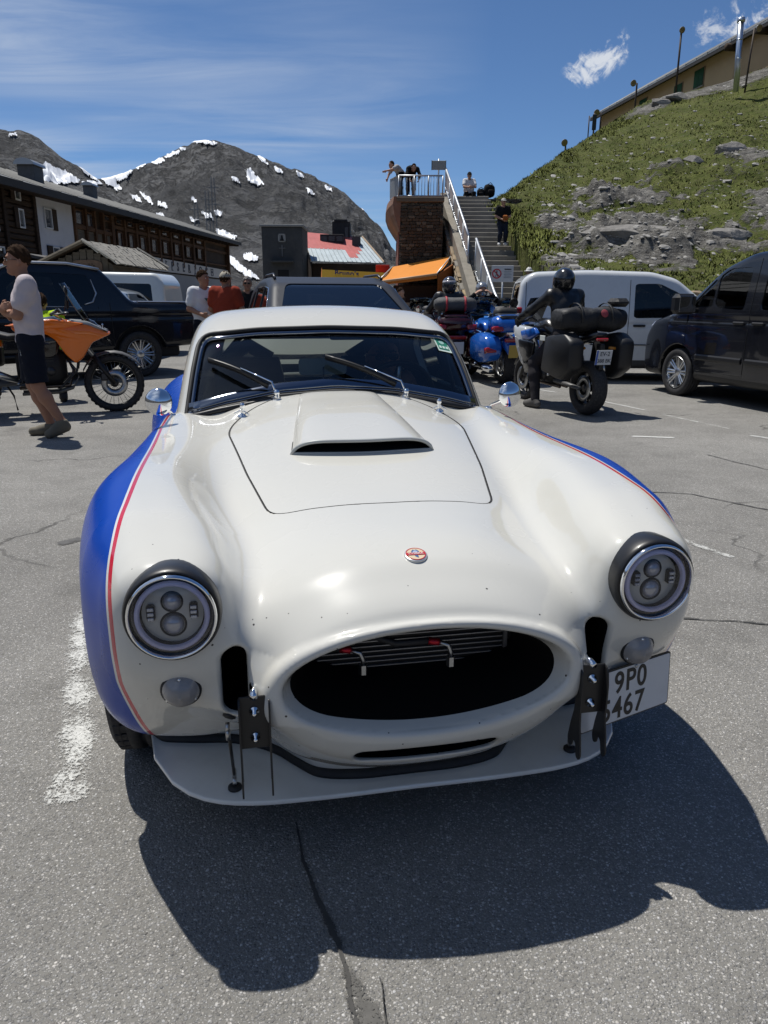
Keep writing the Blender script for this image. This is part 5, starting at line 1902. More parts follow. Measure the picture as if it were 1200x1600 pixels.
def _mouth(P):
 u, v = P[:, 0] / .338, (P[:, 2] - .531) / .1265
 k = np.sqrt(u * u + v * v) + 1e-6
 gl = np.sqrt((P[:, 0] / .338 ** 2) ** 2 + ((P[:, 2] - .531) / .1265 ** 2) ** 2) + 1e-6
 return k * (k - 1) / gl + np.maximum(P[:, 1] - .03, 0) * .4
def _slot2(u, v, hu, hv):
 q = np.maximum(np.abs(u) - (hu - hv), 0)
 return np.sqrt(q * q + v * v) - hv
def car_body(P):
 x, y, z = np.abs(P[:, 0]), P[:, 1], P[:, 2]
 d = car_shell(P)
 d = smax(d, -np.maximum(_mouth(P), y - .62), np.interp(z, [.55, .64], [.016, .008]))
 d = smax(d, -np.maximum(_slot2(P[:, 0], z - .333, .178, .0215), y - .42), .014)
 d = smax(d, -np.maximum(_slot2(z - .530, x - .444, .084, .0285), y - .3), .012)
 for yc in (WF, WR):
  w = np.sqrt((y - yc) ** 2 + (z - .315) ** 2) - .372
  w = np.maximum(w, .50 - x)
  d = smax(d, -w, .016)
 cab = np.maximum(np.maximum(x - .60, np.maximum(1.74 - y, y - 3.05)), .34 - z)
 return smax(d, -cab, .03)
def car_z(x, y, f=car_shell):
 """height of the upper surface at x, y"""
 x, y = np.broadcast_arrays(np.asarray(x, float), np.asarray(y, float))
 sh = x.shape
 x, y = x.ravel(), y.ravel()
 lo, hi = np.full(len(x), .55), np.full(len(x), 1.15)
 for _ in range(30):
  m = (lo + hi) / 2
  i = f(np.column_stack([x, y, m])) < 0
  lo, hi = np.where(i, m, lo), np.where(i, hi, m)
 return lo.reshape(sh)
def car_y(x, z):
 """front surface at x, z"""
 lo, hi = -.3, .8
 for _ in range(30):
  m = (lo + hi) / 2
  if car_shell(np.array([[x, m, z]]))[0] < 0: hi = m
  else: lo = m
 return hi
def paint_material():
 m = bpy.data.materials.new('car_paint')
 m.use_nodes = True
 t = NT(m.node_tree)
 s = t.n('ShaderNodeAttribute', attribute_name='stripe').outputs['Fac']
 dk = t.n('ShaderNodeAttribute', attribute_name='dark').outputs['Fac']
 tc = t.n('ShaderNodeTexCoord').outputs['Object']
 white = (.575, .566, .520)
 blue = (.003, .048, .33)
 red = (.50, .010, .035)
 # stripe distance in metres: white | 0 red .013 | white .018 | blue
 c = t.mix(t.math('GREATER_THAN', s, 0.0), white, red)
 c = t.mix(t.math('GREATER_THAN', s, 0.0105), c, (.62, .63, .60))
 c = t.mix(t.math('GREATER_THAN', s, 0.0165), c, blue)
 # dead flies and stone chips on the nose
 fr = t.n('ShaderNodeSeparateXYZ', Vector=tc).outputs[1]
 zone = t.ramp(fr, [(0.12, 1.0), (0.32, 0.35), (0.75, 0.10)])
 vd = t.voro(tc, 34, rand=1.0)
 vc = t.voro(tc, 34, rand=1.0, out=1)
 rnd = t.n('ShaderNodeSeparateColor', Color=vc).outputs[0]
 size = t.math('MULTIPLY', t.math('MULTIPLY', rnd, zone), .125)
 warp = t.noise(tc, 260, 2, 0.5)
 spk = t.math('LESS_THAN', t.math('MULTIPLY_ADD', warp, .06, vd), size)
 spk = t.math('MULTIPLY', spk, t.math('GREATER_THAN', rnd, .45))
 c = t.mix(spk, c, (.05, .045, .04))
 grime = t.math('MULTIPLY', t.ramp(t.noise(tc, 7, 6, .65), [(.42, 0), (.8, .16)]), t.ramp(t.n('ShaderNodeSeparateXYZ', Vector=tc).outputs[2], [(.15, 1), (.6, .1)]))
 c = t.mix(grime, c, (.25, .22, .18))
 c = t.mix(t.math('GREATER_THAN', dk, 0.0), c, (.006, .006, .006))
 b = t.n('ShaderNodeBsdfPrincipled')
 t.set(b.inputs['Base Color'], c)
 t.set(b.inputs['Roughness'], t.mix(t.math('GREATER_THAN', dk, 0.0), t.ramp(t.noise(tc, 3, 4, .6), [(.3, .22), (.8, .34)]), 0.8))
 cw = t.mix(t.math('GREATER_THAN', s, 0.0165), 1.0, 0.08, kind='FLOAT')
 t.set(b.inputs['Coat Weight'], t.math('SUBTRACT', cw, t.math('GREATER_THAN', dk, 0.0), clamp=True))
 b.inputs['Coat Roughness'].default_value = 0.03
 t.set(b.inputs['Specular IOR Level'], t.mix(t.math('GREATER_THAN', s, 0.0165), 0.07, 0.10, kind='FLOAT'))
 o = t.n("ShaderNodeOutputMaterial")
 t.link(b, o, 0)
 return m
PAINT = paint_material()
LID = mat('lid_gap', (.02, .02, .02), .6)
car = thing('sports_car', 'white open-mouthed sports car with blue flanks, red pinstripe and white hardtop parked in front', 'sports car', CAR_LOC, CAR_YAW)
HOOD = round_poly([(-.328, .555), (-.17, .538), (0, .533), (.17, .538), (.328, .555), (.385, .86), (.412, 1.06), (.445, 1.30), (.36, 1.46), (.20, 1.60), (-.20, 1.60), (-.36, 1.46), (-.445, 1.30), (-.412, 1.06), (-.385, .86)],
     [.07, .02, .02, .02, .07, .03, .03, .10, .05, .05, .05, .05, .10, .03, .03], 6)
def stripe_x(P):
 x, y, z = np.abs(P[:, 0]), P[:, 1], P[:, 2]
 X = np.interp(y, [.10, .22, .45, .9, 1.4, 1.7, 2.2, 3.0, 3.9], [.696, .698, .690, .684, .677, .664, .65, .68, .69])
 X = X - np.clip((.52 - z) / .3, 0, 1) * .055
 return x - X
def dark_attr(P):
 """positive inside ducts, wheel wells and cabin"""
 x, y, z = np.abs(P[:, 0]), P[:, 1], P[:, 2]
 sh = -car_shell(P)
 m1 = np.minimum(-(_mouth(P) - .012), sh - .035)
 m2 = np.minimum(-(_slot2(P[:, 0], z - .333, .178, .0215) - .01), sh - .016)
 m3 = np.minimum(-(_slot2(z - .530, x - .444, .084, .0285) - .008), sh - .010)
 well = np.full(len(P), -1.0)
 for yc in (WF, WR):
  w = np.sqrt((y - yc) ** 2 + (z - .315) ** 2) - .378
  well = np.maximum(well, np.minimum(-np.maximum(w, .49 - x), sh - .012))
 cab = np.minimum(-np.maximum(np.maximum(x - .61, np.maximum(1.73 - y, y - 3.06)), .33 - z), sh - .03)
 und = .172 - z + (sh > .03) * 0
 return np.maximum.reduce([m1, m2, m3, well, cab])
def build_shell():
 V, Q = surface(car_body, (0, -.03, .12), (.96, 4.1, 1.03), .0095, mirror=True, blk=8)
 V = project(car_body, V, 3)
 keep = np.abs(V[:, 0]) < 1e-9
 F = [tuple(q) for q in Q.tolist()]
 g = lambda P: poly_sd(P[:, :2], HOOD)
 V, F, ins = cut(V, F, car_body, g, lambda P: (P[:, 2] > .74) & (P[:, 1] < 1.72))
 # vertices lie exactly on the outline: pull the two sides apart by the panel gap
 for name, sel, sgn in (('body', ~ins, 1.0), ('bonnet', ins, -1.0)):
  v, f, _ = submesh(V, F, sel)
  N = fgrad(car_body, v)
  N /= np.linalg.norm(N, axis=1)[:, None] + 1e-9
  E = border(f)
  ids = np.unique(np.array(E).ravel())
  d = g(v[ids])
  ids = ids[np.abs(d) < .004]
  G = fgrad(g, v[ids] + 0, 2e-3)
  G[:, 2] = 0
  G /= np.linalg.norm(G, axis=1)[:, None] + 1e-9
  v[ids] += sgn * .0034 * G
  n0 = len(v)
  v2, f2 = add_rim(v, f, N, .012)
  E2 = sorted({i for e in E for i in e})
  N2 = np.concatenate([N, N[E2]])
  o = mesh_obj(name, v2, f2, PAINT, car, True, attrs={'stripe': stripe_x(v2), 'dark': np.concatenate([dark_attr(v), np.full(len(v2) - len(v), 40.0)])}, normals=N2)  # folded panel edges coloured black as painted shade inside the gap
 # dark line laid in the panel gap, standing in for its shade
 out = []
 for i in range(len(HOOD)):
  a, b = HOOD[i], HOOD[(i + 1) % len(HOOD)]
  for k in range(6):
   out.append(a + (b - a) * k / 6)
 out = np.array(out)
 zz = car_z(out[:, 0], out[:, 1]) - .0075
 mb = MB()
 pts = np.column_stack([out, zz])
 mb.tube(np.concatenate([pts, pts[:1]]), .006, 6, caps=False)
 mb.build('bonnet_gap_shade', LID, car)
build_shell()
def bonnet_bits():
 bon = [o for o in car.children if o.name == 'bonnet'][0]
 # air scoop: a sheet over the bonnet, open at the front
 ny, nx = 40, 48
 ys = np.linspace(0, 1, ny)
 us = np.linspace(-1, 1, nx)
 U, T = np.meshgrid(us, ys)
 hw = .240 - .085 * T
 Y = .945 - .035 * (1 - U ** 2) * (1 - T) + T * .64
 X = U * hw
 prof = np.clip((1 - np.abs(U) ** 6), 0, 1) ** .6
 H = (.037 * (1 - T) ** 1.1 + .008) * (1 - np.clip((T - .93) / .07, 0, 1) ** 2)
 Z = car_z(X, Y) - .003 + (H + .003) * prof
 P = np.stack([X, Y, Z], -1)
 V = P.reshape(-1, 3)
 F = [(i * nx + j, i * nx + j + 1, (i + 1) * nx + j + 1, (i + 1) * nx + j) for i in range(ny - 1) for j in range(nx - 1)]
 z0 = np.zeros(len(V))
 o = mesh_obj('scoop', V, F, PAINT, bon, True, attrs={'stripe': z0 - 1, 'dark': z0 - 1})
 # lip round the opening and the black throat behind it
 lip = [tuple(p) for p in P[0]]
 base = np.column_stack([X[0], Y[0] - .002, car_z(X[0], Y[0]) + .002])
 mb = MB()
 mb.tube(np.array(lip) + (0, .002, -.003), .0062, 8)
 mb.tube(base + (0, .004, 0), .0045, 6)
 o = mb.build('scoop_lip', mat('scoop_edge', (.42, .43, .41), .35, coat=.5), bon)
 T0 = np.stack([np.column_stack([X[k], Y[k], np.maximum(Z[k] - .008, car_z(X[k], Y[k]) + .001)]) for k in (0, 1, 3, 6)])
 B0 = np.stack([np.column_stack([X[k], Y[k], car_z(X[k], Y[k]) + .0012]) for k in (0, 1, 3, 6)])
 mb = MB()
 for S in (B0, T0):
  v = S.reshape(-1, 3)
  mb.add(v, [(i * nx + j, i * nx + j + 1, (i + 1) * nx + j + 1, (i + 1) * nx + j) for i in range(3) for j in range(nx - 1)])
 v = np.concatenate([B0[3], T0[3]])
 mb.add(v, [(j, j + 1, nx + j + 1, nx + j) for j in range(nx - 1)])
 mb.build('scoop_throat', BLACKM, bon)
 # bonnet pins
 for sx in (-1, 1):
  x, y = sx * .386, 1.415
  z = float(car_z(x, y))
  mb = MB()
  mb.lathe([(0, -.01), (.017, -.01), (.017, .003), (.012, .006), (.006, .012), (.0075, .02), (.0105, .024), (.006, .030), (.009, .036), (.0095, .044), (.006, .05), (0, .052)], (x, y, z), (-sx * .06, -.1, 1), 16)
  mb.tube([(x - .03, y - .012, z + .012), (x, y - .006, z + .026), (x + .026, y - .02, z + .008)], .0025, 6)
  mb.build('bonnet_pin', CHROME, bon)
 return bon
bonnet_bits()
# ------------------------------------------------ hardtop and glass
def roof_solid(P):
 x, y, z = np.abs(P[:, 0]), P[:, 1], P[:, 2]
 w = (1.565 + .10 * x ** 2 - y) * .78 + (z - .95) * .62
 r = z - (1.297 - .13 * x ** 2 - .05 * (y - 2.2) ** 2 - .78 * np.maximum(2.16 - y, 0) ** 2)
 s = (x - .648) * .97 + (z - .88) * .215
 b = (y - 3.28) * .62 + (z - .93) * .78
 d = smax(w, r, .045)
 d = smax(d, s, .13)
 d = smax(d, b, .15)
 return smax(d, .74 - z, .01)
WS = round_poly([(-.607, .878), (-.46, .916), (-.24, .955), (0, .970), (.24, .955), (.46, .916), (.607, .878), (.575, 1.05), (.543, 1.184), (.3, 1.208), (0, 1.216), (-.3, 1.208), (-.543, 1.184), (-.575, 1.05)],
    [.02, .03, .03, .03, .03, .03, .02, .03, .085, .05, .05, .05, .085, .03], 6)
SIDEW = round_poly([(1.80, .93), (2.60, .93), (2.72, 1.10), (2.45, 1.20), (2.06, 1.205)], [.03, .05, .06, .1, .06], 5)
REARW = round_poly([(-.50, .97), (.50, .97), (.44, 1.19), (-.44, 1.19)], .08, 6)
def hardtop():
 V, Q = surface(roof_solid, (0, 1.4, .72), (.74, 3.75, 1.33), .013, mirror=True, blk=8)
 V = project(roof_solid, V, 3)
 F = [tuple(q) for q in Q.tolist()]
 # drop what lies inside the body or under the roof
 F = [f for f in F if V[list(f), 2].max() > .755]
 nrm = lambda P: fgrad(roof_solid, P)
 tests = [(lambda P: poly_sd(P[:, [0, 2]], WS), lambda P: (nrm(P)[:, 1] < -.25), 'windscreen'),
    (lambda P: poly_sd(P[:, [1, 2]], SIDEW), lambda P: P[:, 0] > .3, 'side_window'),
    (lambda P: poly_sd(P[:, [1, 2]], SIDEW), lambda P: P[:, 0] < -.3, 'side_window'),
    (lambda P: poly_sd(P[:, [0, 2]], REARW), lambda P: (nrm(P)[:, 1] > .25) & (P[:, 1] > 2.6), 'rear_window')]
 GL = glass('car_glass', (.80, .86, .85), clear=.80)
 top = None
 panes = []
 for g, val, nm in tests:
  V, F, ins = cut(V, F, roof_solid, g, val)
  v, f, _ = submesh(V, F, ins)
  panes.append((nm, v, f))
  F = [q for q, k in zip(F, ins) if not k]
 v, f, _ = submesh(V, F, np.ones(len(F), bool))
 N = fgrad(roof_solid, v)
 N /= np.linalg.norm(N, axis=1)[:, None] + 1e-9
 E = sorted({i for e in border(f) for i in e})
 v2, f2 = add_rim(v, f, N, .028)
 z0 = np.zeros(len(v2)) - 1
 top = mesh_obj('hardtop', v2, f2, PAINT, car, True, attrs={'stripe': z0, 'dark': z0}, normals=np.concatenate([N, N[E]]))
 liner = mesh_obj('headlining', v - N * .03, [q[::-1] for q in f], mat('cabin_lining', (.035, .035, .038), .8), top, True)
 for nm, v, f in panes:
  N = fgrad(roof_solid, v)
  N /= np.linalg.norm(N, axis=1)[:, None] + 1e-9
  p = mesh_obj(nm, v - N * .012, f, glass('rear_glass', (.6, .65, .65), clear=.45) if nm == 'rear_window' else GL, top, True, normals=N)
  if nm == 'windscreen':
   def onws(x, z, off=0.0):
    lo, hi = 1.3, 2.4
    for _ in range(30):
     m = (lo + hi) / 2
     if roof_solid(np.array([[x, m, z]]))[0] < 0: hi = m
     else: lo = m
    pt = np.array([[x, hi, z]])
    n = fgrad(roof_solid, pt)[0]
    return pt[0] + n / np.linalg.norm(n) * off
   def inset(k):
    c = np.array([0, 1.06])
    d = WS - c
    # move every point inwards by about k metres
    out = []
    m = len(WS)
    for i in range(m):
     tv = WS[(i + 1) % m] - WS[i - 1]
     nv = np.array([-tv[1], tv[0]])
     nv /= np.linalg.norm(nv) + 1e-9
     out.append(WS[i] + nv * k)
    return np.array(out)
   def ringpts(k, off):
    q = inset(k)
    q2 = []
    for i in range(len(q)):
     a, b = q[i], q[(i + 1) % len(q)]
     nsub = max(1, int(np.linalg.norm(b - a) / .04))
     for j in range(nsub):
      q2.append(a + (b - a) * j / nsub)
    pts = [onws(x, z, off) for x, z in q2]
    return np.array(pts + pts[:1])
   mb = MB()
   mb.tube(ringpts(.004, .000), .0095, 8, caps=False, up=(0, -1, .5))
   mb.build('windscreen_gasket', RUBBER, top)
   mb = MB()
   mb.tube(ringpts(.0195, -.004), .0085, 8, caps=False, up=(0, -1, .5))
   mb.build('windscreen_frame', mat('dark_chrome', (.20, .22, .26), .10, 1.0), top)
   # lower rail is broader
   m = 26
   xs = np.linspace(-.585, .585, m)
   zb = np.interp(xs, [-.607, -.46, -.24, 0, .24, .46, .607], [.878, .916, .955, .970, .955, .916, .878])
   mb = MB()
   mb.loft([[onws(x, z + .018, .004), onws(x, z + .026, .008), onws(x, z + .047, .008), onws(x, z + .052, .001), onws(x, z + .035, -.012)] for x, z in zip(xs, zb)])
   mb.build('windscreen_rail', MATS['dark_chrome'], top)
   # rubber foot between the glass and the scuttle
   mb = MB()
   mb.tube([onws(x, z - .008, .006) for x, z in zip(np.linspace(-.63, .63, m), zb - .002)], .011, 8, up=(0, -1, 0))
   mb.build('scuttle_seal', BLACK, top)
   # vignette sticker, upper corner
   a, b, c_, d_ = [onws(x, z, -.006) for x, z in ((.470, 1.122), (.535, 1.108), (.520, 1.166), (.458, 1.178))]
   mb = MB().quad(a, b, c_, d_)
   st = mb.build('sticker', mat('sticker_white', (.55, .66, .60), .5), top)
   ins_ = lambda s_, t_, o_: (a * (1 - s_) + b * s_) * (1 - t_) + (d_ * (1 - s_) + c_ * s_) * t_ + np.array([0, -o_, o_ * .5])
   mb = MB().quad(ins_(.1, .12, .001), ins_(.9, .12, .001), ins_(.9, .88, .001), ins_(.1, .88, .001))
   mb.build('sticker_field', mat('sticker_green', (.02, .20, .13), .5), top)
   M = axes(ins_(.5, .28, .002), b - a, d_ - a)
   for k in (-1, 0, 1):
    MB().box((k * .016, 0, .0004), (.011, .016, .0006), M=M).build('sticker_mark', MATS['sticker_white'], top)
   mb = MB()
   cc = ins_(.5, .62, .002)
   ex, ey = (b - a) / np.linalg.norm(b - a), (d_ - a) / np.linalg.norm(d_ - a)
   ag = np.linspace(0, 2 * math.pi, 20)[:-1]
   mb.add([cc + ex * math.cos(q) * .013 + ey * math.sin(q) * .012 for q in ag], [tuple(range(19))])
   mb.build('sticker_emblem', mat('sticker_pale', (.30, .50, .45), .5), top)
   # wipers
   for x0, tip in ((-.246, (-.50, 1.078)), (.275, (-.035, 1.088))):
    zb0 = float(np.interp(x0, xs, zb))
    p0 = onws(x0, zb0 - .012, .022)
    p1 = onws(x0, zb0 + .02, .045)
    pe = onws(tip[0], tip[1], .018)
    w = MB()
    w.lathe([(0, -.02), (.017, -.02), (.017, .004), (.013, .008), (.010, .02), (.013, .026), (.011, .036), (0, .04)], p0, (0, -.45, .9), 14)
    wp = w.build('wiper', CHROME, car)
    mid = p1 + (pe - p1) * .52 + np.array([0, -.02, .02])
    w = MB()
    w.tube([p0 + (0, -.008, .018), p1 + (p1 - pe) * -.06 + (0, -.012, .012), mid], [.007, .0055, .004], 8, flat=.7)
    w.build('wiper_arm', CHROME, wp)
    a0 = p1 + (pe - p1) * .12 + np.array([0, -.004, -.012])
    w = MB()
    w.tube([a0 + (pe - a0) * t_ + np.array([0, -.012 * math.sin(math.pi * t_), .012 * math.sin(math.pi * t_)]) for t_ in np.linspace(0, 1, 9)], .0085, 6, flat=1.8, up=(0, -1, .8))
    w.build('wiper_blade', BLACK, wp)
 # black dividing post of the side glass on either side
 for sx in (-1, 1):
  mb = MB()
  mb.tube([(sx * .600, 1.93, .90), (sx * .545, 2.06, 1.20)], .011, 6)
  mb.build('quarterlight_post', BLACK, top)
 return top
hardtop()
# ------------------------------------------------ nose fittings
def ring_prof(prof, c, n=48, axis=(0, -1, 0)):
 return MB().lathe(prof, c, axis, n)
def headlight(sx):
 c = np.array([sx * .567, .105, .715])
 prof = [(.088, .028), (.0955, .038), (.098, .042), (.101, .040), (.1045, .030), (.1055, .008), (.103, -.03), (.096, -.06)]
 hl = ring_prof(prof, c).build('headlight', mat('headlight_cowl', (.012, .012, .013), .38, coat=.15), car)
 ring_prof([(.0885, .020), (.0885, .046), (.0900, .0515), (.0930, .0515), (.0955, .046), (.0955, .022)], c).build('chrome_ring', CHROME, hl)
 halo = mat('halo_ring', (.80, .77, .98), .35, spec=.3)
 ring_prof([(.0675, .034), (.069, .041), (.0735, .0435), (.0780, .041), (.0795, .034)], c).build('halo', halo, hl)
 # reflector bowl, projectors and side modules
 ring_prof([(.0, -.010), (.045, -.008), (.063, .012), (.068, .030), (.086, .032)], c).build('reflector', mat('lamp_bowl', (.10, .10, .105), .2, .9), hl)
 for dz, r in ((.026, .0195), (-.026, .0235)):
  p = c + (0, -.018, dz)
  ring_prof([(r * 1.22, -.03), (r * 1.24, .002), (r * 1.08, .008), (r * 1.02, .004)], p, 28).build('projector', mat('projector_shroud', (.05, .05, .055), .3, .7), hl)
  ring_prof([(r * 1.02, -.002), (r * .9, .008), (r * .55, .014), (0, .0165)], p, 28).build('projector_lens', mat('lens_glass', (.50, .50, .53), .04, .35, coat=1), hl)
 for s in (-1, 1):
  mb = MB()
  mb.box(c + (s * .045, -.018, .006), (.018, .03, .036), .004)
  mb.build('side_module', mat('module_body', (.035, .036, .04), .3, .4), hl)
  mb = MB()
  for k in range(3):
   mb.box(c + (s * .045, -.034, .016 - k * .011), (.014, .004, .0075), .001)
  mb.build('module_lens', mat('module_lens', (.42, .45, .52), .08, .7), hl)
 g = [(.0885, .043), (.070, .050), (.050, .0565), (.025, .0600), (0, .0615)]
 ring_prof(g, c).build('lens', glass('lamp_cover', (.93, .94, .96), clear=.95, k=.75), hl)
for s in (-1, 1):
 headlight(s)
def front_normal(x, z):
 y = car_y(x, z)
 n = fgrad(car_shell, np.array([[x, y, z]]))[0]
 return np.array([x, y, z]), n / np.linalg.norm(n)
def turn_signal(sx):
 p, n = front_normal(sx * .565, .518)
 n = (n + np.array([0, -1.6, 0]))
 n /= np.linalg.norm(n)
 p = p + n * .002
 ts = MB().lathe([(0, -.02), (.046, -.02), (.046, .004), (.041, .007)], p, n, 32).build('turn_signal', RUBBER, car)
 prof = []
 for k in range(7):
  r = .042 * (1 - k / 7)
  h = .005 + .026 * (1 - (r / .042) ** 3)
  prof += [(r, h), (r - .0012, h + .0040)]
 prof.append((0, .033))
 m = mat('ribbed_lens', (.33, .32, .32), .22, .0, spec=.6, trans=.15, coat=.4)
 MB().lathe(prof, p, n, 36).build('turn_lens', m, ts)
 a, b, _ = frame(n)
 for ang in (90, 210, 330):
  q = p + (a * math.cos(R(ang)) + b * math.sin(R(ang))) * .036 + n * .012
  MB().lathe([(0, -.004), (.0035, -.004), (.0035, .003), (0, .0035)], q, n, 8).build('lens_screw', CHROME, ts)
for s in (-1, 1):
 turn_signal(s)
def badge():
 y = .195
 z = float(car_z(0, y))
 n = fgrad(car_shell, np.array([[0, y, z]]))[0]
 n /= np.linalg.norm(n)
 p = np.array([0, y, z])
 b = MB().lathe([(0, -.004), (.0285, -.004), (.0285, .003), (.027, .0045), (.0, .0045)], p, n, 40).build('badge', mat('badge_edge', (.70, .70, .68), .25, .6), car)
 ex = np.array([1.0, 0, 0])
 ey = np.cross(n, ex)
 def disc(r0, r1, h, m, nm):
  ag = np.linspace(0, 2 * math.pi, 41)[:-1]
  V = [p + n * h + (ex * math.cos(t) + ey * math.sin(t)) * r for r in (r0, r1) for t in ag]
  k = 40
  return mesh_obj(nm, V, [(i, (i + 1) % k, k + (i + 1) % k, k + i) for i in range(k)], m, b, False)
 cream, red_, blu = mat('badge_cream', (.62, .50, .34), .35), mat('badge_red', (.45, .02, .03), .35), mat('badge_blue', (.06, .11, .24), .35)
 disc(.0, .0235, .0056, cream, 'badge_field')
 disc(.0225, .0248, .0060, red_, 'badge_ring')
 def flat(poly, h, m, nm):
  V = [p + n * h + ex * u + ey * v for u, v in poly]
  return mesh_obj(nm, V, [tuple(range(len(V)))], m, b, False)
 flat([(-.0085, .004), (-.010, .009), (-.007, .014), (-.004, .0175), (-.0015, .0155), (.0015, .0155), (.004, .0175), (.007, .014), (.010, .009), (.0085, .004)], .0062, blu, 'badge_hood')
 flat([(-.0055, .0045), (-.006, .009), (-.002, .013), (.002, .013), (.006, .009), (.0055, .0045)], .0065, mat('badge_pale', (.34, .42, .55), .35), 'badge_face')
 flat([(-.0045, -.005), (-.003, -.011), (.0015, -.0155), (.0045, -.0165), (.0045, -.010), (.0040, -.005)], .0062, blu, 'badge_tail')
 flat([(-.0235, -.0055), (.0235, -.0055), (.0235, .0045), (-.0235, .0045)], .0068, red_, 'badge_band')
 text_mesh('COBRA', .0098, mat('badge_letters', (.72, .70, .68), .4), b, axes(p + n * .0074 + ey * -.0006, ex, ey), depth=.0001, sx=1.12)
badge()
def splitter():
 half = [(0, .155), (.18, .153), (.36, .158), (.46, .172), (.56, .215), (.625, .285), (.68, .40), (.70, .52), (.70, .62)]
 f = spl([p[0] for p in half[:6]], [p[1] for p in half[:6]])
 pts = [(x, float(f(x))) for x in np.linspace(0, .58, 16)] + half[5:]
 poly = pts + [(-x, y) for x, y in pts[::-1] if x > 0]
 poly = np.array(poly)
 mb = MB()
 P = np.array(poly)
 n = len(P)
 # plate with a rounded edge
 rings = []
 for d, z in ((.0, .150), (.004, .149), (.005, .1525), (.005, .156), (.003, .1600), (.0, .161)):
  c = np.array([0, .45])
  dv = P - c
  q = P + dv / np.linalg.norm(dv, axis=1)[:, None] * (d - .005)
  rings.append(np.column_stack([q, np.full(n, z)]))
 mb.loft(rings, closed=True, caps=True, smooth=False)
 sp = mb.build('splitter', mat('splitter_white', (.70, .71, .69), .30, coat=1.0, var=.04, dirt=.10, vscale=5), car)
 # black rubber strip where the plate meets the body
 line = [(0, .212), (.10, .212), (.18, .220), (.245, .240), (.298, .295), (.345, .355), (.40, .400), (.48, .438), (.58, .456), (.66, .478), (.695, .52)]
 fx = spl([0] + [i for i in range(1, len(line))], [p[0] for p in line])
 fy = spl([i for i in range(len(line))], [p[1] for p in line])
 t = np.linspace(0, len(line) - 1, 60)
 r = np.column_stack([fx(t), fy(t)])
 r = np.concatenate([r[:0:-1] * (-1, 1), r])
 mb = MB()
 m = len(r)
 mb.loft([[(x, y - .010, .1605), (x, y - .009, .168), (x, y - .003, .179), (x, y + .010, .184), (x, y + .04, .1605)] for x, y in r])
 mb.build('splitter_seal', RUBBER, sp)
 # skirt behind the strip closes the body down to the plate
 mb = MB()
 mb.loft([[(x, y + .004, .17), (x, y + .010, .24), (x, y + .06, .34), (x, y + .09, .17)] for x, y in r])
 mb.build('lower_apron', MATS['splitter_white'], sp)
 # support rods
 for sx in (-1, 1):
  x = sx * .462
  top, n_ = front_normal(x, .430)
  bot = np.array([x + sx * .0, .225, .165])
  st = MB().tube([bot + (0, 0, .035), top + n_ * .012 + (0, 0, -.03)], .0042, 8).build('support_rod', BLACK, sp)
  mb = MB()
  mb.lathe([(.0, -.004), (.018, -.004), (.018, .002), (.012, .006), (0, .006)], bot, (0, 0, 1), 16)
  mb.lathe([(.0, -.006), (.016, -.006), (.016, .004), (.010, .007), (0, .007)], top, n_, 16)
  mb.build('rod_mount', RUBBER, st)
  for p, d in ((bot + np.array([0, 0, .018]), 1), (top + n_ * .016 + np.array([0, 0, -.012]), -1)):
   mb = MB()
   mb.lathe([(.006, -.005), (.0105, -.005), (.0105, .005), (.006, .005)], p, (1, 0, 0), 16, close=True)
   mb.tube([p + np.array([0, 0, .008 * d]), p + np.array([0, 0, .034 * d])], .0058, 8)
   mb.build('rod_end', STEEL, st)
 return sp
splitter()
def bumper_bracket(sx):
 """folded channel with two forked cheeks, left over from the bumper"""
 x = sx * .404
 y0 = .030
 br = MB().box((x, y0 + .006, .463), (.066, .005, .128), .001).build('bumper_bracket', mat('bracket_black', (.014, .014, .015), .36), car)
 yb = front_normal(x, .51)[0][1]
 outline = [(y0 + .012, .525), (y0 - .010, .521), (y0 - .018, .48), (y0 - .018, .39), (y0 - .028, .345), (y0 - .034, .305), (y0 - .026, .290), (y0 - .013, .294), (y0 - .007, .325), (y0 + .008, .330), (y0 + .014, .306), (y0 + .028, .300), (y0 + .036, .318), (y0 + .026, .365), (y0 + .012, .41)]
 for s in (-1, 1):
  mb = MB()
  mb.prism(round_poly(outline, .010, 3), 'x', x + s * .033 - .002, x + s * .033 + .002)
  mb.build('cheek', MATS['bracket_black'], br)
 MB().tube([(x, y0, .527), (x, yb + .02, .532)], .0085, 10).build('bracket_stub', CHROME, br)
 for z in (.492, .428):
  MB().lathe([(0, 0), (.012, 0), (.011, .003), (.0055, .004), (.0055, .016), (0, .018)], (x, y0 + .003, z), (0, -1, 0), 12).build('bolt', CHROME, br)
 return br
for s in (-1, 1):
 bumper_bracket(s)
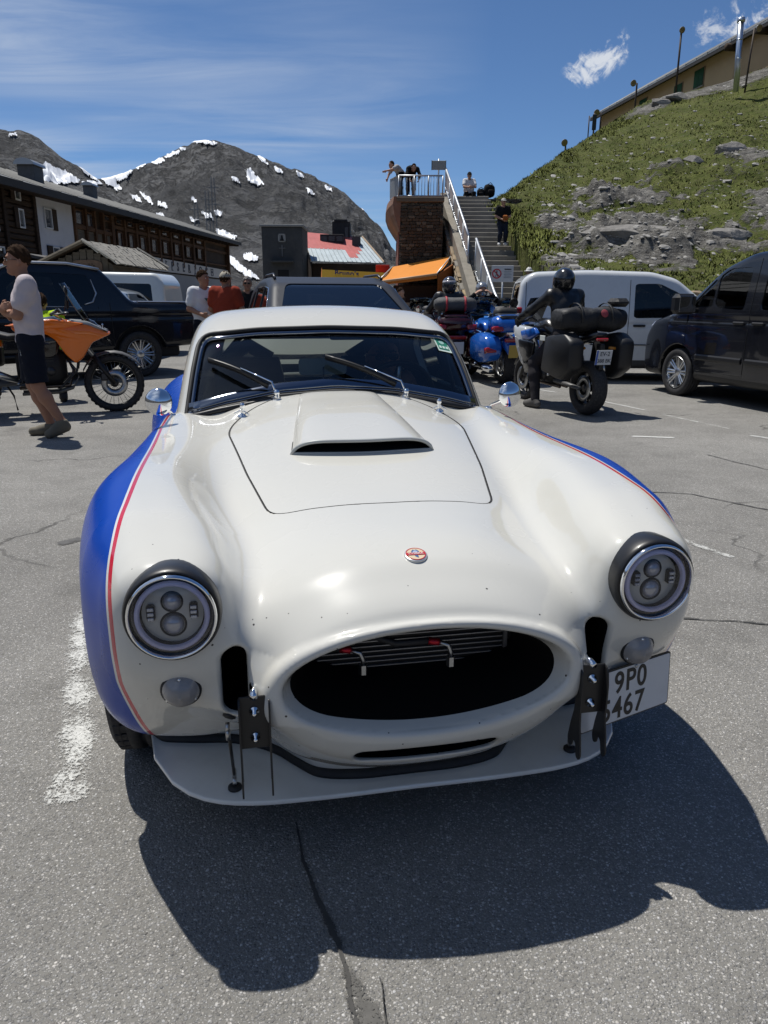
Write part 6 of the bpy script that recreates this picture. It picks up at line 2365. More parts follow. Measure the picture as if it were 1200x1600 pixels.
def plate():
 W, Hh = .318, .150
 ex = np.array([.954, .298, .012])
 ex /= np.linalg.norm(ex)
 cpt = np.array([.399, .065, .316]) + ex * W / 2 + np.array([0, .004, Hh / 2])
 ey = np.array([0, .05, 1.0]); ey = ey - ex * (ey @ ex); ey /= np.linalg.norm(ey)
 n = np.cross(ex, ey)
 M = axes(cpt, ex, ey)
 rect = round_poly([(-W / 2, -Hh / 2), (W / 2, -Hh / 2), (W / 2, Hh / 2), (-W / 2, Hh / 2)], .008, 4)
 pl = MB().prism(rect, 'z', -.004, 0, M=M).build('number_plate', mat('plate_frame', (.012, .012, .013), .4), car)
 rect2 = round_poly([(-W / 2 + .004, -Hh / 2 + .004), (W / 2 - .004, -Hh / 2 + .004), (W / 2 - .004, Hh / 2 - .004), (-W / 2 + .004, Hh / 2 - .004)], .007, 4)
 MB().prism(rect2, 'z', .0005, .0015, M=M).build('plate_face', mat('plate_white', (.60, .61, .62), .45, dirt=.08, vscale=10), pl)
 ink = mat('plate_ink', (.012, .012, .012), .5)
 text_mesh('9P0', .083, ink, pl, M @ Matrix.Translation((.012, .032, .002)), depth=.0006, sx=.86, space=1.12, bold=.0012)
 text_mesh('5467', .083, ink, pl, M @ Matrix.Translation((-.012, -.038, .002)), depth=.0006, sx=.86, space=1.10, bold=.0012)
 for dx in (.030,):
  MB().lathe([(0, 0), (.006, 0), (.005, .004), (0, .005)], cpt + ex * dx + ey * .066, n, 10).build('plate_screw', STEEL, pl)
 return pl
plate()
def radiator():
 y = .20
 rad = MB().box((0, y + .04, .535), (.62, .05, .25), .004).build('radiator', mat('radiator_core', (.010, .010, .011), .55, .4), car)
 mb = MB()
 for k in range(19):
  mb.box((-.015, y + .012, .398 + k * .0135), (.53, .006, .0024))
 mb.build('fins', mat('fin_metal', (.34, .34, .35), .4, .7), rad)
 for x in (-.285, .245):
  MB().box((x, y + .008, .53), (.012, .012, .27), .002).build('side_rail', mat('rail_metal', (.16, .16, .17), .4, .8), rad)
 MB().box((0, y - .0, .372), (.60, .06, .05), .006).build('lower_tank', mat('tank_black', (.008, .008, .009), .5), rad)
 for x, pts in ((-.155, [(-.28, .20, .60), (-.24, .165, .585), (-.195, .15, .565)]), (.085, [(-.20, .18, .615), (-.06, .14, .572), (.02, .135, .575)])):
  hs = MB().tube(pts, .0085, 8).build('hose', mat('braided_hose', (.022, .022, .024), .6), rad)
  e = np.array(pts[-1])
  MB().tube([e, e + (.026, -.004, -.004)], .0095, 8).build('fitting', mat('anodised_red', (.42, .015, .03), .3, .6), hs)
  MB().tube([e + (.026, -.004, -.004), e + (.048, -.007, -.012), e + (.056, -.007, -.03), e + (.056, -.005, -.05)], .006, 8).build('elbow', STEEL, hs)
  MB().lathe([(.0, -.012), (.0105, -.012), (.0105, .012), (0, .012)], e + np.array([.056, -.005, -.056]), (0, 0, 1), 6, smooth=False).build('union_nut', STEEL, hs)
 return rad
radiator()
# ------------------------------------------------ wheels
def wheel(x, y, r, w, parent, name='wheel', spokes=8, side=-1, rim_col=ALU):
 """side: +1 when the outer face looks to +x"""
 c = (x, y, r)
 hw = w / 2
 prof = [(r * .66, -hw * .80), (r * .74, -hw * .98), (r * .86, -hw * 1.02), (r * .94, -hw * .96), (r * .985, -hw * .80)]
 # tread with grooves
 for g in np.linspace(-.62, .62, 4):
  prof += [(r, g * hw - hw * .07), (r * .972, g * hw - hw * .045), (r * .972, g * hw + hw * .045), (r, g * hw + hw * .07)]
 prof += [(r * .985, hw * .80), (r * .94, hw * .96), (r * .86, hw * 1.02), (r * .74, hw * .98), (r * .66, hw * .80)]
 wh = MB().lathe(prof, c, (1, 0, 0), 48).build(name, TYRE, parent)
 o = side * hw
 MB().lathe([(r * .66, -hw * .8), (r * .60, -hw * .6), (r * .58, 0), (r * .62, hw * .7), (r * .68, hw * .92), (r * .66, hw * .98)], c, (side, 0, 0), 40).build('rim', rim_col, wh)
 mb = MB()
 cv = np.array(c)
 for k in range(spokes):
  a = 2 * math.pi * k / spokes
  d = np.array([0, math.cos(a), math.sin(a)])
  t = np.array([0, -math.sin(a), math.cos(a)])
  for s in (-1, 1):
   p0 = cv + d * r * .12 + np.array([o * .55, 0, 0]) + t * s * .012
   p1 = cv + d * r * .62 + np.array([o * .78, 0, 0]) + t * s * r * .07
   mb.tube([p0, p1], [.016, .013], 6, smooth=False)
 mb.build('spokes', rim_col, wh)
 MB().lathe([(r * .2, 0), (r * .2, hw * .62), (r * .15, hw * .72), (0, hw * .74)], c, (side, 0, 0), 20).build('hub', rim_col, wh)
 MB().lathe([(r * .52, 0), (r * .52, .015), (0, .015)], (x + o * .2, y, r), (side, 0, 0), 28).build('brake_disc', STEEL, wh)
 return wh
for s in (-1, 1):
 wheel(s * .700, WF, .318, .235, car, side=s)
 wheel(s * .705, WR, .325, .27, car, side=s)
def tread_blocks():
 # sipes across the shoulders of the front tyres
 for wh in [o for o in car.children if o.name.startswith('wheel')]:
  if wh.data.vertices[0].co.y > 2: continue
  sx = 1 if wh.data.vertices[0].co.x > 0 else -1
  mb = MB()
  for k in range(46):
   a = 2 * math.pi * k / 46
   for side in (-1, 1):
    d = np.array([0, math.cos(a), math.sin(a)])
    t = np.array([0, -math.sin(a), math.cos(a)])
    c = np.array([sx * .700 + side * .082, WF, .318]) + d * .3138
    M = axes(c, (1, 0, 0), t, d)
    mb.box((0, 0, 0), (.036, .034, .006), .0015, M=M)
  mb.build('tread_blocks', TYRE, wh)['kind'] = 'stuff'
tread_blocks()
# ------------------------------------------------ mirrors, cabin
def side_mirror(sx):
 b = np.array([sx * .650, 1.60, float(car_z(sx * .650, 1.60)) - .004])
 c = np.array([sx * .690, 1.44, .966])
 m = MB().lathe([(0, -.004), (.016, -.004), (.016, .004), (.009, .009), (0, .01)], b, (0, 0, 1), 14).build('side_mirror', CHROME, car)
 MB().tube([b, b + (sx * .012, -.02, .02), c + (sx * -.01, .06, -.03), c + (0, .012, 0)], .006, 8).build('mirror_stalk', CHROME, m)
 n = np.array([sx * .12, -1, .10])
 MB().lathe([(0, .020), (.018, .018), (.036, .011), (.047, .002), (.0505, -.006), (.048, -.012), (.0, -.012)], c, n, 32).build('mirror_shell', CHROME, m)
for s in (-1, 1):
 side_mirror(s)
def cabin():
 lining = mat('cabin_trim', (.030, .030, .032), .75, bump=.2, bscale=120)
 leather = mat('seat_leather', (.022, .022, .024), .5, bump=.15, bscale=90)
 pale = mat('door_card', (.42, .43, .42), .6)
 mb = MB()
 mb.loft([[(x, 1.72, .70), (x, 1.70, .865 - .10 * x * x), (x, 1.80, .880 - .10 * x * x), (x, 1.90, .855 - .10 * x * x), (x, 1.93, .80), (x, 1.90, .66)] for x in np.linspace(-.60, .60, 15)])
 mb.build('dashboard', lining, car)
 for sx in (-1, 1):
  st = MB()
  rings = []
  for t in np.linspace(0, 1, 9):
   z = .45 + t * .58
   y = 2.52 + t * .17
   w = .215 * (1 - .25 * t ** 3)
   ag = np.linspace(0, 2 * math.pi, 17)[:-1]
   rings.append([(sx * .33 + w * np.sign(math.cos(q)) * abs(math.cos(q)) ** .6, y + .07 * np.sign(math.sin(q)) * abs(math.sin(q)) ** .7, z) for q in ag])
  st.loft(rings)
  s_ = st.build('seat', leather, car)
  MB().box((sx * .33, 2.33, .43), (.42, .50, .16), .05, smooth=False).build('seat_cushion', leather, s_)
  MB().tube([(sx * .33 - .12, 2.70, 1.02), (sx * .33, 2.71, 1.09), (sx * .33 + .12, 2.70, 1.02)], [.05, .06, .05], 10, flat=.7).build('headrest', leather, s_)
  MB().box((sx * .585, 2.2, .80), (.02, .8, .10), .006).build('door_card', pale, car)
 # steering wheel
 c = np.array([.34, 2.03, .885])
 n = np.array([0, .93, .36]) / np.linalg.norm([0, .93, .36])
 a, b, _ = frame(n)
 ag = np.linspace(0, 2 * math.pi, 33)
 sw = MB().tube([c + .175 * (a * math.cos(q) + b * math.sin(q)) for q in ag], .013, 8, caps=False).build('steering_wheel', mat('wheel_rim', (.02, .016, .012), .4), car)
 mb = MB()
 for q in (R(90), R(210), R(330)):
  mb.tube([c - n * .02, c + .17 * (a * math.cos(q) + b * math.sin(q))], [.014, .009], 6, flat=.4)
 mb.lathe([(0, .01), (.03, .008), (.034, -.02), (.02, -.2), (0, -.2)], c, n, 16)
 mb.build('spokes', ALU, sw)
 # dash-top mirror on its stem
 p = np.array([-.025, 1.86, 1.045])
 mr = MB().tube([(-.025, 1.80, .87), (-.025, 1.85, .96), p], [.006, .005, .005], 8).build('interior_mirror', CHROME, car)
 MB().prism(round_poly([(-.105, -.035), (.105, -.035), (.105, .035), (-.105, .035)], .018, 4), 'y', -.007, .0, M=Matrix.Translation((p[0], p[1] + .014, p[2]))).build('mirror_back', mat('mirror_back', (.55, .57, .50), .25, .5), mr)
 # roll bar and header mirror
 MB().tube([(-.50, 2.78, .6), (-.48, 2.76, 1.0), (-.36, 2.74, 1.14), (.36, 2.74, 1.14), (.48, 2.76, 1.0), (.50, 2.78, .6)], .022, 10).build('roll_bar', BLACK, car)
 hm = MB().tube([(.13, 1.97, 1.225), (.13, 1.985, 1.18)], .006, 6).build('header_mirror', BLACK, car)
 MB().prism(round_poly([(-.11, -.022), (.11, -.022), (.11, .022), (-.11, .022)], .015, 4), 'y', 0, .012, M=Matrix.Translation((.13, 1.98, 1.172))).build('mirror_back', BLACK, hm)
 MB().box((0, 2.5, .36), (1.16, 1.4, .02)).build('cabin_floor', lining, car)
cabin()
def settle(o):
 """final trim of the proportions measured on the finished car"""
 if o.type == 'MESH' and not o.data.get('trimmed'):
  n = len(o.data.vertices)
  a = np.empty(n * 3)
  o.data.vertices.foreach_get('co', a)
  a = a.reshape(-1, 3)
  a[:, 0] *= np.interp(a[:, 1], [.1, .55, 1.42, 1.63, 1.9, 2.3], [.967, .972, .990, .993, .996, 1.0])
  a[:, 2] *= np.interp(a[:, 1], [.1, .55, 1.42, 1.63, 1.9], [.981, .9875, 1.003, 1.006, 1.0085])
  o.data.vertices.foreach_set('co', a.ravel())
  o.data.update()
  o.data['trimmed'] = 1
 for ch in o.children:
  settle(ch)
settle(car)
# ---------------------------------------------------------------- parked vehicles
VGLASS = glass('vehicle_glass', (.55, .62, .62), clear=.42)
DGLASS = glass('tinted_glass', (.45, .48, .50), clear=.22, k=1.0)
SEAM = mat('seam', (.006, .006, .006), .7)
CABIN = mat('cabin_dark', (.016, .016, .018), .8)
def carpaint(name, c, rough=.3, dirt=.05, coat=.9):
 return mat(name, c, rough, coat=coat, var=.03, dirt=dirt, vscale=2.0, spec=.3)
def vehicle(name, label, cat, loc, rz, prof, W, paint, belt, tumble, axles, wr, ww, sidew=(), frontw=None, rearw=None, h=.036, gl=None, arch=.055, taper=(.16, .10), round_=.11, track=None, group=None, seams=(), handles=(), clad=None, inner_top=None, ends=.14, rim_col=ALU, spokes=8):
 root = thing(name, label, cat, (loc[0], loc[1], 0), rz, group)
 P2 = grid_sd(round_poly(prof, .10, 4))
 L = max(p[0] for p in prof)
 Ht = max(p[1] for p in prof)
 hw = W / 2
 tr = track or hw - ww * .52 - .01
 def f(P):
  x, y, z = np.abs(P[:, 0]), P[:, 1], P[:, 2]
  d = P2(P[:, 1:3])
  w = hw - tumble * np.maximum(z - belt, 0) ** 1.15 - .10 * np.maximum(belt * .55 - z, 0) ** 2
  w = w - taper[0] * np.maximum(.8 - y, 0) ** 2 - taper[1] * np.maximum(y - (L - .8), 0) ** 2
  w = w - .012 * np.exp(-((z - belt + .06) / .05) ** 2)
  d = smax(d, x - w, round_)
  for ya in axles:
   c = np.maximum(np.sqrt((y - ya) ** 2 + (z - wr) ** 2) - (wr + arch), hw - .30 - x)
   d = smax(d, -c, .02)
  return d
 V, Q = surface(f, (0, -.05, .12), (hw + .06, L + .06, Ht + .06), h, mirror=True, blk=8)
 V = project(f, V, 3)
 F = [tuple(q) for q in Q.tolist()]
 nrm = lambda P: fgrad(f, P)
 panes = []
 jobs = [(w, s) for w in sidew for s in (-1, 1)]
 for w, s in jobs:
  poly = round_poly(w, .05, 3)
  V, F, ins = cut(V, F, f, lambda P, poly=poly: poly_sd(P[:, [1, 2]], poly), lambda P, s=s: (P[:, 0] * s > hw * .45))
  v, q, _ = submesh(V, F, ins)
  panes.append(('side_window', v, q))
  F = [a for a, k in zip(F, ins) if not k]
 for w, s, nm in ((frontw, -1, 'windscreen'), (rearw, 1, 'rear_window')):
  if w is None: continue
  poly = round_poly(w, .07, 3)
  V, F, ins = cut(V, F, f, lambda P, poly=poly: poly_sd(P[:, [0, 2]], poly), lambda P, s=s: (nrm(P)[:, 1] * s > .3) & ((P[:, 1] - L / 2) * s > 0))
  v, q, _ = submesh(V, F, ins)
  panes.append((nm, v, q))
  F = [a for a, k in zip(F, ins) if not k]
 v, q, _ = submesh(V, F, np.ones(len(F), bool))
 N = nrm(v)
 N /= np.linalg.norm(N, axis=1)[:, None] + 1e-9
 E = sorted({i for e in border(q) for i in e})
 v2, q2 = add_rim(v, q, N, .03)
 z2 = v2[:, 2]
 mats, mi = [paint], None
 if clad:
  mats.append(clad[0])
  well = lambda c: min(math.hypot(c[1] - a, c[2] - wr) for a in axles)
  mi = [1 if (v2[list(t), 2].mean() < clad[1] or well(v2[list(t)].mean(0)) < wr + arch * 1.0) else 0 for t in q2]
 body = mesh_obj('body', v2, q2, mats, root, True, matidx=mi, normals=np.concatenate([N, N[E]]))
 for nm, v, q in panes:
  if not len(q): continue
  N = nrm(v)
  N /= np.linalg.norm(N, axis=1)[:, None] + 1e-9
  mesh_obj(nm, v - N * .012, q, gl or VGLASS, root, True, normals=N)
 def sx(y, z, s=1, off=0.0):
  lo, hi = 0.0, hw + .1
  for _ in range(24):
   m = (lo + hi) / 2
   if f(np.array([[m, y, z]]))[0] < 0: lo = m
   else: hi = m
  return np.array([s * (lo + off), y, z])
 for ln in seams:
  for s in (-1, 1):
   pts = []
   for (a, b) in zip(ln[:-1], ln[1:]):
    k = max(2, int(math.hypot(b[0] - a[0], b[1] - a[1]) / .12))
    pts += [sx(a[0] + (b[0] - a[0]) * i / k, a[1] + (b[1] - a[1]) * i / k, s) for i in range(k)]
   pts.append(sx(*ln[-1], s))
   MB().tube(pts, .0055, 5, smooth=False).build('door_seam', SEAM, root)
 for (y, z, hl, m) in handles:
  for s in (-1, 1):
   MB().box(sx(y, z, s, .018), (.03, hl, .035), .010).build('door_handle', m, root)
 # dark cabin up to the belt with seats
 it = inner_top or belt - .06
 fr = axles[0] + wr + .12
 rr = L - .35
 cb = MB()
 cb.box((0, (fr + rr) / 2, (it + .25) / 2 + .08), (W - .30, rr - fr, it - .25), .04)
 co = cb.build('cabin', CABIN, root)
 for s in (-1, 1):
  b = MB().box((s * W * .22, fr + .95, it + .12), (W * .24, .16, .50), .06)
  b.box((s * W * .22, fr + .98, it + .42), (W * .13, .10, .18), .04)
  b.build('front_seat', mat('seat_cloth', (.03, .03, .033), .85), co)
 st = MB().tube([(W * .22 + .18 * math.cos(a), fr + .45 + .08 * math.sin(a), it + .07 + .16 * math.sin(a)) for a in np.linspace(0, 2 * math.pi, 17)], .014, 6, caps=False)
 st.build('steering_wheel', BLACK, co)
 for ya in axles:
  for s in (-1, 1):
   wheel(s * tr, ya, wr, ww, root, side=s, spokes=spokes, rim_col=rim_col)
 return root, f, sx
def plate_on(root, c, n, w, hh, m, txt=None, txtm=None):
 ex = np.cross((0, 0, 1), n)
 M = axes(c, ex, np.cross(n, ex))
 p = MB().prism(round_poly([(-w / 2, -hh / 2), (w / 2, -hh / 2), (w / 2, hh / 2), (-w / 2, hh / 2)], .01, 3), 'z', 0, .008, M=M).build('number_plate', m, root)
 return p, M
def mirror_pair(root, sx, y, z, m, big=1.0):
 for s in (-1, 1):
  p = sx(y, z, s)
  V, F = cbox(.11 * big, .06 * big, .09 * big, .035 * big)
  mb = MB().add(V + (p + np.array([s * .14 * big, 0, .06 * big])), F)
  mb.tube([p + (-s * .01, .02, -.0), p + (s * .06 * big, 0, .0)], [.035, .028], 8)
  mo = mb.build('door_mirror', m, root)
  MB().box(p + np.array([s * .14 * big, .061 * big, .06 * big]), (.17 * big, .006, .14 * big), .002).build('mirror_glass', CHROME, mo)
def build_vehicles():
 PW = mat('plate_pale', (.62, .62, .58), .45, dirt=.1, vscale=14)
 RED = mat('tail_lamp', (.30, .010, .012), .12, coat=1.0)
 LAMP = mat('headlamp_cover', (.45, .46, .48), .08, .6, coat=1.0)
 WHITE = carpaint('van_white', (.60, .62, .63), .34, .10)
 NAVY = carpaint('van_black', (.008, .009, .013), .22, .03)
 BLK = carpaint('truck_black', (.006, .007, .011), .20, .03, .6)
 SLATE = carpaint('slate_blue', (.020, .022, .028), .42, .04, .05)
 GREYP = carpaint('silver_grey', (.20, .22, .24), .28)
 # white panel van
 r, f, sx = vehicle('panel_van', 'white panel van without rear side windows parked below the stone wall behind the riding motorcyclist', 'van', (6.62, 13.44), R(85.4),
  [(.06, .24), (0, .52), (.06, .80), (.26, .95), (.98, 1.08), (1.74, 1.68), (2.15, 1.79), (3.2, 1.82), (4.1, 1.79), (4.28, 1.66), (4.37, 1.0), (4.41, .60), (4.38, .27), (2.4, .22)],
  1.79, WHITE, 1.0, .14, (.87, 3.55), .32, .20,
  [[(1.24, 1.07), (2.42, 1.05), (2.42, 1.60), (2.02, 1.60), (1.70, 1.45)]], [(-.70, 1.13), (.70, 1.13), (.58, 1.66), (-.58, 1.66)], [(-.66, 1.08), (.66, 1.08), (.56, 1.62), (-.56, 1.62)],
  seams=[[(2.50, .40), (2.50, 1.66)], [(1.20, .50), (1.20, 1.02)], [(1.2, .36), (2.5, .36)], [(4.20, .5), (4.20, 1.62)]], handles=[(2.32, .93, .2, BLACK)], clad=(mat('grey_cladding', (.05, .05, .052), .6), .36), gl=DGLASS)
 for s in (-1, 1):
  MB().tube([sx(y, .62, s, .004) for y in np.linspace(1.3, 3.1, 8)], .017, 6, flat=.5, smooth=False).build('side_moulding', BLACK, r)
  MB().box(sx(4.30, 1.02, s, -.02), (.06, .10, .40), .02).build('tail_lamp', RED, r)
 MB().box((0, 4.42, .42), (1.70, .08, .20), .03).build('rear_bumper', mat('bumper_grey', (.045, .045, .048), .6), r)
 mirror_pair(r, sx, 1.42, 1.06, BLACK)
 plate_on(r, (0, 4.435, .80), (0, 1, 0), .5, .11, PW)
 # dark van
 r, f, sx = vehicle('passenger_van', 'dark navy passenger van at the right edge with its large black door mirror', 'van', (4.92, 12.14), R(-165),
  [(.06, .26), (0, .55), (.05, .85), (.28, 1.06), (.92, 1.20), (1.68, 1.76), (2.15, 1.92), (3.2, 1.98), (4.75, 1.95), (4.92, 1.75), (4.97, .9), (4.95, .30), (2.5, .25)],
  1.99, NAVY, 1.15, .13, (.98, 3.90), .338, .215,
  [[(1.16, 1.25), (1.62, 1.25), (1.62, 1.64)], [(1.66, 1.25), (2.22, 1.22), (2.24, 1.74), (1.84, 1.74), (1.66, 1.65)], [(2.50, 1.23), (3.55, 1.23), (3.55, 1.74), (2.52, 1.75)], [(3.72, 1.23), (4.75, 1.23), (4.72, 1.72), (3.72, 1.74)]],
  [(-.80, 1.26), (.80, 1.26), (.68, 1.74), (-.68, 1.74)], [(-.75, 1.2), (.75, 1.2), (.66, 1.75), (-.66, 1.75)],
  seams=[[(2.34, .42), (2.36, 1.84)], [(1.12, .62), (1.14, 1.18)], [(1.18, .40), (2.34, .40)], [(3.64, .42), (3.64, 1.84)]], handles=[(2.18, 1.06, .20, BLACK), (2.52, 1.06, .20, BLACK)], clad=(BLACK, .34), gl=VGLASS)
 for s in (-1, 1):
  for a, b in ((1.40, 2.30), (2.38, 3.6)):
   MB().tube([sx(y, .585, s, .006) for y in np.linspace(a, b, 6)], .040, 6, flat=.4, up=(1, 0, 0), smooth=False).build('side_moulding', BLACK, r)
  MB().tube([sx(1.30, .30, s, .03), sx(3.50, .30, s, .03)], .030, 8).build('side_step', mat('step_alloy', (.20, .20, .21), .35, .8), r)
  MB().box(sx(.30, .92, s, -.19), (.30, .34, .22), .06).build('headlamp', LAMP, r)
 MB().box((0, -.01, .42), (1.5, .10, .28), .04).build('front_bumper', BLACK, r)
 mirror_pair(r, sx, 1.30, 1.20, BLACK, 1.5)
 # pickup
 r, f, sx = vehicle('pickup_truck', 'black double-cab pickup truck with silver roof rails parked behind the orange motorcycle', 'pickup truck', (-8.01, 11.2), R(-48),
  [(.06, .48), (0, .75), (.04, 1.02), (.25, 1.14), (1.32, 1.24), (2.02, 1.82), (2.5, 1.91), (3.2, 1.90), (3.62, 1.84), (3.80, 1.66), (4.10, 1.29), (5.30, 1.27), (5.35, .95), (5.28, .52), (3.0, .42)],
  1.92, BLK, 1.10, .20, (.92, 4.19), .395, .265,
  [[(1.62, 1.24), (2.38, 1.22), (2.38, 1.73), (2.12, 1.71)], [(2.46, 1.22), (3.36, 1.22), (3.48, 1.42), (3.38, 1.71), (2.46, 1.74)]], [(-.72, 1.28), (.72, 1.28), (.60, 1.74), (-.60, 1.74)], None,
  seams=[[(2.42, .56), (2.42, 1.72)], [(3.38, .75), (3.50, 1.20)], [(3.72, .55), (3.70, 1.26)], [(1.42, .56), (3.5, .56)]], handles=[(2.28, 1.08, .18, BLACK), (3.22, 1.08, .18, BLACK)], clad=(BLACK, .50), gl=DGLASS, arch=.085, spokes=9)
 for s in (-1, 1):
  MB().tube([sx(1.95, 1.62, s, -.0) + (0, 0, .12), sx(2.3, 1.77, s, -.02) + (0, 0, .11), sx(3.1, 1.77, s, -.02) + (0, 0, .11), sx(3.6, 1.70, s, -.0) + (0, 0, .10)], .022, 8).build('roof_rail', mat('rail_silver', (.55, .56, .58), .3, .9), r)
  MB().tube([(s * .86, 4.22, 1.285), (s * .86, 5.2, 1.28)], .032, 6, flat=.5, smooth=False).build('bed_rail', MATS['rail_silver'], r)
  MB().tube([sx(3.28, 1.24, s, .004), sx(3.42, 1.28, s, .004), sx(3.50, 1.42, s, .004), sx(3.44, 1.64, s, .004)], [.007, .014, .014, .007], 6).build('window_trim', MATS['rail_silver'], r)
  MB().tube([sx(1.6, 1.215, s, .003), sx(3.2, 1.205, s, .003)], .008, 6).build('belt_trim', MATS['rail_silver'], r)
  MB().box(sx(2.6, .44, s, .02), (.14, 2.0, .06), .02).build('side_step', BLACK, r)
  MB().box(sx(5.24, 1.02, s, -.03), (.06, .16, .36), .02).build('tail_lamp', mat('smoked_lamp', (.06, .008, .010), .15, coat=1), r)
  MB().box(sx(4.72, .44, s, -.02) + (0, 0, -.06), (.04, .30, .36), .01).build('mud_flap', RUBBER, r)
 mirror_pair(r, sx, 1.62, 1.20, BLACK, 1.15)
 # SUV just behind the sports car
 r, f, sx = vehicle('sport_utility_car', 'dark slate SUV with roof rails facing us right behind the sports car roof', 'car', (-.13, 8.05), R(15),
  [(.05, .28), (0, .60), (.10, .90), (.42, 1.02), (1.25, 1.14), (2.08, 1.58), (2.6, 1.68), (3.5, 1.68), (4.35, 1.54), (4.68, 1.10), (4.75, .65), (4.70, .30), (2.4, .24)],
  1.94, SLATE, 1.02, .30, (.92, 3.80), .365, .25,
  [[(1.45, 1.08), (2.55, 1.06), (2.55, 1.53), (2.10, 1.50)], [(2.62, 1.06), (3.50, 1.06), (3.45, 1.52), (2.62, 1.53)], [(3.58, 1.08), (4.15, 1.14), (3.85, 1.46), (3.55, 1.50)]],
  [(-.80, 1.16), (.80, 1.16), (.62, 1.58), (-.62, 1.58)], [(-.70, 1.12), (.70, 1.12), (.56, 1.48), (-.56, 1.48)],
  seams=[[(2.58, .42), (2.58, 1.56)], [(1.36, .50), (1.40, 1.06)]], handles=[(2.40, .93, .18, CHROME), (3.30, .93, .18, CHROME)], clad=(BLACK, .34), h=.032)
 r.scale = (1, 1, .968)
 for s in (-1, 1):
  p = [sx(y, z, s, -.10) + (0, 0, dz) for y, z, dz in ((2.35, 1.56, .09), (2.55, 1.58, .13), (3.3, 1.58, .13), (3.75, 1.52, .10))]
  MB().tube(p, .018, 8).build('roof_rail', mat('dark_rail', (.05, .05, .055), .35, .6), r)
  MB().box(sx(.20, .84, s, -.20), (.42, .30, .17), .05).build('headlamp', LAMP, r)
  MB().tube([sx(1.45, 1.065, s, .004), sx(2.1, 1.515, s, .004), sx(2.55, 1.545, s, .004), sx(3.5, 1.535, s, .004)], .008, 6).build('window_trim', CHROME, r)
 g = MB()
 for k in range(4):
  g.box((0, -.012, .66 + k * .06), (.80, .03, .022), .006)
 g.build('grille', CHROME, r)
 MB().box((0, .0, .75), (.92, .02, .30), .01).build('grille_back', BLACKM, r)
 MB().prism(round_poly([(-.10, 0), (.10, 0), (.06, -.10), (-.06, -.10)], .02, 3), 'y', 0, .03, M=Matrix.Translation((0, 2.06, 1.54))).build('rain_sensor', BLACK, r)
 mirror_pair(r, sx, 1.62, 1.04, SLATE)
 plate_on(r, (0, -.03, .50), (0, -1, 0), .5, .11, PW)
 # white transporter behind the pickup
 r, f, sx = vehicle('camper_van', 'white van with long dark side windows behind the black pickup bed', 'van', (-10.2, 19.5), R(-90),
  [(.06, .26), (0, .6), (.1, .95), (.55, 1.18), (1.35, 1.82), (1.8, 1.93), (3.2, 1.96), (4.7, 1.93), (4.86, 1.72), (4.92, .9), (4.88, .30), (2.5, .25)],
  1.90, carpaint('camper_white', (.62, .64, .62), .35), 1.10, .12, (.95, 3.95), .33, .2,
  [[(1.0, 1.18), (1.9, 1.18), (1.9, 1.68), (1.45, 1.68)], [(2.05, 1.18), (3.25, 1.18), (3.25, 1.70), (2.05, 1.70)], [(3.33, 1.18), (4.62, 1.18), (4.58, 1.68), (3.33, 1.70)]], [(-.75, 1.25), (.75, 1.25), (.66, 1.75), (-.66, 1.75)], None,
  seams=[[(1.98, .4), (1.98, 1.8)], [(3.29, .4), (3.29, 1.8)]], gl=DGLASS)
 for s in (-1, 1):
  MB().box(sx(4.84, 1.0, s, -.02), (.05, .10, .45), .02).build('tail_lamp', RED, r)
 r, f, sx = vehicle('estate_car', 'silver grey car with roof rails between the pickup bed and the white van', 'car', (-9.75, 17.55), R(-90),
  [(.05, .26), (0, .58), (.10, .84), (.42, .98), (1.15, 1.10), (1.95, 1.56), (2.4, 1.64), (3.3, 1.63), (4.0, 1.48), (4.35, 1.08), (4.42, .62), (4.38, .28), (2.4, .22)],
  1.80, GREYP, 1.0, .30, (.88, 3.5), .33, .21, [[(1.4, 1.04), (2.4, 1.02), (2.4, 1.48), (1.98, 1.46)], [(2.46, 1.02), (3.7, 1.05), (3.4, 1.46), (2.46, 1.48)]], [(-.74, 1.12), (.74, 1.12), (.6, 1.54), (-.6, 1.54)], [(-.66, 1.1), (.66, 1.1), (.54, 1.44), (-.54, 1.44)], gl=DGLASS)
 for s in (-1, 1):
  MB().tube([sx(2.1, 1.5, s, -.08) + (0, 0, .10), sx(2.5, 1.5, s, -.06) + (0, 0, .14), sx(3.3, 1.5, s, -.06) + (0, 0, .12)], .016, 6).build('roof_rail', MATS['rail_silver'], r)
build_vehicles()
# ---------------------------------------------------------------- motorcycles
def plump(poly, x0, x1, name, m, parent, r=.03, k=.90, n=3):
 """panel cut from a side outline (y, z), rounded over towards its outer face x1"""
 P = round_poly(poly, r, n)
 c = P.mean(0)
 rings = []
 d = x1 - x0
 for t, s in ((0, k), (.12, .965), (.45, 1.0), (.75, .985), (.93, .95), (1, k)):
  q = c + (P - c) * s
  rings.append([(x0 + d * t, a, b) for a, b in q])
 if d < 0:
  rings = [r_[::-1] for r_ in rings]
 return MB().loft(rings).build(name, m, parent)
def body_loft(st, name, m, parent, n=16, e=2.4):
 """st: (y, z centre, half height, half width)"""
 rings = []
 for y, z, hz, hx in st:
  ag = np.linspace(0, 2 * math.pi, n + 1)[:-1]
  rings.append([(hx * np.sign(math.cos(a)) * abs(math.cos(a)) ** (2 / e), y, z + hz * np.sign(math.sin(a)) * abs(math.sin(a)) ** (2 / e)) for a in ag])
 return MB().loft(rings).build(name, m, parent)
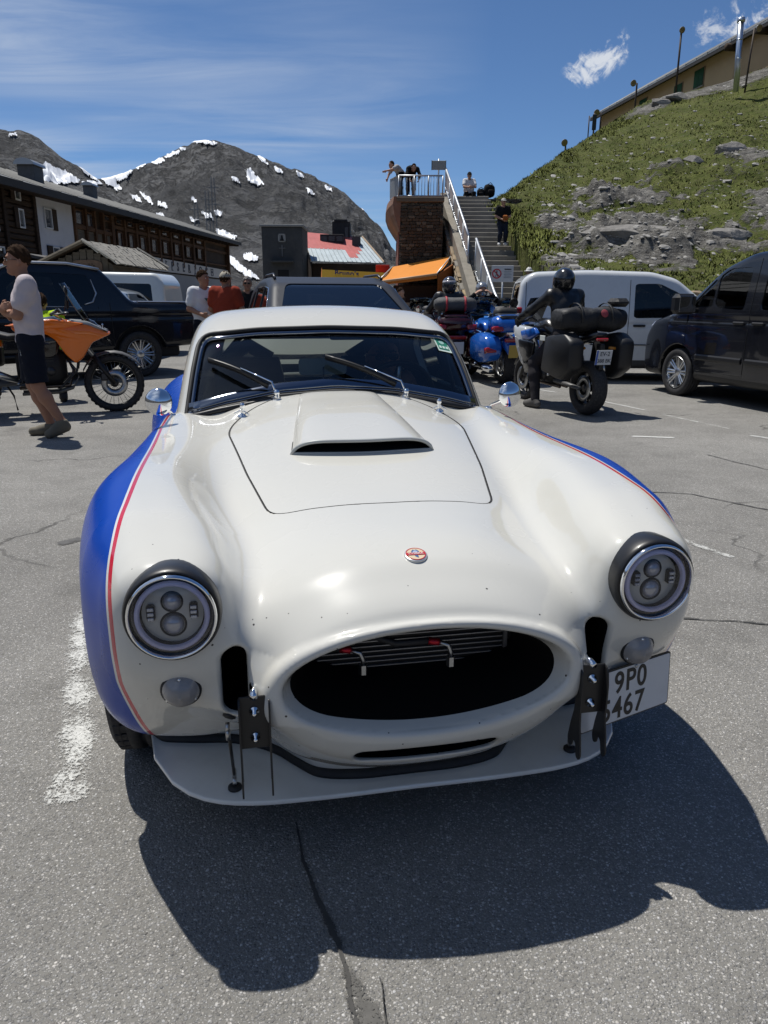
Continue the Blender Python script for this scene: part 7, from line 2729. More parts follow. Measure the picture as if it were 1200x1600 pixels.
def bike_wheel(y, r, w, parent, name, spoked=False, knobs=False, rim=None, disc=True):
 hw = w / 2
 rim = rim or mat('bike_rim_black', (.02, .02, .022), .4, .6)
 rr = r - w * .62
 prof = [(rr, -hw * .75), (rr + w * .25, -hw * .98), (r - w * .20, -hw * .9), (r - w * .06, -hw * .55), (r, 0), (r - w * .06, hw * .55), (r - w * .20, hw * .9), (rr + w * .25, hw * .98), (rr, hw * .75)]
 wh = MB().lathe(prof, (0, y, r), (1, 0, 0), 40).build(name, TYRE, parent)
 MB().lathe([(rr + .004, -hw * .72), (rr - .016, -hw * .6), (rr - .022, 0), (rr - .016, hw * .6), (rr + .004, hw * .72)], (0, y, r), (1, 0, 0), 36).build('rim', rim, wh)
 mb = MB()
 if spoked:
  for k in range(30):
   a = 2 * math.pi * k / 30
   b = a + (.5 if k % 2 else -.5)
   s = .03 if k % 4 < 2 else -.03
   mb.tube([(s, y + .035 * math.cos(b), r + .035 * math.sin(b)), (s * .3, y + rr * math.cos(a), r + rr * math.sin(a))], .0026, 4)
  o = mb.build('wire_spokes', mat('spoke_wire', (.5, .5, .48), .3, .9), wh)
  o['kind'] = 'stuff'
 else:
  for k in range(5):
   a = 2 * math.pi * k / 5
   for s in (-.20, .20):
    mb.tube([(0, y + .04 * math.cos(a), r + .04 * math.sin(a)), (0, y + rr * math.cos(a + s), r + rr * math.sin(a + s))], [.020, .012], 6)
  mb.build('spokes', rim, wh)
 MB().lathe([(.0, -.06), (.045, -.06), (.05, 0), (.045, .06), (0, .06)], (0, y, r), (1, 0, 0), 16).build('hub', DARKM, wh)
 if disc:
  for s in (-1, 1):
   MB().lathe([(.085, s * .062), (.155, s * .062), (.155, s * .068), (.085, s * .068)], (0, y, r), (1, 0, 0), 28, close=True).build('brake_disc', STEEL, wh)
 if knobs:
  kb = MB()
  for k in range(34):
   a = 2 * math.pi * k / 34
   for xx in (-.30, .30):
    d = np.array([0, math.cos(a + xx * .2), math.sin(a + xx * .2)])
    M = axes(np.array([xx * w, y, r]) + d * (r - w * .05), (1, 0, 0), (0, -d[2], d[1]), d)
    kb.box((0, 0, 0), (w * .42, .030, .016), .003, M=M)
  o = kb.build('tread_knobs', TYRE, wh)
  o['kind'] = 'stuff'
 return wh
def bike_mirror(p, q, parent, r=.055):
 m = MB().tube([p, q], .006, 6).build('mirror', BLACK, parent)
 MB().lathe([(0, .018), (r * .7, .012), (r, -.004), (r * .96, -.012), (0, -.012)], q, (0, -1, .1), 16).build('mirror_shell', BLACK, m)
 MB().lathe([(0, -.0135), (r * .9, -.0135)], q, (0, -1, .1), 16).build('mirror_glass', CHROME, m)
def front_end(parent, rake0, rake1, r, dark=False, guard=True, gm=None):
 """fork legs from the axle rake0 (y, z) to the yoke rake1"""
 for s in (-1, 1):
  x = s * .095
  a, b = np.array([x, *rake0]), np.array([x, *rake1])
  f = MB().tube([a, a + (b - a) * .45], .030, 10).build('fork_leg', BLACK, parent)
  MB().tube([a + (b - a) * .40, b], .024, 10).build('fork_tube', mat('fork_gold', (.30, .22, .10), .3, .9) if dark else STEEL, f)
  MB().box(a + (b - a) * .12 + np.array([0, .05, 0]), (.03, .09, .10), .015).build('brake_caliper', DARKM, f)
 if guard:
  c = rake0[1]
  pts = [(0, rake0[0] + (r + .035) * math.cos(t), c + (r + .035) * math.sin(t)) for t in np.linspace(R(25), R(150), 10)]
  MB().loft([[(-.055, p[1], p[2] - .015), (0, p[1], p[2] + .012), (.055, p[1], p[2] - .015), (.055, p[1], p[2] - .022), (-.055, p[1], p[2] - .022)] for p in pts]).build('front_mudguard', gm or BLACK, parent)
def handlebar(parent, y, z, half, rise=.05, back=.10, guards=False):
 hb = MB().tube([(-half, y + back, z), (-half * .55, y + back * .5, z + rise), (-.08, y, z), (.08, y, z), (half * .55, y + back * .5, z + rise), (half, y + back, z)], .012, 8).build('handlebar', BLACK, parent)
 for s in (-1, 1):
  MB().tube([(s * half * .72, y + back * .72, z + rise * .5), (s * half, y + back, z)], .018, 8).build('grip', RUBBER, hb)
  MB().tube([(s * half * .66, y + back * .5 - .01, z + .02), (s * half * .95, y + back * .4, z - .005)], .006, 6).build('lever', STEEL, hb)
  if guards:
   MB().tube([(s * half * .6, y - .03, z), (s * half * .9, y - .02, z + .01), (s * (half + .03), y + back, z)], [.03, .035, .012], 8, flat=.4).build('hand_guard', BLACK, hb)
 return hb
def engine(parent, y0, y1, z0, z1, hw=.17):
 e = body_loft([(y0, (z0 + z1) / 2, (z1 - z0) * .30, hw * .6), (y0 + .08, (z0 + z1) / 2, (z1 - z0) * .46, hw), (y1 - .08, (z0 + z1) / 2, (z1 - z0) * .48, hw), (y1, (z0 + z1) / 2, (z1 - z0) * .30, hw * .7)], 'engine', mat('engine_black', (.018, .018, .019), .5, .4), parent, 14, 4)
 cy, cz = (y0 + y1) / 2, (z0 + z1) / 2
 for s in (-1, 1):
  MB().lathe([(0, .03), (.07, .028), (.095, .0), (.10, -.05)], (s * hw, cy + .06, z0 + .13), (s, 0, 0), 20).build('clutch_cover', mat('engine_grey', (.05, .05, .052), .4, .7), e)
  MB().lathe([(0, .02), (.045, .018), (.06, -.02)], (s * hw, cy - .10, z0 + .18), (s, 0, 0), 16).build('side_cover', MATS['engine_grey'], e)
  for k in range(4):
   MB().box((s * (hw * .9), cy - .03, cz + .04 + k * .028), (.03, .22, .010)).build('cooling_fin', MATS['engine_grey'], e)
  pts = [(s * .07, y0 + .03, z1 - .06), (s * .08, y0 - .08, z0 + .18), (s * .07, y0 - .02, z0 + .0), (s * .05, y1, z0 - .02)]
  MB().tube(pts, .021, 8).build('exhaust_header', mat('header_steel', (.16, .13, .11), .35, .9), e)
 return e
def build_bikes():
 blue = carpaint('bike_blue', (.010, .095, .42), .22)
 white = carpaint('bike_white', (.50, .52, .54), .25)
 black = carpaint('bike_black', (.010, .010, .011), .28)
 case = mat('pannier_black', (.013, .013, .014), .45, bump=.1, bscale=200)
 orange = carpaint('bike_orange', (.80, .17, .008), .25)
 gry = mat('bike_grey', (.09, .09, .092), .5)
 redl = mat('bike_tail_lamp', (.30, .008, .010), .12, coat=1)
 platem = mat('bike_plate', (.50, .52, .54), .5)
 ink = mat('bike_plate_ink', (.05, .06, .08), .6)
 seatm = mat('bike_seat', (.016, .016, .017), .6, bump=.15, bscale=120)
 # ---- sport tourer of the rider at the right
 b = thing('touring_motorcycle', 'black, blue and white touring motorcycle ridden by a person in black leather', 'motorcycle', (1.98, 10.45, 0), R(-180 + 17.5))
 bike_wheel(0, .305, .12, b, 'front_wheel')
 bike_wheel(1.54, .322, .19, b, 'rear_wheel')
 front_end(b, (0, .305), (.36, .98), .305, True, True, black)
 engine(b, .42, .98, .30, .72, .20)
 handlebar(b, .40, 1.06, .40, .06, .10)
 for s in (-1, 1):
  plump([(-.02, 1.02), (.34, 1.00), (.52, .72), (.40, .46), (.26, .52), (.10, .74)], s * .10, s * .25, 'side_fairing', white, b, .05)
  plump([(.22, .94), (.60, 1.0), (.70, .92), (.50, .84), (.28, .84)], s * .205, s * .262, 'blue_panel', blue, b, .03)
  plump([(.18, .84), (.62, .82), (.58, .62), (.40, .54), (.24, .66)], s * .22, s * .266, 'dark_panel', black, b, .04)
  plump([(.30, .62), (.60, .66), (.66, .46), (.40, .40)], s * .19, s * .26, 'lower_fairing', black, b, .04)
  plump([(1.10, .50), (1.18, .92), (1.62, .98), (1.80, .88), (1.78, .56), (1.56, .42)], s * .24, s * .43, 'side_case', case, b, .05)
  MB().box((s * .505, 1.28, .90), (.010, .12, .06), .004, rz=0).build('case_reflector', mat('reflector_pale', (.62, .64, .60), .3), b)
  MB().tube([(s * .10, .95, .36), (s * .12, 1.54, .322)], [.045, .035], 8, flat=.7).build('swing_arm', gry, b)
  MB().tube([(s * .15, .90, .48), (s * .22, 1.0, .44), (s * .26, 1.02, .44)], .016, 6).build('foot_peg', ALU, b)
  bike_mirror((s * .26, .32, 1.08), (s * .41, .30, 1.30), b, .062)
  MB().tube([(s * .16, 1.66, .80), (s * .26, 1.68, .79)], .016, 8).build('indicator', mat('indicator_amber', (.55, .22, .03), .2), b)
 body_loft([(.34, .92, .10, .14), (.46, .98, .14, .19), (.70, .99, .13, .17), (.88, .90, .07, .11)], 'fuel_tank', black, b)
 body_loft([(.82, .86, .04, .10), (1.0, .86, .045, .15), (1.22, .92, .05, .14), (1.50, .96, .05, .10)], 'seat', seatm, b, 16, 3)
 body_loft([(1.10, .84, .06, .10), (1.45, .90, .07, .12), (1.74, .95, .03, .08)], 'tail', black, b)
 MB().loft([[(-.15, y, z), (0, y - .05, z + .01), (.15, y, z), (.15, y + .006, z), (0, y - .044, z + .01), (-.15, y + .006, z)] for y, z in ((.02, 1.04), (.14, 1.22), (.26, 1.36))]).build('windscreen', mat('smoke_screen', (.03, .035, .04), .1, trans=.5), b)
 MB().box((0, .03, .96), (.26, .10, .12), .03).build('headlamp', CHROME, b)
 MB().tube([(-.12, .98, .42), (-.20, 1.2, .44), (-.25, 1.50, .56)], [.03, .055, .055], 10).build('exhaust_can', ALU, b)
 MB().box((0, 1.76, .90), (.16, .03, .035), .01).build('tail_lamp', redl, b)
 MB().box((0, 1.74, .70), (.06, .10, .30), .01).build('plate_holder', BLACK, b)
 M = axes((0, 1.815, .70), (-1, 0, 0), (0, .18, 1))
 p = MB().box((0, 0, 0), (.21, .17, .006), .001, M=M).build('number_plate', platem, b)
 MB().box((-.092, 0, .004), (.022, .165, .003), M=M).build('plate_band', mat('plate_blue', (.04, .10, .40), .5), p)
 text_mesh('EV-2', .068, ink, p, M @ Matrix.Translation((.01, .04, .004)), depth=.0008, bold=.001)
 text_mesh('388 BK', .060, ink, p, M @ Matrix.Translation((.01, -.04, .004)), depth=.0008, bold=.001)
 body_loft([(1.66, .52, .02, .06), (1.74, .50, .05, .07), (1.80, .42, .03, .06)], 'rear_mudguard', BLACK, b)
 # duffel across the rack
 d = thing('travel_bag', 'big black roll bag with a small round red badge strapped across the touring motorcycle', 'bag', tuple(b.matrix_basis @ Vector((0, 1.46, 1.04))), b.rotation_euler.z)
 bag = mat('bag_nylon', (.012, .012, .013), .6, var=.3, vscale=9, bump=.6, bscale=14, bdist=.02)
 rings = []
 for x in np.linspace(-.44, .44, 23):
  s = (1 - abs(x / .455) ** 9) ** .3 * (1 + .05 * math.sin(x * 19) + .03 * math.sin(x * 47))
  ag = np.linspace(0, 2 * math.pi, 19)[:-1]
  rings.append([(x, .185 * s * np.sign(math.cos(a)) * abs(math.cos(a)) ** .6 * (1 + .05 * math.sin(3 * a + x * 13)), .08 + .135 * s * np.sign(math.sin(a)) * abs(math.sin(a)) ** .7 * (1 + .08 * math.cos(2 * a + 17 * x))) for a in ag])
 MB().loft(rings).build('bag_body', bag, d)
 for x in (-.20, .20):
  ag = np.linspace(0, 2 * math.pi, 19)
  MB().tube([(x, .192 * math.cos(a), .10 + .164 * math.sin(a)) for a in ag], .016, 6, caps=False, flat=.3).build('strap', RUBBER, d)
 MB().lathe([(0, .004), (.045, .003), (.048, 0)], (-.08, .185, .15), (0, 1, .35), 20).build('badge', mat('bag_badge', (.30, .05, .06), .6), d)
 MB().box((-.36, .02, .27), (.20, .22, .10), .04).build('side_pocket', bag, d)
 # ---- adventure bike at the left
 dirv = Vector((-3.3 + 4.80, 9.16 - 8.62, 0))
 rz = math.atan2(dirv.x, -dirv.y)
 b = thing('adventure_motorcycle', 'orange and black adventure motorcycle with spoked wheels and tall clear screen', 'motorcycle', (-3.30, 9.16, 0), rz)
 arim = mat('spoke_rim', (.03, .03, .03), .4, .6)
 bike_wheel(0, .345, .105, b, 'front_wheel', True, True, arim)
 bike_wheel(1.59, .335, .16, b, 'rear_wheel', True, True, arim)
 front_end(b, (0, .345), (.46, 1.08), .345, False, True, gry)
 engine(b, .52, 1.05, .34, .80, .19)
 MB().loft([[(-.16, y, z), (.16, y, z), (.13, y, z - .03), (-.13, y, z - .03)] for y, z in ((.40, .44), (.46, .33), (.62, .28), (1.02, .27))]).build('skid_plate', mat('skid_grey', (.16, .155, .14), .5, .5), b)
 handlebar(b, .50, 1.16, .42, .05, .10, True)
 for s in (-1, 1):
  plump([(-.02, .94), (.22, 1.05), (.62, 1.09), (1.06, 1.02), (1.0, .95), (.70, .95), (.60, .88), (.50, .70), (.40, .60), (.32, .66), (.20, .84)], s * .13, s * .27, 'orange_fairing', orange, b, .03)
  plump([(.26, 1.06), (.62, 1.11), (1.12, 1.04), (.80, 1.00), (.50, 1.00)], s * .20, s * .285, 'orange_blade', orange, b, .025)
  plump([(.0, .965), (.24, 1.085), (.46, 1.10), (.30, 1.02)], s * .14, s * .25, 'grey_shroud', mat('shroud_grey', (.28, .29, .29), .4, coat=.4), b, .03)
  plump([(.56, .92), (.92, .93), (1.02, .80), (.96, .66), (.60, .68)], s * .14, s * .235, 'tank_side', black, b, .06)
  plump([(1.22, .55), (1.22, .95), (1.74, .95), (1.74, .66), (1.60, .52)], s * .25, s * .48, 'side_case', case, b, .05)
  MB().tube([(s * .10, 1.0, .40), (s * .12, 1.59, .335)], [.045, .035], 8, flat=.7).build('swing_arm', gry, b)
  MB().tube([(s * .17, 1.02, .40), (s * .27, 1.04, .39)], .014, 6).build('foot_peg', STEEL, b)
  bike_mirror((s * .30, .46, 1.20), (s * .38, .42, 1.42), b, .055)
  MB().tube([(s * .20, .34, .84), (s * .22, .40, .52), (s * .20, .62, .30), (s * .20, 1.0, .30)], .014, 6).build('crash_bar', BLACK, b)
 body_loft([(.48, 1.02, .05, .13), (.60, 1.06, .08, .17), (.84, 1.04, .06, .14), (.98, .96, .04, .11)], 'fuel_tank', black, b)
 body_loft([(.90, .92, .03, .11), (1.10, .90, .045, .16), (1.30, .95, .05, .15), (1.72, .99, .045, .10)], 'seat', seatm, b, 16, 3)
 body_loft([(1.18, .84, .05, .10), (1.60, .90, .05, .12), (1.92, .94, .03, .07)], 'tail', orange, b)
 scr = glass('clear_screen', (.62, .66, .62), clear=.8)
 for s in (1,):
  mb = MB()
  mb.loft([[(-.13, y + .05, z), (-.07, y, z + .01), (.07, y, z + .01), (.13, y + .05, z), (.13, y + .057, z), (.07, y + .007, z + .01), (-.07, y + .007, z + .01), (-.13, y + .057, z)] for y, z in ((.20, 1.06), (.30, 1.24), (.40, 1.42), (.44, 1.50))])
  mb.build('windscreen', scr, b)
  MB().tube([(-.13, .25, 1.06), (-.135, .36, 1.24), (-.13, .45, 1.42), (-.09, .47, 1.50), (.09, .47, 1.50), (.13, .45, 1.42), (.135, .36, 1.24), (.13, .25, 1.06)], .007, 6).build('screen_edge', mat('screen_edge', (.16, .165, .15), .4), b)
 body_loft([(.08, .94, .03, .06), (.16, .98, .10, .11), (.30, 1.02, .12, .12)], 'headlamp_mask', black, b)
 MB().box((0, .075, .98), (.11, .03, .14), .012).build('headlamp', CHROME, b)
 MB().tube([(-.15, 1.05, .42), (-.24, 1.3, .52), (-.28, 1.75, .68)], [.03, .06, .06], 10).build('exhaust_can', ALU, b)
 MB().tube([(.26, 1.30, .50), (.30, 1.45, .56), (.34, 1.78, .66)], [.04, .07, .07], 10).build('heat_shield', ALU, b)
 MB().box((0, .44, 1.27), (.16, .03, .10), .01).build('instrument', BLACK, b)
 MB().box((0, 1.95, .90), (.12, .03, .04), .01).build('tail_lamp', redl, b)
 MB().tube([(.30, .62, 1.15), (.20, .52, 1.10), (.08, .40, 1.02)], .006, 6).build('brake_cable', mat('cable_copper', (.30, .09, .04), .4), b)
 MB().tube([(.15, 1.3, .52), (.27, 1.16, .20), (.30, 1.14, .02)], .011, 6).build('side_stand', BLACK, b)
 # ---- big blue tourers in the middle
 def tourer(label, loc, rz, col, col2, plate_col, txt, seated=True):
  b = thing('touring_motorcycle', label, 'motorcycle', loc, rz, 'big touring motorcycles parked by the stairs')
  bike_wheel(0, .32, .13, b, 'front_wheel', rim=ALU)
  bike_wheel(1.69, .32, .19, b, 'rear_wheel', rim=ALU)
  front_end(b, (0, .32), (.42, .98), .32, False, True, col)
  engine(b, .50, 1.10, .28, .66, .26)
  handlebar(b, .62, 1.08, .40, .05, .16)
  for s in (-1, 1):
   plump([(.02, .62), (.06, 1.0), (.46, 1.08), (.72, .82), (.60, .44), (.28, .40)], s * .16, s * .40, 'side_fairing', col, b, .08)
   plump([(1.24, .40), (1.22, .74), (1.60, .84), (2.02, .78), (2.14, .58), (2.04, .40), (1.70, .34)], s * .20, s * .46, 'side_case', col, b, .10)
   plump([(1.98, .60), (2.10, .62), (2.13, .54), (2.02, .50)], s * .30, s * .465, 'corner_lamp', redl, b, .02)
   MB().tube([(s * .30, 1.2, .26), (s * .36, 2.0, .27)], [.045, .055], 10).build('exhaust_can', CHROME, b)
   bike_mirror((s * .34, .38, 1.06), (s * .46, .40, 1.16), b, .07)
   plump([(1.92, .92), (2.06, .94), (2.09, .86), (1.96, .84)], s * .18, s * .34, 'trunk_lamp', redl, b, .02)
  body_loft([(.52, .88, .08, .14), (.70, .92, .12, .20), (.98, .88, .09, .16), (1.1, .82, .05, .12)], 'fuel_tank', col, b)
  body_loft([(1.0, .78, .05, .14), (1.2, .78, .06, .19), (1.4, .88, .07, .18), (1.66, .90, .05, .14)], 'seat', seatm, b, 16, 3)
  body_loft([(1.60, .92, .06, .24), (1.66, .96, .13, .30), (1.92, .97, .14, .31), (2.06, .93, .09, .26)], 'trunk', col, b, 20, 3.4)
  body_loft([(1.56, 1.10, .04, .16), (1.60, 1.12, .10, .20), (1.70, 1.12, .10, .19), (1.74, 1.10, .05, .15)], 'passenger_backrest', seatm, b, 16, 3)
  body_loft([(1.62, 1.06, .04, .22), (1.80, 1.10, .035, .24), (2.02, 1.06, .02, .2)], 'trunk_lid', col2, b, 16, 3)
  body_loft([(1.86, .66, .12, .16), (2.06, .62, .10, .15), (2.14, .52, .05, .12)], 'rear_mudguard', col, b)
  MB().box((0, 2.11, .72), (.34, .03, .06), .015).build('tail_lamp', redl, b)
  M = axes((0, 2.16, .55), (-1, 0, 0), (0, .12, 1))
  p = MB().box((0, 0, 0), (.22, .20, .006), .001, M=M).build('number_plate', plate_col, b)
  if txt:
   text_mesh(txt, .06, ink, p, M @ Matrix.Translation((0, 0, .004)), depth=.0008)
  MB().loft([[(-.26, y + .10, z), (-.12, y, z + .02), (.12, y, z + .02), (.26, y + .10, z), (.26, y + .107, z), (.12, y + .007, z + .02), (-.12, y + .007, z + .02), (-.26, y + .107, z)] for y, z in ((.22, 1.04), (.38, 1.24), (.48, 1.36))]).build('windscreen', scr, b)
  return b
 yel = mat('plate_yellow', (.40, .28, .06), .5)
 g = tourer('bright blue touring motorcycle with trunk, red lamps and dull yellow plate', (1.62, 14.1, 0), R(-180 + 12), blue, black, yel, '')
 tourer('second blue touring motorcycle half hidden between the first one and the white van', (2.62, 16.2, 0), R(-180 - 14), carpaint('bike_sky_blue', (.02, .16, .50), .25), black, platem, '')
 wine = carpaint('bike_wine', (.035, .004, .007), .25)
 r_ = tourer('dark red touring motorcycle loaded with a grey strapped roll left of the blue one', (1.08, 15.0, 0), R(-180 + 4), wine, wine, platem, '')
 d = thing('luggage_roll', 'grey luggage roll with red straps on the dark red motorcycle trunk', 'bag', tuple(r_.matrix_basis @ Vector((0, 1.80, 1.15))), r_.rotation_euler.z)
 rings = []
 for x in np.linspace(-.36, .36, 11):
  s = (1 - abs(x / .38) ** 5) ** .4
  ag = np.linspace(0, 2 * math.pi, 17)[:-1]
  rings.append([(x, .14 * s * math.cos(a), .11 + .12 * s * math.sin(a) * (1 + .06 * math.cos(2 * a + 9 * x))) for a in ag])
 MB().loft(rings).build('bag_body', mat('bag_grey', (.06, .06, .062), .7, var=.3, vscale=9, bump=.5, bscale=14, bdist=.02), d)
 for x in (-.16, .16):
  MB().tube([(x, .146 * math.cos(a), .11 + .128 * math.sin(a)) for a in np.linspace(0, 2 * math.pi, 17)], .018, 6, caps=False, flat=.3).build('strap', mat('strap_red', (.38, .03, .04), .6), d)
 for i, (x, y, a, lb) in enumerate(((.75, 17.8, 8, 'black motorcycle parked deepest in the row by the kiosk'), (2.15, 18.6, -10, 'black motorcycle parked just left of the stairs railing'))):
  tourer(lb, (x, y, 0), R(-180 + a), black, black, platem, '')
build_bikes()
# ---------------------------------------------------------------- people
SKIN = mat('skin', (.40, .225, .155), .6, var=.06, vscale=12, spec=.35)
SKIN2 = mat('skin_tanned', (.30, .155, .10), .6, var=.06, vscale=12, spec=.35)
def cloth(name, c, b=.35):
 return mat(name, c, .9, var=.10, vscale=6, bump=b, bscale=11, bdist=.02, spec=.15)
STAND = dict(pelvis=(0, 0, .95), chest=(0, .01, 1.26), neck=(0, .0, 1.47), head=(0, -.02, 1.625),
    shL=(.185, .01, 1.42), elL=(.235, .03, 1.13), wrL=(.235, -.04, .88),
    hipL=(.09, 0, .91), knL=(.105, -.015, .50), anL=(.11, .03, .085), toL=(.125, -.13, .035))
def pose(**kw):
 p = dict(STAND)
 for k in list(p):
  if k.endswith('L') and k[:-1] + 'R' not in kw:
   v = kw.get(k, p[k])
   p[k[:-1] + 'R'] = (-v[0], v[1], v[2])
 p.update(kw)
 return {k: np.array(v, float) for k, v in p.items()}
def person(label, loc, rz, J, shirt, trousers, shoes, hair=None, cap=None, helmet=None, sleeve='short', legs='long', vox=.016, skin=None, glasses=None, group=None, scale=1.0, hem=None, beard=None, gloves=None, face=True, fem=1.0, turn=0.0, fingers=None, extra=None, tilt=0.0):
 root = thing('person', label, 'person', loc, rz, group, scale)
 skin = skin or SKIN
 J = J if isinstance(J, dict) else pose()
 hd = J['head']
 ct, st_ = math.cos(turn), math.sin(turn)
 cq, sq = math.cos(tilt), math.sin(tilt)
 def H(P):       # into head space: face towards -y
  q = P - hd
  q = np.column_stack([q[:, 0] * ct + q[:, 1] * st_, -q[:, 0] * st_ + q[:, 1] * ct, q[:, 2]])
  return np.column_stack([q[:, 0], q[:, 1] * cq - q[:, 2] * sq, q[:, 1] * sq + q[:, 2] * cq])
 def Hi(v):
  v = np.asarray(v, float)
  v = np.array([v[0], v[1] * cq + v[2] * sq, -v[1] * sq + v[2] * cq])
  return hd + np.array([v[0] * ct - v[1] * st_, v[0] * st_ + v[1] * ct, v[2]])
 def torso(P, g=0.0):
  # flattened front to back
  def flat(a, b, ra, rb, k=1.42):
   a, b = a.copy(), b.copy()
   m = (a + b) / 2
   Q = P.copy()
   ax = J['shL'] - J['shR']
   ax[2] = 0
   ax = ax / (np.linalg.norm(ax) + 1e-9)
   u = (Q - m) @ ax
   Q = Q - np.outer(u * (1 - 1 / k), ax)
   return capsule(Q, a, b, ra, rb)
  w = J['pelvis'] * .45 + J['chest'] * .55
  d = flat(J['pelvis'] + (0, 0, -.02), w, .110 + g, .100 * fem + g, 1.52)
  d = smin(d, flat(w, J['chest'] + (0, 0, .03), .100 * fem + g, .112 + g, 1.62), .06)
  d = smin(d, capsule(P, J['shL'] * .86 + J['neck'] * .14, J['shR'] * .86 + J['neck'] * .14, .062 + g, .062 + g), .09)
  return d
 def arm(P, s, g=0.0, upto='wr'):
  a, b, c = J['sh' + s], J['el' + s], J['wr' + s]
  if upto == 'short':
   m = a + (b - a) * .62
   return capsule(P, a, m, .058 + g, .056 + g * 1.25)
  d = capsule(P, a, b, .053 + g, .043 + g)
  return smin(d, capsule(P, b, c, .042 + g, .029 + g), .025)
 def leg(P, s, g=0.0, upto='an'):
  a, b, c = J['hip' + s], J['kn' + s], J['an' + s]
  if upto == 'short':
   m = a + (b - a) * .86
   return capsule(P, a, m, .092 + g, .075 + g * 1.5)
  d = capsule(P, a, b, .090 + g, .060 + g)
  k = b + (c - b) * .30
  d = smin(d, capsule(P, b, k, .057 + g, .059 + g), .03)
  return smin(d, capsule(P, k, c, .058 + g, .037 + g), .04)
 def foot(P, s, g=0.0):
  a, t = J['an' + s], J['to' + s]
  heel = a + (a - t) * np.array([.22, .22, 0]) + np.array([0, 0, -.045])
  d = capsule(P, heel, t + (0, 0, .005), .036 + g, .032 + g)
  return smin(d, capsule(P, a, t * .55 + a * .45 + (0, 0, -.005), .040 + g, .036 + g), .03)
 fr = .0085 if vox < .012 else .0115
 def hand(P, s, g=0.0):
  w, e = J['wr' + s], J['el' + s]
  d0 = w - e
  d0 /= np.linalg.norm(d0) + 1e-9
  tip = J.get('ha' + s, w + d0 * .09)
  dv = tip - w
  dv /= np.linalg.norm(dv) + 1e-9
  side = np.cross(dv, J.get('pl' + s, np.array([-1.0 if s == 'L' else 1.0, 0, 0])))
  side /= np.linalg.norm(side) + 1e-9
  nrm = np.cross(side, dv)
  palm = w + dv * .05
  d = 1e3
  for k in (-1, 0, 1):
   d = np.minimum(d, capsule(P, w + side * k * .012, palm + dv * .035 + side * k * .026, .020 + g, .014 + g)) if k == -1 else smin(d, capsule(P, w + side * k * .012, palm + dv * .035 + side * k * .026, .020 + g, .014 + g), .012)
  curl = J.get('cu' + s, .6)
  for k, ln in ((-1.5, .060), (-.5, .074), (.5, .078), (1.5, .070)):
   b0 = palm + dv * .034 + side * k * .0185
   c1 = b0 + (dv * math.cos(curl * .5) + nrm * math.sin(curl * .5)) * ln * .5
   c2 = c1 + (dv * math.cos(curl * 1.4) + nrm * math.sin(curl * 1.4)) * ln * .5
   d = smin(d, np.minimum(capsule(P, b0, c1, fr + .001 + g, fr + g), capsule(P, c1, c2, fr + g, fr - .001 + g)), .006)
  t0 = w + dv * .03 + side * .028
  t1 = t0 + (dv * .6 + side * .7) * .04
  t2 = t1 + (dv * .9 + nrm * .3) * .03
  return smin(d, np.minimum(capsule(P, t0, t1, fr + .004 + g, fr + .002 + g), capsule(P, t1, t2, fr + .002 + g, fr + g)), .010)
 def head(P):
  q = H(P)
  d = ellip(q, (0, .012, .025), (.076, .096, .095))
  d = smin(d, ellip(q, (0, -.020, -.035), (.060, .072, .085)), .04)
  d = smin(d, capsule(q, (0, -.075, -.095), (0, -.060, -.100), .022, .026), .03)       # chin
  d = smin(d, capsule(q, (0, -.090, .012), (0, -.112, -.030), .009, .0145), .012)      # nose
  d = smin(d, capsule(q, (-.035, -.082, .028), (.035, -.082, .028), .012, .012), .02)  # brow
  d = smin(d, capsule(q, (-.020, -.092, -.062), (.020, -.092, -.062), .007, .007), .012)
  for s in (-1, 1):
   d = smin(d, ellip(q, (s * .078, .012, -.012), (.010, .020, .033)), .010)
   d = smax(d, -ellip(q, (s * .032, -.104, .006), (.016, .014, .010)), .008)
  return d
 def body(P):
  d = torso(P)
  d = smin(d, capsule(P, J['neck'] + (0, 0, -.05), hd + (0, .015, -.07), .058, .052), .05)
  d = smin(d, head(P), .02)
  for s in 'LR':
   d = smin(d, arm(P, s), .05)
   d = smin(d, hand(P, s), .012)
   d = smin(d, leg(P, s), .05)
   d = smin(d, foot(P, s), .02)
  return d
 pts = np.array(list(v for k, v in J.items() if k[:2] not in ('pl', 'cu')))
 lo, hi = pts.min(0) - .20, pts.max(0) + .24
 def mk(name, f, m, lo=lo, hi=hi, v=vox, par=root, sm=True):
  V, Q = surface(f, lo, hi, v, blk=8, loose=2.6)
  if not len(Q): return None
  V = project(f, V, 2)
  return mesh_obj(name, V, Q, m, par, sm)
 mk('body', body, skin)
 def wr(P, a=.0035):      # wrinkles
  return a * (np.sin(P[:, 2] * 46 + P[:, 0] * 23) * np.sin(P[:, 0] * 31 + P[:, 1] * 37 + P[:, 2] * 9))
 wz = J['pelvis'][2] + .07
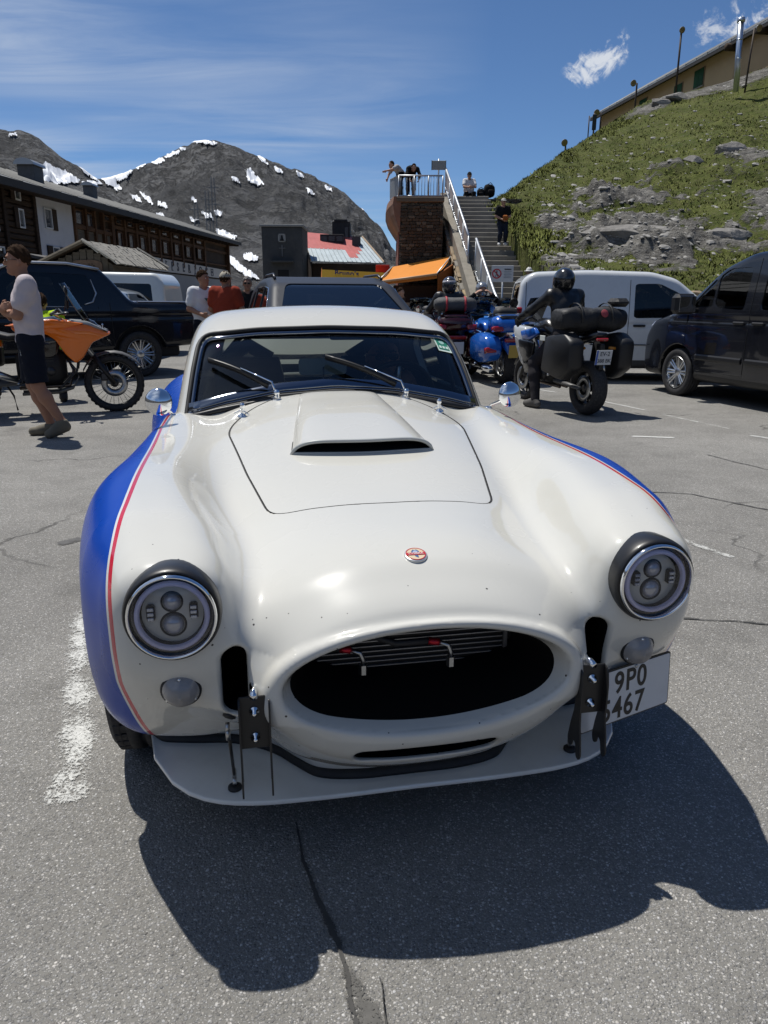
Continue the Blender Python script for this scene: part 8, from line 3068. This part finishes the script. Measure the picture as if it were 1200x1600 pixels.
 def f_shirt(P):
  d = torso(P, .017)
  for s in 'LR':
   d = smin(d, arm(P, s, .016, 'short' if sleeve == 'short' else 'wr'), .05)
  d = smax(d, -(capsule(P, J['neck'] + (0, 0, -.012), hd, .064, .07)), .015)
  hz = hem if hem is not None else J['pelvis'][2] - .04
  up = (J['chest'] - J['pelvis'])
  up /= np.linalg.norm(up)
  low = J['pelvis'] + up * (hz - J['pelvis'][2])
  d = np.maximum(d, np.where((np.abs(P - low) @ np.array([1, 1, 0])) < .6, -((P - low) @ up), -1))
  if sleeve == 'long':
   for s in 'LR':
    ax = J['wr' + s] - J['el' + s]
    ax /= np.linalg.norm(ax)
    d = np.where(np.linalg.norm(P - J['wr' + s], axis=1) < .16, np.maximum(d, (P - J['wr' + s]) @ ax + .004), d)
  return d + wr(P)
 mk('shirt' if sleeve == 'short' else 'jacket', f_shirt, shirt)
 def f_leg(P):
  d = smax(torso(P, .013), P[:, 2] - wz, .01)
  for s in 'LR':
   d = smin(d, leg(P, s, .016 if legs == 'long' else .018, 'an' if legs == 'long' else 'short'), .04)
  d = smax(d, P[:, 2] - wz, .008)
  for s in 'LR':
   if legs == 'long':
    ax = J['an' + s] - J['kn' + s]
    ax /= np.linalg.norm(ax)
    d = np.where(np.linalg.norm(P - J['an' + s], axis=1) < .14, np.maximum(d, (P - J['an' + s]) @ ax - .01), d)
   else:
    ax = J['kn' + s] - J['hip' + s]
    ln = np.linalg.norm(ax)
    ax /= ln
    d = np.where(np.linalg.norm(P - J['kn' + s], axis=1) < .16, np.maximum(d, (P - J['hip' + s]) @ ax - ln * .92), d)
  return d + wr(P, .003)
 mk('trousers' if legs == 'long' else 'shorts', f_leg, trousers)
 for s in 'LR':
  mk('shoe', lambda P, s=s: smax(foot(P, s, .012), P[:, 2] - (J['an' + s][2] + .03), .006), shoes, J['an' + s] - .22, J['an' + s] + .22, min(vox, .013))
 if gloves:
  for s in 'LR':
   mk('glove', lambda P, s=s: hand(P, s, .006), gloves, J['wr' + s] - .2, J['wr' + s] + .2, min(vox, .012))
 b0, b1 = hd - .24, hd + .24
 hv = min(vox, .011)
 if hair is not None:
  def f_hair(P):
   q = H(P)
   d = ellip(q, (0, .012, .034), (.084, .104, .106)) + .007 * np.sin(q[:, 0] * 120 + q[:, 2] * 40) * np.sin(q[:, 1] * 95 + q[:, 2] * 70)
   d = smax(d, -(q[:, 2] - np.interp(q[:, 1], [-.12, -.06, -.02, .03, .1], [.082, .068, .030, -.005, -.055])), .006)
   return d
  mk('hair', f_hair, hair, b0, b1, hv)
 if beard is not None:
  mk('beard', lambda P: smax(smax(ellip(H(P), (0, -.022, -.050), (.064, .078, .080)), H(P)[:, 2] + .045, .01), -ellip(H(P), (0, -.10, -.055), (.024, .02, .012)), .004), beard, b0, b1, hv)
 if cap is not None:
  cm, brim = cap
  def f_cap(P):
   q = H(P)
   d = smax(ellip(q, (0, .012, .034), (.090, .110, .104)), .035 - q[:, 2], .012)
   if brim == 'peak':
    pk = smax(ellip(q, (0, -.125, .045), (.070, .080, .05)), np.abs(q[:, 2] - .042 - (q[:, 1] + .1) * .18) - .006, .004)
    d = np.minimum(d, pk)
   elif brim == 'round':
    d = np.minimum(d, smax(ellip(q, (0, .01, .03), (.145, .165, .08)), np.abs(q[:, 2] - .038 + .6 * (q[:, 0] ** 2 + q[:, 1] ** 2)) - .007, .004))
   return d
  mk('cap', f_cap, cm, b0, b1, hv)
 if helmet is not None:
  hm, vm = helmet[:2]
  def f_h(P):
   q = H(P)
   d = ellip(q, (0, .010, .015), (.128, .152, .142))
   d = smin(d, ellip(q, (0, -.03, -.07), (.105, .125, .075)), .05)
   d = smax(d, -ellip(q, (0, -.02, -.16), (.085, .09, .09)), .02)
   return smax(d, -ellip(q, (0, -.150, .005), (.100, .090, .052)), .012)
  ho = mk('helmet', f_h, hm, b0, b1, hv)
  if vm is not None:
   mk('visor', lambda P: smax(ellip(H(P), (0, -.012, .008), (.119, .138, .080)), H(P)[:, 1] + .035, .006), vm, b0, b1, hv, ho)
  if len(helmet) > 2:
   mk('helmet_stripe', lambda P: smax(smax(ellip(H(P), (0, .010, .015), (.130, .154, .144)), np.abs(H(P)[:, 2] - .065) - .018, .004), -H(P)[:, 1] - .05, .004), helmet[2], b0, b1, hv, ho)
 if face and helmet is None:
  em = mat('eye_dark', (.02, .015, .012), .2)
  wm = mat('eye_white', (.55, .53, .50), .3)
  for s in (-1, 1):
   MB().ball(Hi((s * .032, -.0845, .005)), .0115, 8, 6).build('eye', wm, root)
   MB().ball(Hi((s * .032, -.0935, .005)), .0055, 8, 6).build('pupil', em, root)
   if hair is not None:
    MB().tube([Hi((s * .017, -.098, .027)), Hi((s * .034, -.098, .031)), Hi((s * .050, -.084, .026))], .0042, 6).build('eyebrow', hair, root)
  MB().tube([Hi((-.022, -.094, -.062)), Hi((0, -.1005, -.061)), Hi((.022, -.094, -.062))], .0042, 6).build('mouth', mat('lips', (.30, .12, .10), .5), root)
 if glasses is not None:
  for s in (-1, 1):
   ag = np.linspace(0, 2 * math.pi, 13)[:-1]
   g = MB()
   V = [Hi((s * .034 + .025 * math.cos(a), -.109 - .004 * math.cos(a) * s * 0, .004 + .018 * math.sin(a))) for a in ag]
   V2 = [Hi((s * .034 + .025 * math.cos(a), -.105, .004 + .018 * math.sin(a))) for a in ag]
   g.add(V + V2, [tuple(range(12)), tuple(range(23, 11, -1))] + [(i, 12 + i, 12 + (i + 1) % 12, (i + 1) % 12) for i in range(12)])
   gl = g.build('lens', glasses, root)
   MB().tube([Hi((s * .058, -.106, .010)), Hi((s * .080, -.04, .010)), Hi((s * .084, .02, .0))], .003, 5).build('temple', BLACK, gl)
  MB().tube([Hi((-.010, -.110, .008)), Hi((.010, -.110, .008))], .003, 5).build('bridge', BLACK, root)
 if extra:
  extra(root, J, mk, Hi)
 return root
def build_people():
 dark_hair = mat('dark_hair', (.034, .019, .011), .9, spec=.08, bump=.5, bscale=60, bdist=.01)
 grey_hair = mat('grey_hair', (.16, .15, .14), .6, bump=.5, bscale=60, bdist=.01)
 sung = mat('sunglass', (.01, .01, .012), .08, coat=1)
 navy = cloth('navy_shorts', (.010, .012, .020))
 jeans = cloth('blue_jeans', (.035, .060, .13))
 blackc = cloth('black_cloth', (.012, .012, .013))
 leather = mat('black_leather', (.011, .011, .012), .38, bump=.5, bscale=16, bdist=.015, coat=.1)
 glv = mat('black_glove', (.010, .010, .011), .6)
 shoe_g = mat('olive_shoe', (.13, .115, .085), .8, var=.15)
 shoe_d = mat('dark_shoe', (.03, .028, .026), .7)
 helm_b = mat('helmet_black', (.012, .012, .013), .18, coat=1)
 vis = mat('helmet_visor', (.008, .008, .010), .05, coat=1)
 # man in the pale T-shirt, arms folded, stepping to the left
 def trim(root, J, mk, Hi):
  pale = mat('shorts_print', (.45, .45, .44), .8)
  for s, x in (('L', 1),):
   a, b = J['hip' + s], J['kn' + s]
   pts = [a + (b - a) * t + np.array([.035, -.100 + .012 * t, 0]) for t in np.linspace(.05, .86, 8)]
   MB().tube(pts, .006, 5, flat=.4).build('side_stripe', pale, root)
   for t in np.linspace(.10, .26, 4):
    p = a + (b - a) * t + np.array([.050, -.092, 0])
    MB().box(p, (.012, .008, .020), .002).build('leg_mark', pale, root)
 J = pose(pelvis=(0, -.05, .94), chest=(0, -.045, 1.25), neck=(0, -.035, 1.465), head=(0, -.075, 1.625),
    shL=(.175, -.02, 1.415), shR=(-.175, -.04, 1.415), elL=(.205, -.13, 1.15), elR=(-.205, -.16, 1.14),
    wrL=(-.01, -.225, 1.165), wrR=(.055, -.255, 1.20), haL=(-.10, -.19, 1.15), haR=(.145, -.205, 1.235), plR=(0, 1, 0), plL=(0, 1, 0), cuR=.9, cuL=.9,
    hipL=(.085, -.05, .90), hipR=(-.085, -.06, .90), knL=(.095, -.03, .50), knR=(-.095, -.08, .50), anL=(.10, .145, .145), anR=(-.10, .045, .085), toL=(.11, .02, .036), toR=(-.12, -.13, .034))
 person('man in a pale T-shirt and dark shorts, arms folded, stepping left beside the orange motorcycle', (-3.38, 7.38, 0), R(-68), J, cloth('tshirt_mauve', (.52, .46, .47)), navy, shoe_g, hair=dark_hair, glasses=mat('spectacle_lens', (.05, .05, .05), .1), legs='short', vox=.0105, skin=SKIN2, extra=trim, scale=1.03)
 # rider at the right
 bx = bpy.data.objects.get('touring_motorcycle')
 bx = [o for o in COL.objects if o.name.startswith('touring_motorcycle') and 'leather' in o['label']][0]
 J = pose(pelvis=(0, 1.02, .93), chest=(0, .90, 1.25), neck=(0, .85, 1.43), head=(0, .815, 1.565),
    shL=(.20, .86, 1.39), shR=(-.20, .86, 1.39), elL=(.36, .66, 1.20), wrL=(.40, .46, 1.10), elR=(-.36, .66, 1.20), wrR=(-.40, .46, 1.10), haL=(.40, .40, 1.07), haR=(-.40, .40, 1.07), cuL=1.6, cuR=1.6,
    hipL=(.11, 1.0, .90), hipR=(-.11, 1.0, .90), knL=(.27, .68, .56), knR=(-.27, .66, .60), anL=(.31, .84, .10), anR=(-.27, .88, .42), toL=(.34, .66, .04), toR=(-.29, .72, .38))
 person('motorcyclist in black leather and black helmet riding the touring motorcycle, one foot on the ground', tuple(bx.location), bx.rotation_euler.z, J, leather, cloth('riding_jeans', (.028, .026, .030)), mat('grey_sneaker', (.10, .095, .09), .8), helmet=(helm_b, vis), sleeve='long', vox=.013, gloves=glv, face=False)
 # three men behind the pickup
 def teeprint(root, J, mk, Hi):
  c = J['chest']
  MB().add([c + (-.03, -.148, .06), c + (.14, -.130, .06), c + (.10, -.142, -.10)], [(0, 2, 1)]).add([c + (-.03, -.150, .06), c + (.14, -.132, .06), c + (.10, -.144, -.10)], [(0, 1, 2)]).build('shirt_print', mat('print_teal', (.02, .09, .085), .8), root)
 person('man in a white T-shirt with a dark print standing left of the man in red', (-3.02, 12.9, 0), R(28), pose(elL=(.26, -.02, 1.16), wrL=(.12, -.22, 1.06), elR=(-.25, .0, 1.15), wrR=(-.10, -.24, 1.06)), cloth('tshirt_white', (.62, .63, .65)), navy, shoe_d, hair=dark_hair, vox=.015, skin=SKIN2, extra=teeprint, turn=.6, scale=1.02)
 person('man in a brick red T-shirt and beige cap seen from behind near the SUV', (-2.60, 12.6, 0), R(172), pose(elL=(.26, -.03, 1.15), wrL=(.16, -.20, 1.02), elR=(-.26, -.03, 1.15), wrR=(-.16, -.20, 1.02), head=(0, -.05, 1.60)), cloth('tshirt_red', (.24, .040, .022)), jeans, shoe_d, hair=dark_hair, cap=(cloth('beige_cap', (.36, .33, .27)), 'peak'), vox=.015, skin=SKIN2, scale=1.02)
 person('man in a black shirt and sunglasses facing us right of the man in red', (-2.55, 14.4, 0), R(8), pose(), blackc, navy, shoe_d, hair=grey_hair, glasses=sung, vox=.016, skin=SKIN2, scale=.99)
 # hi-vis helper by the orange motorcycle
 person('person in a fluorescent yellow vest crouching behind the orange motorcycle, mostly hidden', (-4.42, 9.95, 0), R(-150), pose(pelvis=(0, .05, .62), chest=(0, -.10, .95), neck=(0, -.20, 1.13), head=(0, -.27, 1.27), shL=(.19, -.16, 1.10), elL=(.25, -.30, .88), wrL=(.20, -.45, .78), hipL=(.10, .05, .60), knL=(.14, -.30, .50), anL=(.13, -.02, .09), toL=(.14, -.18, .035)), cloth('hivis', (.42, .62, .02), .2), blackc, shoe_d, hair=dark_hair, vox=.018)
 # riders and onlookers by the blue motorcycles
 rb = [o for o in COL.objects if o.name.startswith('touring_motorcycle') and 'dark red' in o['label']][0]
 sit = pose(pelvis=(0, 1.22, .92), chest=(0, 1.16, 1.24), neck=(0, 1.12, 1.43), head=(0, 1.09, 1.58), shL=(.20, 1.13, 1.39), elL=(.34, .98, 1.16), wrL=(.38, .80, 1.10), hipL=(.12, 1.2, .90), knL=(.32, .88, .60), anL=(.36, 1.05, .10), toL=(.40, .88, .04))
 person('rider in black with a white-banded dark helmet sitting on the dark red motorcycle', tuple(rb.location), rb.rotation_euler.z, sit, leather, blackc, shoe_d, helmet=(mat('helmet_dark', (.03, .03, .034), .2, coat=1), vis, mat('helmet_pale', (.45, .42, .43), .25, coat=1)), sleeve='long', vox=.016, gloves=glv, face=False)
 person('person in black adjusting a silver open helmet behind the blue motorcycle', (1.90, 15.2, 0), R(6), pose(elL=(.36, -.10, 1.36), wrL=(.16, -.16, 1.54), elR=(-.36, -.10, 1.36), wrR=(-.16, -.16, 1.54)), blackc, blackc, shoe_d, helmet=(mat('helmet_silver', (.30, .31, .32), .2, .6, coat=1), None), sleeve='long', vox=.016, face=True, scale=.94)
 person('person in dark clothes sitting at the kiosk counter under the awning', (.45, 22.4, 0), R(60), pose(), cloth('brown_jacket', (.06, .035, .025)), blackc, shoe_d, hair=dark_hair, sleeve='long', vox=.02, scale=.95)
 # on the stairs and the bastion
 zst = lambda y: float(np.clip((math.floor((y - 20.9) / (10.1 / 30)) + 1) * 5.16 / 30, 0, 5.16))
 person('person in a black top and pale cap carrying something orange, walking down the stairs', (3.92, 26.45, zst(26.45)), R(5), pose(elL=(.25, -.02, 1.15), wrL=(.06, -.22, 1.08), elR=(-.25, -.02, 1.15), wrR=(-.04, -.22, 1.02), knL=(.10, -.14, .55), anL=(.11, -.02, .26), toL=(.12, -.18, .20)), blackc, cloth('dark_jeans', (.018, .022, .035)), mat('white_trainer', (.50, .50, .50), .7), hair=dark_hair, cap=(cloth('pale_cap', (.50, .49, .45)), 'peak'), vox=.02, scale=.94,
   extra=lambda root, J, mk, Hi: MB().box(J['wrL'] + (-.03, -.08, 0), (.20, .10, .18), .04).build('orange_bag', cloth('orange_bag', (.34, .11, .03)), root))
 person('person in a denim jacket and white hat climbing at the foot of the stairs', (4.05, 21.9, zst(21.9)), R(172), pose(knL=(.10, -.18, .56), anL=(.11, -.10, .27), toL=(.12, -.26, .22)), cloth('denim_jacket', (.045, .085, .15)), cloth('pale_jeans', (.16, .20, .27)), shoe_d, hair=grey_hair, cap=(cloth('white_hat', (.60, .60, .58)), 'round'), sleeve='long', vox=.02, scale=.97)
 person('person in a white top and black cap sitting at the top of the stairs', (3.25, 31.15, 4.80), R(3), pose(pelvis=(0, .05, .46), chest=(0, .0, .80), neck=(0, -.03, 1.0), head=(0, -.06, 1.14), shL=(.18, -.01, .96), elL=(.22, -.20, .72), wrL=(.06, -.34, .70), hipL=(.10, .03, .44), knL=(.15, -.38, .48), anL=(.13, -.36, .08), toL=(.14, -.50, .03)), cloth('white_top', (.60, .60, .62)), blackc, shoe_d, hair=dark_hair, cap=(blackc, 'peak'), vox=.02)
 person('person in black bending forward over the bastion railing', (.92, 28.75, 4.82), R(12), pose(pelvis=(0, .14, .88), chest=(0, -.14, .99), neck=(0, -.33, 1.00), head=(0, -.45, 1.02), shL=(.18, -.27, 1.0), elL=(.24, -.40, .78), wrL=(.18, -.50, .62), hipL=(.10, .10, .87), knL=(.11, .04, .48), anL=(.11, .06, .085), toL=(.12, -.10, .035)), blackc, cloth('slate_trousers', (.02, .022, .03)), shoe_d, hair=dark_hair, sleeve='long', vox=.02, scale=.95)
 person('person in a light shirt stretching an arm out over the corner of the bastion', (.52, 28.62, 4.82), R(-62), pose(pelvis=(0, .12, .86), chest=(0, -.12, 1.02), neck=(0, -.28, 1.10), head=(0, -.37, 1.17), shL=(.18, -.23, 1.08), elL=(.22, -.46, .96), wrL=(.20, -.70, .90), elR=(-.22, -.36, .86), wrR=(-.16, -.46, .68)), cloth('light_shirt', (.36, .35, .35)), blackc, shoe_d, hair=dark_hair, vox=.02, scale=.92)
 # rucksacks on the wall
 for i, (x, s, lb) in enumerate(((3.72, .34, 'small black rucksack beside the seated person at the top of the stairs'), (4.05, .5, 'larger black rucksack leaning in the grass at the top of the stairs'))):
  rk = thing('rucksack', lb, 'rucksack', (x, 31.2, 5.16), R(20 * i))
  body_loft([(-.14, s * .42, s * .34, s * .30), (-.08, s * .48, s * .46, s * .42), (.05, s * .5, s * .5, s * .44), (.12, s * .44, s * .38, s * .34)], 'bag_body', blackc, rk, 14, 3)
  MB().tube([(-.10, -.06, s * .95), (0, -.08, s * 1.08), (.10, -.06, s * .95)], .014, 6).build('carry_loop', RUBBER, rk)
  body_loft([(-.22, s * .36, s * .20, s * .26), (-.13, s * .36, s * .24, s * .30)], 'front_pocket', blackc, rk, 12, 3)
 # the driver of the sports car, hand up at the wheel
 J = pose(pelvis=(0, .20, .42), chest=(0, .10, .72), neck=(0, .02, .90), head=(0.0, -.05, 1.02), shL=(.19, .05, .86), shR=(-.19, .05, .86), elL=(.24, -.16, .68), elR=(-.25, -.18, .70), wrL=(.10, -.34, .86), wrR=(-.10, -.34, .88), haL=(.05, -.38, .93), haR=(-.04, -.38, .95), plL=(0, 1, 0), plR=(0, 1, 0), cuL=1.3, cuR=1.3, hipL=(.10, .14, .40), knL=(.14, -.26, .50), anL=(.12, -.60, .26), toL=(.12, -.74, .32))
 p = CAR_LOC[0] + .335 * math.cos(CAR_YAW) - 2.40 * math.sin(CAR_YAW), CAR_LOC[1] + .335 * math.sin(CAR_YAW) + 2.40 * math.cos(CAR_YAW)
 person('driver in dark clothes with hands on the wheel inside the white sports car', (p[0], p[1], .04), CAR_YAW, J, blackc, blackc, shoe_d, hair=dark_hair, glasses=sung, sleeve='short', vox=.012, skin=SKIN2)
build_people()
